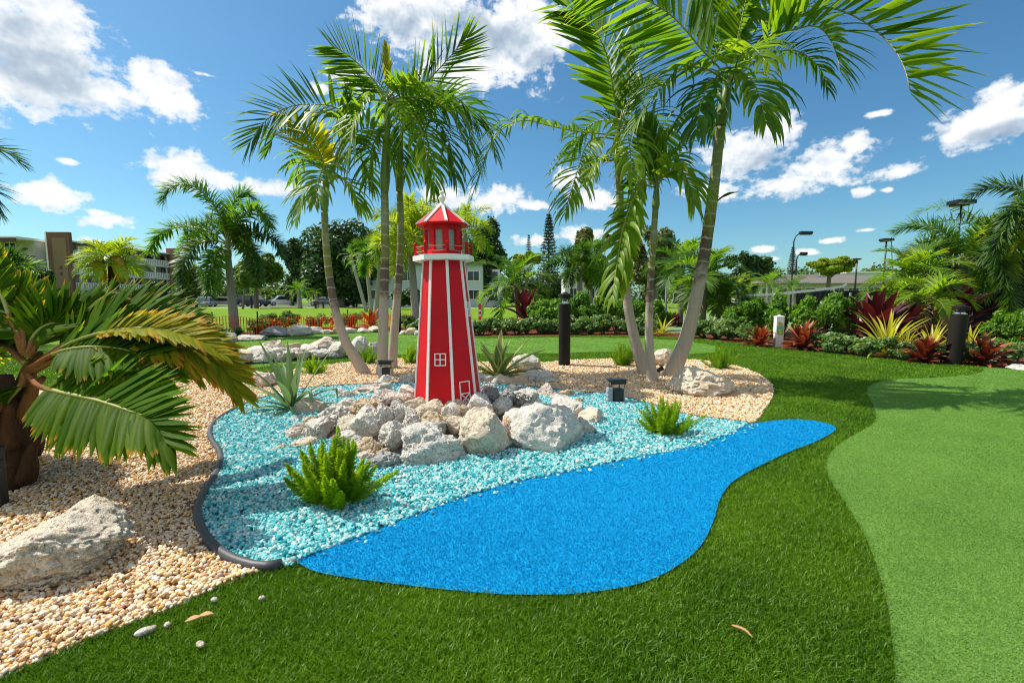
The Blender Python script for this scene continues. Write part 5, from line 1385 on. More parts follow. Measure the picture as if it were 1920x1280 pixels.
# palms mostly outside the frame on the left
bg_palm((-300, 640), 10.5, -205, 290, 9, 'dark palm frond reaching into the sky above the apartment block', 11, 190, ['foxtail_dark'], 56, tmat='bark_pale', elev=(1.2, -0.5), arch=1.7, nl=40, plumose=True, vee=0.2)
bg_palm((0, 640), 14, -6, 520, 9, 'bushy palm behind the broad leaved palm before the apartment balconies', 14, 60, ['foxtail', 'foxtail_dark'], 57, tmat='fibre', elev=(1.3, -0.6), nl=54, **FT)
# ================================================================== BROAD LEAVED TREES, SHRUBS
M['tree_far'] = leaf_mat('far wood leaf', (0.03, 0.07, 0.02), (0.08, 0.13, 0.03), None, 0.25, 0.6, 0.2)
def leaf_cloud(centers, radii, n, size, seed, flat=0.0, shell=0.55, long=1.6):
    """n small folded leaves through ellipsoid clumps; returns V, F(quads), rnd"""
    rs = np.random.default_rng(seed)
    C = np.asarray(centers, float); Rr = np.asarray(radii, float)
    if Rr.ndim == 1: Rr = np.repeat(Rr[:, None], 3, 1)
    vol = Rr.prod(1) ** (2 / 3.0)
    k = rs.choice(len(C), n, p=vol / vol.sum())
    d = rs.normal(size=(n, 3)); d /= np.linalg.norm(d, axis=1)[:, None]
    r = shell + (1 - shell) * rs.random(n) ** 0.7
    r = np.where(rs.random(n) < 0.25, rs.random(n) ** 0.5, r) * rs.normal(1, 0.07, n)
    P = C[k] + d * Rr[k] * r[:, None]
    nr = d * 0.7 + rs.normal(0, 0.55, (n, 3)) + np.array([0, 0, 0.45])
    nr /= np.linalg.norm(nr, axis=1)[:, None]
    a = np.cross(nr, rs.normal(size=(n, 3))); a /= np.linalg.norm(a, axis=1)[:, None]
    b = np.cross(nr, a)
    s = size * rs.uniform(0.65, 1.3, n)[:, None]
    V = np.stack([P - a * s * long / 2, P + b * s / 2 + nr * s * 0.12, P + a * s * long / 2, P - b * s / 2 + nr * s * 0.12], 1).reshape(-1, 3)
    F = (np.arange(n) * 4)[:, None] + np.array([[0, 1, 2, 3]])
    cl = rs.uniform(0, 1, len(C))
    rn = np.clip(0.55 * cl[k] + 0.45 * rs.random(n), 0, 1)
    return V, F, np.repeat(rn, 4)

def crown_clumps(rs, w, d, h, n, big=0.42, bottom=0.0):
    """clump centres filling an uneven dome (w,d half widths, h height)"""
    C = []; Rr = []
    for i in range(n):
        while True:
            p = rs.uniform(-1, 1, 3)
            if (p ** 2).sum() < 1: break
        z = (p[2] * 0.5 + 0.5)
        f = 0.75 + 0.25 * rs.random()
        C.append((p[0] * w * f, p[1] * d * f, bottom + z * h))
        r = big * (0.55 + 0.6 * rs.random())
        Rr.append((w * r, d * r, h * r * 0.62))
    return C, Rr

def tree(px, Y, base_y, top_y, left, right, label, mat, seed, clumps=22, n=9000, leaf=None, trunk=None, crown_from=0.25, group=None, name='tree', branches=5, big=0.36, bark='bark', depth=0.85):
    base = np.array([D(px, base_y, Y)[0], Y, 0.0])
    xl, xr = D(left, top_y, Y)[0], D(right, top_y, Y)[0]
    H = D(px, top_y, Y)[2]
    e = empty(name, base, label, 'tree', group)
    rs = np.random.default_rng(seed)
    w = (xr - xl) / 2; cx = (xl + xr) / 2 - base[0]
    zb = H * crown_from
    C, Rr = crown_clumps(rs, w * 0.78, w * depth * 0.78, (H - zb) * 0.86, clumps, big, zb)
    C = [(c[0] + cx, c[1], c[2]) for c in C]
    size = leaf or 0.0052 * Y
    V, F, rn = leaf_cloud(C, Rr, n, size, seed)
    mk('crown', V, F, M[mat], e, False, {'rnd': rn})
    mb = MB(); r = trunk or w * 0.06
    fork = np.array([cx * 0.4, 0, zb + (H - zb) * 0.12])
    mb.tube(spline([(0, 0, -0.05), (cx * 0.15, 0, fork[2] * 0.5), fork], 10), np.linspace(r * 1.3, r * 0.85, 10), 9)
    for i in range(branches):
        c = np.array(C[i * (len(C) // branches)])
        P = spline([fork * (0.75 + 0.05 * i), (fork + c) / 2 + np.array([0, 0, -0.04 * H]), c], 7)
        mb.tube(P, np.linspace(r * 0.6, r * 0.12, 7), 6)
    mb.build('trunk', M[bark], e, True)
    return e

tree(640, 62, 575, 402, 535, 745, 'huge dense dark green tree behind the leaning palm trunk', 'tree_dark', 1, 34, 16000, crown_from=0.12)
tree(905, 66, 575, 408, 862, 968, 'dark spreading tree beside the white house behind the lighthouse', 'tree_dark', 2, 20, 9000, crown_from=0.15)
tree(705, 70, 572, 420, 660, 850, 'dark tree mass behind the bright foxtail palms', 'tree_dark', 3, 20, 8000, crown_from=0.1)
tree(480, 58, 572, 468, 425, 545, 'lime green spreading tree over the parked navy car', 'tree_mid', 4, 20, 8000, crown_from=0.35)
tree(548, 75, 572, 440, 505, 600, 'dark leafy tree joining the huge dense one behind the bench', 'tree_dark', 5, 16, 6000, crown_from=0.2)
tree(355, 70, 574, 500, 300, 425, 'shady green tree between the apartment block and the foxtail palm', 'tree_mid', 6, 16, 6000, crown_from=0.15)
tree(285, 62, 574, 520, 245, 330, 'dark green bushy tree at the foot of the far brown pylon', 'tree_dark', 7, 12, 5000, crown_from=0.05)
tree(70, 45, 580, 500, 30, 120, 'dark green bush tree under the apartment balconies', 'tree_dark', 8, 14, 5000, crown_from=0.05)
tree(988, 55, 575, 456, 950, 1022, 'yellow green airy tree in front of the pine', 'tree_lime', 9, 12, 3500, crown_from=0.5, branches=6, big=0.3)
tree(1108, 52, 575, 402, 1052, 1160, 'sparse olive brown tree beyond the hedge with sky gaps', 'tree_olive', 10, 24, 7000, crown_from=0.25, branches=8, big=0.26)
tree(1228, 62, 575, 410, 1165, 1300, 'olive green tree behind the three palm clump', 'tree_olive', 11, 20, 6500, crown_from=0.2, big=0.3)
tree(1390, 70, 574, 464, 1325, 1462, 'dark rounded tree past the slanting trunk', 'tree_dark', 12, 26, 10000, crown_from=0.1)
tree(1550, 58, 572, 478, 1498, 1622, 'flat topped lime green umbrella tree before the grey roofed house', 'tree_lime', 13, 30, 9000, crown_from=0.62, branches=9, big=0.22, depth=0.7)
tree(1140, 75, 574, 470, 1020, 1200, 'dark green distant tree behind the upright plume palm', 'tree_dark', 14, 16, 6000, crown_from=0.1)
tree(1650, 75, 574, 520, 1600, 1700, 'dark distant tree behind the floodlight posts', 'tree_dark', 15, 12, 4000, crown_from=0.05)
tree(1030, 80, 574, 505, 930, 1090, 'low dark distant tree at the foot of the pine', 'tree_dark', 16, 14, 5000, crown_from=0.05)
tree(1320, 85, 574, 490, 1270, 1400, 'distant green tree behind the leafy young palms', 'tree_mid', 17, 14, 5000, crown_from=0.1)
tree(520, 90, 572, 528, 430, 620, 'low distant hedge like tree behind the parked cars', 'tree_mid', 18, 14, 5000, crown_from=0.03)
tree(735, 50, 580, 530, 700, 800, 'dark shrub tree against the mint wall behind the foxtail trunk', 'tree_dark', 19, 12, 4500, crown_from=0.03)
tree(455, 52, 572, 495, 440, 500, 'small tree with bare forked limbs near the white parked car', 'tree_mid', 20, 10, 3000, crown_from=0.5, branches=6)

def pine(px, Y, base_y, top_y, wpx, label, seed):
    base = np.array([D(px, base_y, Y)[0], Y, 0]); H = D(px, top_y, Y)[2]; w = px2m(wpx, Y) / 2
    e = empty('pine_tree', base, label, 'pine tree')
    mb = MB(); mb.tube([(0, 0, 0), (0, 0, H * 0.5), (0, 0, H)], [w * 0.12, w * 0.08, w * 0.015], 8); mb.build('trunk', M['bark'], e, True)
    rs = np.random.default_rng(seed)
    VV = []; RR = []
    nt = 26
    for i in range(nt):
        f = i / (nt - 1); z = H * (0.16 + 0.83 * f); r = w * (1 - f) ** 0.75 * rs.uniform(0.8, 1.1) + w * 0.06
        for k in range(6):
            az = k * PI / 3 + i * 0.5 + rs.normal(0, 0.1)
            h = np.array([math.cos(az), math.sin(az), 0])
            n = 46
            s = rs.random(n) ** 0.6
            C = np.array([0, 0, z]) + h * (s * r)[:, None] + np.array([0, 0, 1]) * (0.16 * r * s ** 2)[:, None]
            a = rs.normal(size=(n, 3)) * 0.6 + h * 0.5 + np.array([0, 0, 0.45]); a /= np.linalg.norm(a, axis=1)[:, None]
            b = np.cross(a, rs.normal(size=(n, 3))); b /= np.linalg.norm(b, axis=1)[:, None]
            L = w * 0.17 * rs.uniform(0.6, 1.2, n)[:, None]
            VV.append(np.stack([C - b * L * 0.12, C + b * L * 0.12, C + a * L + b * L * 0.06, C + a * L - b * L * 0.06], 1).reshape(-1, 3))
            RR.append(np.repeat(rs.random(n), 4))
    V = np.vstack(VV); F = (np.arange(len(V) // 4) * 4)[:, None] + np.array([[0, 1, 2, 3]])
    mk('crown', V, F, M['pine'], e, False, {'rnd': np.concatenate(RR)})
    return e
pine(1028, 72, 574, 403, 46, 'tall conical pine with tiered branches beyond the hedge', 1)
pine(991, 95, 574, 441, 22, 'small distant pine tip above the yellow green airy tree', 2)
pine(1481, 78, 574, 464, 26, 'slender conical pine behind the street lamp', 3)

# far wood closing the horizon behind everything: one mass nobody could count
rs = np.random.default_rng(99)
C = []; Rr = []
for x in np.arange(-190, 200, 5.0):
    y = 118 + rs.normal(0, 6); h = rs.uniform(5.5, 9.5)
    for k in range(3):
        C.append((x + rs.normal(0, 2), y + rs.normal(0, 2), h * (0.2 + 0.28 * k))); r = rs.uniform(2.6, 4.2); Rr.append((r, r, r * 0.8))
V, F, rn = leaf_cloud(C, Rr, 60000, 0.55, 98)
tag(mk('distant_treeline', V, F, M['tree_far'], None, False, {'rnd': rn}), 'far line of dark green woods along the horizon', 'woods', None, 'stuff')
# ------------------------------------------------------------------ shrubs
def shrub_proto(name, mat, w, h, n, leaf, seed, clumps=14, long=1.7, stems=5):
    rs = np.random.default_rng(seed)
    C, Rr = crown_clumps(rs, w * 0.72, w * 0.6, h * 0.72, clumps, 0.42, h * 0.03)
    V, F, rn = leaf_cloud(C, Rr, n, leaf, seed, shell=0.35, long=long)
    V[:, 2] = np.maximum(V[:, 2], 0.01)
    e = empty(name, (0, 0, 0))
    mk('foliage', V, F, M[mat], e, False, {'rnd': rn})
    mb = MB()
    for i in range(stems):
        c = np.array(C[i]); mb.tube(spline([c * (0.15, 0.15, 0), c * (0.6, 0.6, 0.5), c], 6), np.linspace(0.012, 0.005, 6), 5)
    mb.build('stem', M['bark'], e, True)
    return e
def place(proto, used, loc, label, cat, group, sc=(1, 1, 1), rz=0.0):
    o = proto if not used.get(proto.name) else copy_tree(proto)
    if o is proto: used[proto.name] = True
    o.location = [float(c) for c in loc]; o.scale = sc; o.rotation_euler[2] = rz
    return tag(o, label, cat, group)
USED = {}
CLU = [shrub_proto('hedge_shrub', 'clusia', 0.72, 1.05, 3600, 0.055, 61 + k) for k in range(3)]
LOW = [shrub_proto('low_shrub', 'lowshrub', 0.34, 0.36, 1100, 0.032, 71 + k, 10) for k in range(3)]
HEDGE = [  # px, base y, width factor, height px
 (1015, 622, 0.9, 62, 'green hedge shrub beside the young glossy palm'), (1052, 621, 1.0, 66, 'green hedge shrub directly behind the bollard on gravel'), (1095, 620, 1.0, 68, 'green hedge shrub next after the one behind the bollard'),
 (1135, 620, 1.0, 66, 'green hedge shrub behind the dark rounded foxtail fern'), (1180, 621, 1.0, 62, 'green hedge shrub behind the bent palm trunk'), (1225, 619, 0.8, 52, 'green hedge shrub behind the slim upright trunk'),
 (1372, 630, 0.9, 56, 'green hedge shrub in the shade past the drooping palm'), (1415, 630, 1.0, 72, 'green hedge shrub behind the white marker post'), (1462, 634, 1.0, 78, 'tall waxy hedge shrub just beyond the white marker post'),
 (1510, 638, 1.05, 84, 'tall waxy hedge shrub behind the red plant by the marker post'), (1555, 640, 1.05, 88, 'tallest waxy hedge shrub under the end of the net'), (1590, 642, 0.8, 78, 'waxy hedge shrub beside the large maroon plant'),
 (1885, 652, 0.95, 70, 'leafy green shrub at the foot of the big foxtail trunk'), (1925, 660, 1.0, 78, 'leafy green shrub at the end of the bed by the putting green'), (1650, 618, 0.8, 44, 'dark green shrub behind the maroon plants'), (1770, 628, 0.8, 44, 'dark green shrub behind the slanting bollard')]
for i, (x, y, wf, hp, lab) in enumerate(HEDGE):
    g = G(x, y); s = px2m(hp, g[1]) / 1.0
    w = px2m(80, g[1]) * wf / 1.2; s *= 1.15
    place(CLU[i % 3], USED, g, lab, 'shrub', 'shrubs of the green hedge', (w, w, s), i * 1.3)
GL = 'low shrubs edging the turf'
k = 0
for x, y, lab in [(885, 628, None), (905, 627, None), (925, 626, None), (945, 626, None), (968, 626, None), (990, 626, None), (1012, 626, None), (1035, 626, None), (1058, 626, None), (1082, 626, None), (1106, 626, None), (1130, 626, None), (1155, 626, None), (1180, 627, None),
             (1205, 628, None), (1320, 633, None), (1345, 635, None), (1368, 638, None), (1390, 641, None), (1550, 660, None), (1575, 663, None), (1600, 664, None), (1625, 668, None), (1665, 672, None), (1690, 674, None), (1765, 680, None), (1815, 682, None), (1885, 678, None), (1905, 680, None)]:
    g = G(x, y); s = px2m(42 if x < 1300 else 48, g[1]) / 0.36
    place(LOW[k % 3], USED, g, 'low dark green shrub with small shiny leaves in the row edging the turf', 'shrub', GL, (s * rng.uniform(0.9, 1.15), s, s * rng.uniform(0.8, 1.1)), k * 0.9); k += 1
for x, y, h, lab in [(415, 642, 34, 'leafy shrub at the outer end of the green by the palm fronds'), (447, 634, 26, 'leafy shrub behind the foxtail palm foot'), (482, 625, 34, 'dark leafy shrub beside the black mesh stake'), (508, 618, 36, 'bright leafy shrub behind the dark grey boulder'), (532, 614, 38, 'bright leafy shrub with upright leaves behind the long grey boulder'),
                     (582, 616, 30, 'green shrub behind the white pointed rock'), (603, 615, 32, 'green shrub next to the leaning palm trunk'), (640, 614, 34, 'green shrub between leaning palm and short mesh stake'), (662, 614, 34, 'green shrub beside the red leafed plant'), (763, 619, 34, 'green shrub at the foot of the bright foxtail trunk'), (782, 621, 28, 'green shrub meeting the lighthouse edge')]:
    g = G(x, y); s = px2m(h, g[1]) / 0.36
    place(LOW[k % 3], USED, g, lab, 'shrub', 'shrubs along the far side of the green', (s, s, s), k * 0.7); k += 1

# ------------------------------------------------------------------ red, maroon and yellow plants
def ti(px, py, hp, label, mat='ti', n=42, seed=1, W=0.125, elev=(1.45, 0.15), stem=0.12, Y=None):
    g = G(px, py) if Y is None else D(px, py, Y)
    L = px2m(hp, g[1])
    return rosette('cordyline', g, label, 'red plant', M[mat], n, L * 0.82, W * L / 0.75, elev, 0.75, 'red leafed plants in the beds', seed, parts=False, fold=0.3, widest=0.5, base=0.35, stem=stem * L, wave=0.05)
ti(697, 615, 46, 'bright red plant behind the stones by the straight palm trunks', seed=1, n=22, W=0.13)
ti(985, 615, 72, 'tall maroon plant beside the young glossy palm', 'ti_dark', seed=2, W=0.09, stem=0.4)
ti(1424, 649, 50, 'red plant on the near side of the white marker post', seed=3)
ti(1505, 656, 66, 'big red plant on the far side of the white marker post', seed=4, n=48)
ti(1640, 644, 118, 'largest maroon plant with broad leaves behind yellow striped leaves', 'ti_dark', seed=5, n=54, W=0.10)
ti(1688, 640, 92, 'maroon plant beside the small drooping palm', 'ti_dark', seed=6, W=0.12)
ti(1733, 680, 64, 'orange red plant before the slanting bollard', seed=7, n=46)
ti(1842, 685, 72, 'orange red plant at the far side of the slanting bollard', seed=8, n=46)
ti(1796, 634, 100, 'maroon plant with tall dark leaves behind the slanting bollard top', 'ti_dark', seed=9, W=0.12, stem=0.3)
ti(1262, 612, 34, 'dark maroon plant between the slim trunk and the net', 'ti_dark', seed=10)
ti(918, 622, 22, 'small dark red plant among the low shrubs beside the agave tip', 'ti_dark', seed=11, n=14)
ti(975, 620, 26, 'small scarlet plant at the foot of the young glossy palm', 'ti', seed=12, n=14, elev=(1.5, 0.8))
def drac(px, py, hp, label, seed, n=30, W=0.055, Y=None):
    g = G(px, py) if Y is None else D(px, py, Y)
    L = px2m(hp, g[1])
    return rosette('striped_dracaena', g, label, 'yellow plant', M['drac'], n, L * 1.0, W * L / 0.75, (1.5, 0.25), 1.0, 'yellow striped plants', seed, parts=False, fold=0.3, widest=0.3, base=0.6)
drac(1662, 668, 100, 'large yellow striped plant with arching leaves before the maroon plants', 1, 40)
drac(1242, 627, 42, 'yellow striped plant behind the slim upright trunk', 2, 24)
drac(1300, 628, 34, 'small yellow striped plant behind the slanting trunk', 3, 20)
drac(1745, 662, 68, 'yellow striped plant touching the slanting bollard', 4, 26)
drac(1815, 672, 76, 'yellow striped plant between slanting bollard and orange red plant', 5, 24)
drac(1700, 652, 44, 'yellow striped plant beside the young spear leaf palm', 6, 22)

# ================================================================== HOLE MARKER
g = G(1458, 650); Yh = g[1]
e = empty('hole_marker', g, 'white square marker post with a green hole number panel by the hedge', 'marker post', rz=R(-8))
Hh = px2m(60, Yh); Wh = px2m(13.5, Yh)
mb = MB(); mb.box((0, 0, Hh * 0.465), (Wh, Wh, Hh * 0.93)); mb.build('post', M['white'], e, bevel=0.004)
mb = MB(); mb.lathe([(Wh * 0.75, Hh * 0.93), (Wh * 0.75, Hh * 0.955), (Wh * 0.05, Hh)], n=4, rot0=PI / 4); mb.build('cap', M['white'], e)
yf = -Wh / 2 - 0.003
mb = MB(); mb.box((0, yf, Hh * 0.475), (Wh * 0.82, 0.004, Hh * 0.17)); mb.build('number_panel', M['label_green'], e)
mb = MB(); mb.box((0, yf, Hh * 0.615), (Wh * 0.82, 0.004, Hh * 0.108)); mb.build('teal_panel', M['label_teal'], e)
mb = MB()
for k, (x, z, w, h) in enumerate([(0, 0.725, 0.55, 0.035), (-0.15, 0.755, 0.3, 0.03), (0.18, 0.745, 0.3, 0.03), (0.05, 0.70, 0.7, 0.02), (-0.1, 0.78, 0.2, 0.02)]):
    mb.box((x * Wh, yf - 0.0008 * k, Hh * z), (w * Wh, 0.004, h * Hh), rot=None)
mb.build('emblem', M['label_orange'], e)
cu = bpy.data.curves.new('digit', 'FONT'); cu.body = '5'; cu.size = Hh * 0.19; cu.extrude = 0.0015; cu.align_x = 'CENTER'; cu.align_y = 'CENTER'
co_ = bpy.data.objects.new('tmp_text', cu); COL.objects.link(co_)
dg = bpy.context.evaluated_depsgraph_get(); me = bpy.data.meshes.new_from_object(co_.evaluated_get(dg)); bpy.data.objects.remove(co_)
me.materials.clear(); me.materials.append(M['white'])
o = bpy.data.objects.new('digit', me); COL.objects.link(o); o.parent = e; o.location = (0, yf - 0.004, Hh * 0.475); o.rotation_euler = (PI / 2, 0, 0)

# ================================================================== ORANGE MESH, STAKES, DELINEATOR
def mesh_fence(a, b, h, label):
    e = empty('safety_fence', a, label, 'safety fence')
    a = np.asarray(a); b = np.asarray(b) - a; L = np.linalg.norm(b); n = int(L / 0.085)
    mb = MB()
    pts = [b * k / n + np.array([0, 0.05 * math.sin(k * 0.33), 0]) for k in range(n + 1)]
    sag = lambda k: h * (0.9 + 0.12 * math.sin(k * 0.21) * math.sin(k * 0.07 + 1))
    for k in range(n + 1): mb.bar(pts[k] + (0, 0, 0.02), pts[k] + (0, 0, sag(k)), 0.022, 0.006)
    for j in range(7):
        for k in range(n):
            mb.bar(pts[k] + (0, 0, 0.02 + (sag(k) - 0.02) * j / 6), pts[k + 1] + (0, 0, 0.02 + (sag(k + 1) - 0.02) * j / 6), 0.042, 0.006)
    o = mb.build('mesh_net', M['orange'], e)
    return e
fa, fb = G(380, 634), G(850, 610)
mesh_fence(fa, fb, 0.62, 'sagging orange plastic safety mesh running across the far lawn behind the shrubs')
for x, lab in [(483, 'black stake holding the orange mesh near the dark leafy shrub'), (652, 'black stake holding the orange mesh beside the leaning palm'), (398, 'black stake at the outer end of the orange mesh')]:
    f = (x - 380) / 470.0; p = fa + (fb - fa) * f
    p = D(x, 600, p[1]); p[2] = 0
    mb = MB(); mb.lathe([(0.022, 0), (0.022, 0.74), (0.012, 0.76)], n=8); mb.box((0, -0.018, 0.3), (0.012, 0.012, 0.55)); tag(mb.build('mesh_stake', M['black'], loc=p), lab, 'stake', 'stakes of the orange mesh')
g = G(900, 617); 
e = empty('delineator_post', g, 'orange red delineator post with two white bands on the lawn beside the lighthouse', 'delineator post')
hh = px2m(48, g[1]); r = px2m(5.6, g[1]) / 2
mb = MB(); mb.lathe([(r * 1.15, 0), (r, hh * 0.1), (r, hh * 0.92), (r * 0.6, hh * 0.96), (r * 0.6, hh)], n=12); mb.build('post', M['conered'], e, True).data.set_sharp_from_angle(angle=R(40))
for z in (0.50, 0.68):
    mb = MB(); mb.lathe([(r * 1.04, hh * z), (r * 1.04, hh * (z + 0.09))], n=12); mb.build('white_band', M['white'], e, True).data.set_sharp_from_angle(angle=R(40))
g = G(974, 619); hh = px2m(24, g[1]); r = px2m(7, g[1]) / 2
e = empty('delineator_post', g, 'short plain orange red post at the foot of the young glossy palm', 'delineator post')
mb = MB(); mb.lathe([(r * 1.1, 0), (r, hh * 0.1), (r, hh * 0.94), (r * 0.6, hh)], n=12); mb.build('post', M['conered'], e, True).data.set_sharp_from_angle(angle=R(40))

# ================================================================== NET
A = D(1258, 548, 16.5); B = D(1575, 540, 16.5)
e = empty('volleyball_net', (A[0], 16.5, 0), 'sagging volleyball net with white tape strung behind the hedge', 'net')
o0 = np.array([A[0], 16.5, 0])
T = spline([D(1255, 546, 16.5) - o0, D(1300, 550, 16.5) - o0, D(1400, 554, 16.5) - o0, D(1480, 549, 16.5) - o0, D(1570, 539, 16.5) - o0, D(1588, 533, 16.5) - o0], 40)
Bt = spline([D(1254, 577, 16.5) - o0, D(1300, 579, 16.5) - o0, D(1400, 583, 16.5) - o0, D(1480, 582, 16.5) - o0, D(1562, 574, 16.5) - o0], 40)
mb = MB()
for k in range(39): mb.bar(T[k], T[k + 1], 0.085, 0.01, up=(0, 1, 0))
mb.build('top_tape', M['tape'], e)
mb = MB()
for k in range(39): mb.bar(Bt[k], Bt[k + 1], 0.06, 0.006, up=(0, 1, 0))
mb.build('bottom_tape', M['tape'], e)
mb = MB(); 
for k in range(0, 40): mb.bar(T[k], Bt[k], 0.006)
for j in range(1, 6):
    for k in range(39): mb.bar(T[k] + (Bt[k] - T[k]) * j / 6, T[k + 1] + (Bt[k + 1] - T[k + 1]) * j / 6, 0.006)
mb.build('net_cord', M['net'], e)
for s, q in ((T[1], Bt[0]), (T[36], Bt[39] + (T[36] - Bt[39]) * 0.0)):
    mb = MB(); mb.tube(spline([s, (s + q) / 2 + np.array([0.06, 0, 0]), q], 8), 0.02, 6); mb.build('side_tape', M['tape'], e, True)
for x, z, lab in [(1249, 2.3, 'grey post at the hidden end of the volleyball net'), (1594, 2.1, 'grey post at the raised end of the volleyball net')]:
    p = D(x, 560, 16.5); p[2] = 0
    mb = MB(); mb.lathe([(0.04, 0), (0.04, z - .75), (0.03, z - 0.74)], n=10); mb.box((0, -0.03, 1.2), (0.05, 0.05, 0.09)); tag(mb.build('net_post', M['grey'], loc=p), lab, 'post')

# ================================================================== BUILDINGS
def window(parent, c, w, h, rot=0.0, frame='white', bars=1):
    f = MB(); t = 0.07
    ca, sa = math.cos(rot), math.sin(rot)
    def put(mb, dx, dz, ww, hh, d, out=0.0): mb.box((c[0] + ca * dx + sa * out, c[1] + sa * dx - ca * out, c[2] + dz), (ww, d, hh), rot)
    put(f, -w / 2, 0, t, h, 0.1); put(f, w / 2, 0, t, h, 0.1); put(f, 0, h / 2, w + t, t, 0.104); put(f, 0, -h / 2, w + t * 1.6, t * 1.2, 0.14)
    for k in range(bars): put(f, -w / 2 + w * (k + 1) / (bars + 1), 0, t * 0.6, h, 0.08)
    o = f.build('window', M[frame], parent)
    p = MB(); put(p, 0, 0, w, h, 0.05); p.build('pane', M['glasspane'], o)
    return o

# apartment block, its long front runs away from us
AX = -69.0
e = empty('apartment_building', (AX, 60, 0), 'long cream apartment block with balconies and brown pylons at the far end of the lawn', 'building')
Hb = 9.6; y0, y1 = 10.2, 38.0
mb = MB(); mb.box((-6.0, (y0 + y1) / 2, Hb / 2), (10, y1 - y0, Hb)); mb.build('wall', M['wall_cream'], e)
mb = MB(); mb.box((-4.9, (y0 + y1) / 2, Hb + 0.16), (14.6, y1 - y0 + 1.6, 0.32)); mb.build('roof', M['white'], e)
mb = MB(); mb.box((2.38, (y0 + y1) / 2, Hb - 0.12), (0.10, y1 - y0 + 1.5, 0.5)); mb.build('fascia', M['dim'], e)
for f in range(1, 4):
    z = 0.15 + f * 2.4
    mb = MB(); mb.box((0.55, (y0 + y1) / 2, z), (3.1, y1 - y0, 0.22)); mb.build('balcony_floor', M['wall_white'], e)
    if f < 4:
        mb = MB(); ry = y0
        mb.box((2.0, (y0 + y1) / 2, z + 1.05), (0.08, y1 - y0, 0.09)); mb.box((2.0, (y0 + y1) / 2, z + 0.22), (0.08, y1 - y0, 0.09))
        for k in range(int((y1 - y0) / 0.42)):
            mb.box((2.0, y0 + 0.2 + k * 0.42, z + 0.63), (0.05, 0.22, 0.78))
        mb.build('balcony_rail', M['white'], e)
for k in range(6):
    mb = MB(); mb.box((1.9, y0 + 1.2 + k * 5.0, Hb / 2), (0.22, 0.22, Hb)); mb.build('post', M['white'], e)
for f in range(4):
    for k in range(8):
        yy = y0 + 2.2 + k * 3.3
        window(e, (-0.96, yy, 0.15 + f * 2.4 + 1.35), 1.7 if k % 3 else 0.95, 1.25 if k % 3 else 1.95, R(90), 'white' if k % 2 else 'dim', 1 if k % 3 else 0)
for yy, w, h in ((9.0, 3.3, 11.0), (30.0, 2.3, 10.9)):
    xo = 1.5 if yy < 20 else 2.9
    mb = MB(); mb.box((xo, yy, h / 2), (w, 0.5, h)); p = mb.build('pylon', M['brownwall'], e)
    mb = MB(); mb.box((xo + 0.15, yy - 0.27, h / 2 - 0.1), (w * 0.62, 0.06, h * 0.86)); mb.build('tan_panel', M['tanwall'], p)
    mb = MB(); mb.box((xo - w / 2 - 0.12, yy, h / 2), (0.22, 0.6, h + 0.1)); mb.build('white_edge', M['white'], p)
    mb = MB()
    for q, zz in ((0, 0.50), (1, 0.42)):
        mb.bar((xo - 0.05, yy - 0.31, h * zz), (xo + 0.35, yy - 0.31, h * zz + 0.5), 0.13, 0.05, up=(0, 1, 0)); mb.bar((xo - 0.05, yy - 0.312, h * zz + 0.42), (xo + 0.35, yy - 0.312, h * zz + 0.02), 0.1, 0.05, up=(0, 1, 0))
    mb.build('metal_ornament', M['dim'], p)
# wing that faces the garden, with balconies and an outside stair
mb = MB(); mb.box((-10.3, 13.0, Hb / 2), (18, 10, Hb)); mb.build('wing_wall', M['wall_cream'], e)
mb = MB(); mb.box((-10.3, 12.2, Hb + 0.17), (18.4, 13.6, 0.34)); mb.build('wing_roof', M['white'], e)
mb = MB(); mb.box((-10.3, 5.36, Hb - 0.15), (18.4, 0.10, 0.55)); mb.build('wing_fascia', M['dim'], e)
for f in range(1, 4):
    z = 0.15 + f * 2.4
    mb = MB(); mb.box((-11.3, 6.9, z), (16, 2.2, 0.22)); mb.build('balcony_floor', M['wall_white'], e)
    mb = MB(); mb.box((-11.3, 5.95, z + 1.05), (16, 0.08, 0.09)); mb.box((-11.3, 5.95, z + 0.22), (16, 0.08, 0.09))
    for k in range(38): mb.box((-19.1 + k * 0.42, 5.95, z + 0.63), (0.22, 0.05, 0.78))
    mb.build('balcony_rail', M['white'], e)
    mb = MB()
    for k in range(10): mb.box((-3.2 + k * 0.3, 6.6, z - 2.2 + k * 0.235), (0.32, 1.2, 0.14))
    mb.bar((-3.4, 5.95, z - 1.3), (-0.4, 5.95, z + 1.0), 0.10, 0.55, up=(0, 1, 0)); mb.build('stair', M['dim'], e)
for f in range(4):
    for k in range(6): window(e, (-17.8 + k * 2.6, 7.97, 0.15 + f * 2.4 + 1.3), 1.6 if k % 3 else 0.95, 1.25 if k % 3 else 1.95, 0, 'white' if k % 2 else 'dim', 1 if k % 3 else 0)

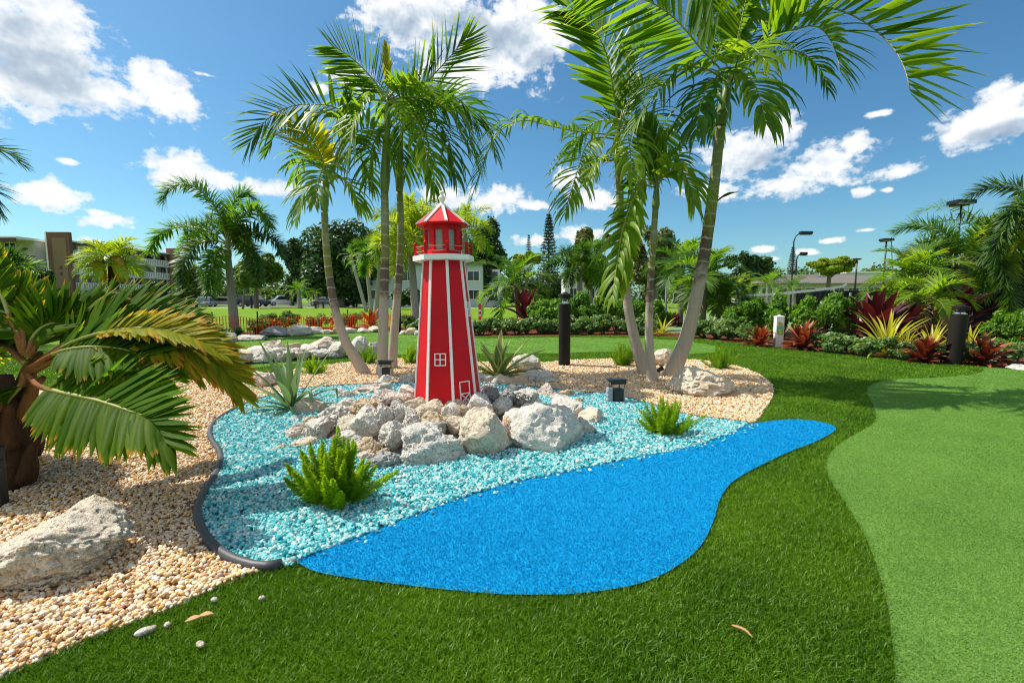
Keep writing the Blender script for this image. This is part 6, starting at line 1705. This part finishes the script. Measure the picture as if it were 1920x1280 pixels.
# white two storey house behind the lighthouse
Yh = 62
x0, x1 = D(690, 560, Yh)[0], D(905, 560, Yh)[0]
e = empty('house', ((x0 + x1) / 2, Yh, 0), 'pale mint two storey house with white side wing behind the lighthouse', 'building')
Hh_ = D(800, 496, Yh)[2]; wx = x1 - x0
mb = MB(); mb.box((0, 4, Hh_ / 2), (wx, 8, Hh_)); mb.build('wall', M['wall_mint'], e)
mb = MB(); mb.box((0, 4, Hh_ + 0.15), (wx + 1.0, 9, 0.3)); mb.build('roof', M['roofgrey'], e)
xx = px2m(0, 1)
for x in (-wx * 0.42, -wx * 0.15, wx * 0.12, wx * 0.42):
    for z in (1.7, 4.2): window(e, (x, -0.03, z), 1.6, 1.3)
w2 = D(938, 560, Yh + 6)[0] - x1
mb = MB(); mb.box((wx / 2 + w2 / 2, 8.5, Hh_ * 0.46), (w2, 12, Hh_ * 0.92)); mb.build('side_wing', M['wall_white'], e)
for k in range(4):
    for z in (1.6, 4.2): window(e, (wx / 2 + w2 * (0.2 + 0.2 * k), 2.46, z), 0.45, 1.5, 0, 'white', 0)
# white house past the upright plume palm
Yw = 55; c = D(1092, 560, Yw)
e = empty('house', (c[0], Yw, 0), 'small piece of a white house showing below the upright plume palm', 'building')
hw = D(1092, 515, Yw)[2]
mb = MB(); mb.box((0, 2, hw / 2), (4.2, 4, hw)); mb.build('wall', M['wall_white'], e)
mb = MB(); mb.box((0, 2, hw + 0.12), (4.8, 4.8, 0.25)); mb.build('roof', M['roofgrey'], e)
for x in (-1.1, 1.0): window(e, (x, -0.03, 1.8), 0.9, 1.2)
# grey roofed low house on the right
Yr = 66
x0, x1 = D(1425, 540, Yr)[0], D(1668, 540, Yr)[0]; wx = x1 - x0
e = empty('house', ((x0 + x1) / 2, Yr, 0), 'low grey roofed house with a row of dark windows behind the umbrella tree', 'building')
he = D(1550, 531, Yr)[2]; hr = D(1550, 512, Yr)[2]
mb = MB(); mb.box((0, 4.5, he / 2), (wx, 9, he)); mb.build('wall', M['wall_cream'], e)
mb = MB(); ov = 0.8
mb.add([(-wx / 2 - ov, -ov, he), (wx / 2 + ov, -ov, he), (wx / 2 + ov, 9 + ov, he), (-wx / 2 - ov, 9 + ov, he), (-wx / 2 + 1.8, 4.5, hr), (wx / 2 - 1.8, 4.5, hr)], [(0, 1, 5, 4), (1, 2, 5), (2, 3, 4, 5), (3, 0, 4), (3, 2, 1, 0)])
mb.build('roof', M['roofgrey'], e)
for k in range(9):
    window(e, (-wx / 2 + wx * (k + 0.5) / 9, -0.03, he * 0.60), wx / 9 * 0.72, he * 0.42, 0, 'white', 1 if k % 2 else 2)
# pale building top beyond the court
c = D(1618, 540, 80)
e = empty('house', (c[0], 80, 0), 'pale flat roofed building beyond the court screens', 'building')
hb = D(1618, 512, 80)[2]
mb = MB(); mb.box((2, 3, hb / 2), (10, 6, hb)); mb.build('wall', M['wall_white'], e)
mb = MB(); mb.box((2, 3, hb + 0.15), (10.6, 6.6, 0.3)); mb.build('roof', M['white'], e)
mb = MB(); mb.lathe([(0.12, hb), (0.12, hb + 1.4)], c=(-2.2, 2, 0), n=8); mb.build('vent_pipe', M['white'], e)

# ================================================================== COURT SCREENS
def court_fence(a, b, h, label, nposts, scr=(0.05, 0.92)):
    e = empty('court_fence', a, label, 'fence'); b = np.asarray(b) - np.asarray(a)
    L = np.linalg.norm(b); ang = math.atan2(b[1], b[0])
    mb = MB(); mb.box(b / 2 + np.array([0, 0, h * (scr[0] + scr[1]) / 2]), (L, 0.012, h * (scr[1] - scr[0])), ang); mb.build('windscreen', M['screen'], e)
    for k in range(nposts):
        p = b * k / (nposts - 1); mb = MB(); mb.lathe([(0.045, 0), (0.045, h), (0.02, h + 0.03)], c=(p[0], p[1] - 0.05, 0), n=10); mb.build('post', M['black'], e, True)
    mb = MB()
    for z in (h * 0.99, h * 0.5, h * 0.03): mb.bar(np.array([0, -0.05, z]), b + np.array([0, -0.05, z]), 0.04)
    mb.build('rail', M['black'], e)
    return e
a = D(1796, 590, 17.0); a[2] = 0; b = D(2150, 590, 15.0); b[2] = 0
court_fence(a, b, 2.75, 'tall black screened court fence behind the big foxtail palms', 6, (0.12, 0.97))
a = D(1492, 560, 40); a[2] = 0; b = D(1800, 560, 40); b[2] = 0
court_fence(a, b, 2.0, 'distant black screened fence in front of the low grey roofed house', 8)
# low grey box behind the bollard
g = G(1826, 616); e = empty('utility_box', g, 'grey slatted utility box in front of the court fence', 'utility box')
mb = MB(); mb.box((0, 0, 0.22), (0.46, 0.34, 0.40)); mb.build('cabinet', M['grey'], e, bevel=0.01)
mb = MB()
for z in (0.10, 0.19, 0.28, 0.36): mb.box((0, -0.175, z), (0.42, 0.012, 0.03))
mb.build('slat', M['black'], e)
mb = MB(); mb.box((0, 0, 0.435), (0.5, 0.38, 0.03)); mb.build('lid', M['grey'], e)

# ================================================================== LAMP POSTS
def street_lamp(px, Y, by, ty, label, arm, seed=0):
    p = D(px, by, Y); p[2] = 0; H = D(px, ty, Y)[2]
    e = empty('street_lamp', p, label, 'lamp post', 'lamp posts beyond the hedge')
    r = px2m(3.2, Y) / 2
    ax = px2m(arm, Y)
    mb = MB(); mb.tube(spline([(0, 0, 0), (0, 0, H * 0.75), (0.02, 0, H * 0.93), (ax * 0.45, 0, H)], 14), np.linspace(r, r * 0.7, 14), 8); mb.build('pole', M['black'], e, True)
    mb = MB(); mb.box((ax * 0.75, 0, H - 0.02), (abs(ax) * 0.8, 0.35, px2m(5, Y))); mb.box((ax * 0.75, 0, H - px2m(3.2, Y)), (abs(ax) * 0.7, 0.3, px2m(2, Y))); mb.build('lamp_head', M['black'], e, bevel=0.02)
    return e
street_lamp(1482, 42, 572, 436, 'tall street lamp with a curved arm in front of the slender pine', 28)
street_lamp(1489, 70, 572, 475, 'small distant street lamp just past the slender pine', 16)
def floodlight(px, Y, by, ty, label, wpx, brace=True):
    p = D(px, by, Y); p[2] = 0; H = D(px, ty, Y)[2]
    e = empty('floodlight_post', p, label, 'floodlight', 'court floodlights')
    r = px2m(3.4, Y) / 2; w = px2m(wpx, Y)
    mb = MB(); mb.tube([(0, 0, 0), (0, 0, H * 0.5), (0, 0, H)], [r, r * 0.9, r * 0.75], 8); mb.build('pole', M['black'], e, True)
    mb = MB(); mb.box((0.0, 0, H + w * 0.12), (w, w * 0.7, w * 0.22)); mb.box((-w * 0.1, 0, H - w * 0.03), (w * 0.7, w * 0.5, w * 0.08)); mb.build('lamp_head', M['black'], e, bevel=0.02)
    mb = MB(); mb.box((-w * 0.05, -w * 0.28, H + w * 0.0), (w * 0.8, w * 0.2, w * 0.05)); mb.build('lens', M['frost'], e)
    if brace:
        mb = MB(); mb.bar((w * 0.45, 0, H + w * 0.35), (w * 0.95, 0, H * 0.4), r * 0.5); mb.build('cable', M['black'], e)
    return e
floodlight(1653, 36, 572, 452, 'floodlight post with a slanting cable beyond the small palms', 19)
floodlight(1601, 55, 572, 487, 'distant thin floodlight post beside the umbrella tree', 11, False)
floodlight(1783, 20, 600, 384, 'floodlight head poking out above the big dark foxtail palm', 34, False)

# ================================================================== CARS
def car(px, Y, label, paint, rz, suv=False):
    p = D(px, 570, Y); p[2] = 0
    e = empty('parked_car', p, label, 'car', 'cars in the car park', rz)
    L, W, Hc = (4.6, 1.85, 1.70) if suv else (4.6, 1.8, 1.42)
    zb = 0.75 if not suv else 0.95
    prof = [(-L / 2, 0.35), (-L / 2 + 0.05, zb - 0.05), (-L / 2 + 0.95, zb), (L / 2 - 0.8, zb), (L / 2 - 0.08, zb - 0.12), (L / 2, 0.4), (L / 2 - 0.2, 0.22), (-L / 2 + 0.2, 0.22)]
    def ext(pr, w0, w1=None, name='body', m='car_white', parent=e, bev=0.06):
        n = len(pr); mb = MB()
        w1 = w1 or [w0] * n
        V = [(x, -w / 2, z) for (x, z), w in zip(pr, w1)] + [(x, w / 2, z) for (x, z), w in zip(pr, w1)]
        mb.add(V, [tuple(range(n)), tuple(range(2 * n - 1, n - 1, -1))] + [(i, i + n, (i + 1) % n + n, (i + 1) % n) for i in range(n)])
        return mb.build(name, M[m], parent, bevel=bev)
    ext(prof, W, None, 'body', paint)
    x0, x1 = (-L / 2 + 0.9, L / 2 - (0.12 if suv else 0.55))
    cab = [(x0, zb), (x0 + 0.75, Hc - 0.04), (x0 + 1.2, Hc), (x1 - (0.35 if suv else 0.9), Hc - 0.02), (x1, zb)]
    wd = [W - 0.1, W - 0.42, W - 0.44, W - 0.42, W - 0.1]
    ext(cab, W, wd, 'roof', paint)
    n = 5
    for s in (-1, 1):
        q = [((x0 + 0.3, zb + 0.06), W - 0.13), ((x0 + 0.85, Hc - 0.13), W - 0.36), ((x1 - (0.42 if suv else 0.95), Hc - 0.13), W - 0.36), ((x1 - 0.28, zb + 0.06), W - 0.13)]
        mb = MB(); V = [(x, s * (w / 2 + 0.012), z) for (x, z), w in q] + [(x, s * (w / 2 - 0.05), z) for (x, z), w in q]
        mb.add(V, [(0, 1, 2, 3), (7, 6, 5, 4)] + [(i, i + 4, (i + 1) % 4 + 4, (i + 1) % 4) for i in range(4)]); mb.build('side_window', M['glasspane'], e)
    for (xa, za, xb, zb2, sgn) in ((x0 + 0.06, zb + 0.06, x0 + 0.68, Hc - 0.1, -1), (x1 - 0.04, zb + 0.08, x1 - (0.32 if suv else 0.82), Hc - 0.1, 1)):
        mb = MB(); o = sgn * 0.03
        mb.add([(xa + o, -W * 0.42, za), (xa + o, W * 0.42, za), (xb + o, W * 0.36, zb2), (xb + o, -W * 0.36, zb2), (xa - o, -W * 0.42, za), (xa - o, W * 0.42, za), (xb - o, W * 0.36, zb2), (xb - o, -W * 0.36, zb2)], [(0, 1, 2, 3), (7, 6, 5, 4), (0, 4, 5, 1), (1, 5, 6, 2), (2, 6, 7, 3), (3, 7, 4, 0)])
        mb.build('windscreen', M['glasspane'], e)
    for x in (-L * 0.31, L * 0.30):
        for s in (-1, 1):
            V, F, t = tube([(x, s * (W / 2 - 0.2), 0.33), (x, s * (W / 2 + 0.015), 0.33)], [0.33, 0.33], 18); wh = mk('wheel', V, F, M['tyre'], e, False)
            V, F, t = tube([(x, s * (W / 2 + 0.016), 0.33), (x, s * (W / 2 + 0.03), 0.33)], [0.2, 0.18], 14); mk('rim', V, F, M['rim'], wh, False)
    for s in (-1, 1):
        mb = MB(); mb.box((-L / 2 + 0.06, s * W * 0.36, zb - 0.18), (0.12, 0.38, 0.14)); mb.build('headlight', M['frost'], e)
        mb = MB(); mb.box((L / 2 - 0.03, s * W * 0.38, zb - 0.22), (0.10, 0.3, 0.16)); mb.build('tail_light', M['lamp_red'], e)
    return e
car(386, 66, 'blue grey car nearest the apartment block, half behind the palm fronds', 'car_blue', R(-70))
car(418, 74, 'sand coloured car parked just before the foxtail palm trunk', 'car_sand', R(12))
car(452, 78, 'silver car parked behind the foxtail palm trunk', 'car_silver', R(10))
car(475, 69, 'dark navy car parked under the lime green tree', 'car_navy', R(178), True)
car(530, 76, 'white car parked alone between the lime green tree and the small bushy palm', 'car_white', R(35), True)
car(607, 74, 'white car parked behind the dark bench', 'car_white', R(5))
car(676, 76, 'black car half hidden behind the thin leaning palm', 'car_black', R(5))
car(712, 78, 'pale blue car behind the straight palm trunks', 'car_blue', R(5), True)

# bench by the path
p = D(605, 573, 55.5); p[2] = 0
e = empty('park_bench', p, 'dark bench seen from behind beside the path', 'bench')
mb = MB()
for z in (0.5, 0.64, 0.78): mb.box((0, 0, z), (2.2, 0.05, 0.11))
mb.build('backrest', M['wood'], e)
mb = MB()
for y in (0.1, 0.24, 0.38): mb.box((0, y, 0.43), (2.2, 0.11, 0.05))
mb.build('seat', M['wood'], e)
for x in (-0.95, 0, 0.95):
    mb = MB(); mb.box((x, 0.05, 0.42), (0.09, 0.08, 0.84)); mb.box((x + 0.002, 0.36, 0.2), (0.09, 0.08, 0.4)); mb.build('leg', M['wood'], e)
# short dark marker post on the lawn near the cars
p = D(472, 580, 56); p[2] = 0
mb = MB(); mb.lathe([(0.13, 0), (0.13, 1.3), (0.16, 1.32), (0.05, 1.5)], n=10); mb.box((0, -0.14, 1.1), (0.1, 0.05, 0.25)); tag(mb.build('lawn_post', M['black'], loc=p), 'short black post on the lawn in front of the navy car', 'post')
# ================================================================== SUN, SKY, CAMERA
SUN_EL, SUN_AZ = 55.0, -71.0          # azimuth from straight ahead, negative to the left
sd = Vector((math.sin(R(SUN_AZ)) * math.cos(R(SUN_EL)), math.cos(R(SUN_AZ)) * math.cos(R(SUN_EL)), math.sin(R(SUN_EL))))
L = bpy.data.lights.new('sun', 'SUN'); L.energy = 5.0; L.angle = R(0.5); L.color = (1.0, 0.945, 0.85)
lo = bpy.data.objects.new('sun', L); COL.objects.link(lo)
lo.rotation_euler = (-sd).to_track_quat('-Z', 'Y').to_euler(); lo.location = (-8, 6, 14)

W = bpy.data.worlds.new('World'); SC.world = W; W.use_nodes = True
nt = W.node_tree; nt.nodes.clear(); t = NT(nt)
sky = t.n('TexSky', sky_type='NISHITA'); sky.sun_disc = False
sky.sun_elevation = R(SUN_EL); sky.sun_rotation = R(SUN_AZ)
sky.air_density = 1.0; sky.dust_density = 0.8; sky.ozone_density = 2.2
d = t.n('TexCoord').outputs['Generated']
sep = t.n('SeparateXYZ', ins={0: d})
az = t.math('ARCTAN2', sep.outputs[0], sep.outputs[1])
el = t.math('ARCSINE', sep.outputs[2])
ang = t.n('CombineXYZ', ins={0: az, 1: el, 2: 0.0}).outputs[0]
# warp so that puffs get ragged outlines
n1 = t.n('TexNoise', ins={'Vector': t.vmath('MULTIPLY', ang, (1.0, 1.3, 1.0)), 'Scale': 11.0, 'Detail': 9.0, 'Roughness': 0.66})
n4 = t.n('TexNoise', ins={'Vector': t.vmath('MULTIPLY', ang, (1.0, 1.4, 1.0)), 'Scale': 42.0, 'Detail': 5.0, 'Roughness': 0.6})
n2 = t.n('TexNoise', ins={'Vector': t.vmath('ADD', ang, (0.0, 0.016, 0.0)), 'Scale': 9.0, 'Detail': 4.0, 'Roughness': 0.55})
n3 = t.n('TexNoise', ins={'Vector': ang, 'Scale': 9.0, 'Detail': 4.0, 'Roughness': 0.55})
CLOUDS = [  # photo px centre and half size
 (60, 95, 190, 120), (20, 150, 150, 66), (195, 172, 125, 52), (285, 165, 85, 72), (335, 192, 52, 34),
 (90, 20, 110, 60),
 (800, 30, 150, 95), (930, 75, 165, 110), (1010, 60, 100, 90), (730, 15, 70, 60), (660, 150, 60, 30), (880, 140, 100, 45),
 (345, 320, 85, 45), (310, 335, 45, 28), (410, 335, 55, 24), (500, 350, 75, 22), (600, 165, 30, 18),
 (95, 370, 75, 26), (92, 350, 34, 24), (205, 412, 55, 16), (190, 400, 30, 8), (125, 303, 26, 8), (175, 452, 30, 9),
 (1400, 290, 120, 62), (1450, 250, 60, 44), (1560, 300, 105, 50), (1600, 275, 50, 34), (1470, 350, 95, 26), (1690, 318, 60, 20), (1330, 360, 60, 22), (1440, 355, 40, 20),
 (1850, 230, 120, 42), (1890, 180, 70, 40), (1650, 213, 28, 8), (1615, 360, 24, 10), (1664, 356, 14, 7), (1560, 450, 36, 8), (1620, 432, 26, 6), (1430, 468, 30, 8), (1440, 485, 30, 6),
 (930, 375, 70, 32), (1010, 385, 30, 12), (830, 370, 60, 26), (1120, 372, 60, 28), (1000, 450, 40, 14), (1090, 440, 60, 18), (385, 140, 24, 5), (1510, 472, 30, 8), (1060, 335, 40, 24),
 (2050, 150, 120, 60), (-150, 200, 160, 90), (2200, 330, 150, 50), (-200, 380, 120, 40), (700, -150, 260, 90), (1500, -200, 240, 80), (250, -180, 220, 80)]
cur = None
for (x, y, a, b) in CLOUDS:
    r0 = ray(x, y); r0 /= np.linalg.norm(r0)
    ca, ce = math.atan2(r0[0], r0[1]), math.asin(r0[2])
    r1 = ray(x + a, y); r1 /= np.linalg.norm(r1); r2 = ray(x, y - b); r2 /= np.linalg.norm(r2)
    sa = abs(math.atan2(r1[0], r1[1]) - ca); se = abs(math.asin(r2[2]) - ce)
    k = (1 / max(sa, 0.004), 1 / max(se, 0.003), 0.0)
    v = t.vmath('MULTIPLY_ADD', ang, k, (-ca * k[0], -ce * k[1], 0.0))
    ln = t.vmath('LENGTH', v)
    cur = ln if cur is None else t.math('MINIMUM', cur, ln)
for (ca, ce, sa, se) in [(2.3, 0.62, 0.65, 0.36), (-2.35, 0.55, 0.62, 0.36), (2.95, 0.50, 0.5, 0.32), (-2.95, 0.52, 0.5, 0.34), (1.7, 0.75, 0.42, 0.26), (-1.75, 0.35, 0.4, 0.18), (2.6, 1.05, 0.7, 0.2), (-2.5, 1.0, 0.7, 0.22)]:  # unseen clouds beside and behind the camera, added to whiten the shadow fill
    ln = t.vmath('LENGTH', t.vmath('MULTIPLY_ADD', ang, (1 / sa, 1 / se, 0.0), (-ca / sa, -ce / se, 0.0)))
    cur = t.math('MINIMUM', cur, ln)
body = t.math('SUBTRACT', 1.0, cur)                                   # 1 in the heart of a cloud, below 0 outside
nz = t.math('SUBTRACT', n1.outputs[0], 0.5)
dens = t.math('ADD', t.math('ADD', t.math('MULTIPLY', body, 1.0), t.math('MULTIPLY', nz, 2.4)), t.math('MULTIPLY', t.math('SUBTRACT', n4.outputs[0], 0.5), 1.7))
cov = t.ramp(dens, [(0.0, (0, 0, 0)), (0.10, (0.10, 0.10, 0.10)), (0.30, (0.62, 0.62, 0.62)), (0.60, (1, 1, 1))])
rel = t.math('MULTIPLY', t.math('SUBTRACT', n3.outputs[0], n2.outputs[0]), 5.0)
GREY = [(75, 125, 125, 75), (30, 60, 60, 40), (880, 70, 130, 55), (760, 50, 60, 40), (1005, 110, 50, 30), (1420, 310, 70, 30), (1880, 245, 60, 18)]
gcur = None
for (x, y, a, b) in GREY:
    r0 = ray(x, y); r0 /= np.linalg.norm(r0); ca, ce = math.atan2(r0[0], r0[1]), math.asin(r0[2])
    r1 = ray(x + a, y); r1 /= np.linalg.norm(r1); r2 = ray(x, y - b); r2 /= np.linalg.norm(r2)
    k = (1 / abs(math.atan2(r1[0], r1[1]) - ca), 1 / abs(math.asin(r2[2]) - ce), 0.0)
    ln = t.vmath('LENGTH', t.vmath('MULTIPLY_ADD', ang, k, (-ca * k[0], -ce * k[1], 0.0)))
    gcur = ln if gcur is None else t.math('MINIMUM', gcur, ln)
thick = t.ramp(t.math('ADD', t.math('SUBTRACT', 1.25, gcur), t.math('MULTIPLY', nz, 1.2)), [(0.0, (0, 0, 0)), (0.9, (1, 1, 1))])
lum = t.math('ADD', t.math('SUBTRACT', 1.0, t.math('MULTIPLY', thick, 0.42)), t.math('MULTIPLY', rel, 0.45))
cc = t.ramp(lum, [(0.3, (2.6, 3.3, 4.3)), (0.6, (3.9, 4.6, 5.4)), (0.9, (6.6, 6.9, 7.2)), (1.0, (7.4, 7.5, 7.6))])
hs = t.n('HueSaturation', ins={'Color': sky.outputs[0], 'Saturation': 1.15, 'Value': 1.0, 'Hue': 0.5})
tintd = t.mix(1.0, hs.outputs[0], rgba((0.63, 0.92, 0.94)), 'MULTIPLY')
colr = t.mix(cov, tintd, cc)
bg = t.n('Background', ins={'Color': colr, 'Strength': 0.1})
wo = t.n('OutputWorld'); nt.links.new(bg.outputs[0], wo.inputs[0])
W.cycles.sampling_method = 'MANUAL'; W.cycles.sample_map_resolution = 512

cam = bpy.data.cameras.new('camera'); cam.sensor_width = 36.0; cam.lens = 16.0; cam.clip_start = 0.05; cam.clip_end = 3000
cam.dof.use_dof = True; cam.dof.focus_distance = 3.9; cam.dof.aperture_fstop = 3.2
co = bpy.data.objects.new('camera', cam); COL.objects.link(co)
co.location = (0, 0, CAMZ); co.rotation_euler = (PI / 2 - PITCH, 0, 0)
SC.camera = co
SC.view_settings.view_transform = 'Standard'; SC.view_settings.look = 'None'; SC.view_settings.exposure = 0.5; SC.view_settings.gamma = 1.0
SC.render.engine = 'CYCLES'
SC.cycles.use_denoising = True
SC.cycles.filter_width = 1.1
SC.cycles.max_bounces = 7; SC.cycles.diffuse_bounces = 4; SC.cycles.glossy_bounces = 2; SC.cycles.transmission_bounces = 3; SC.cycles.transparent_max_bounces = 4
SC.cycles.sample_clamp_indirect = 6.0
SC.cycles.caustics_reflective = False; SC.cycles.caustics_refractive = False
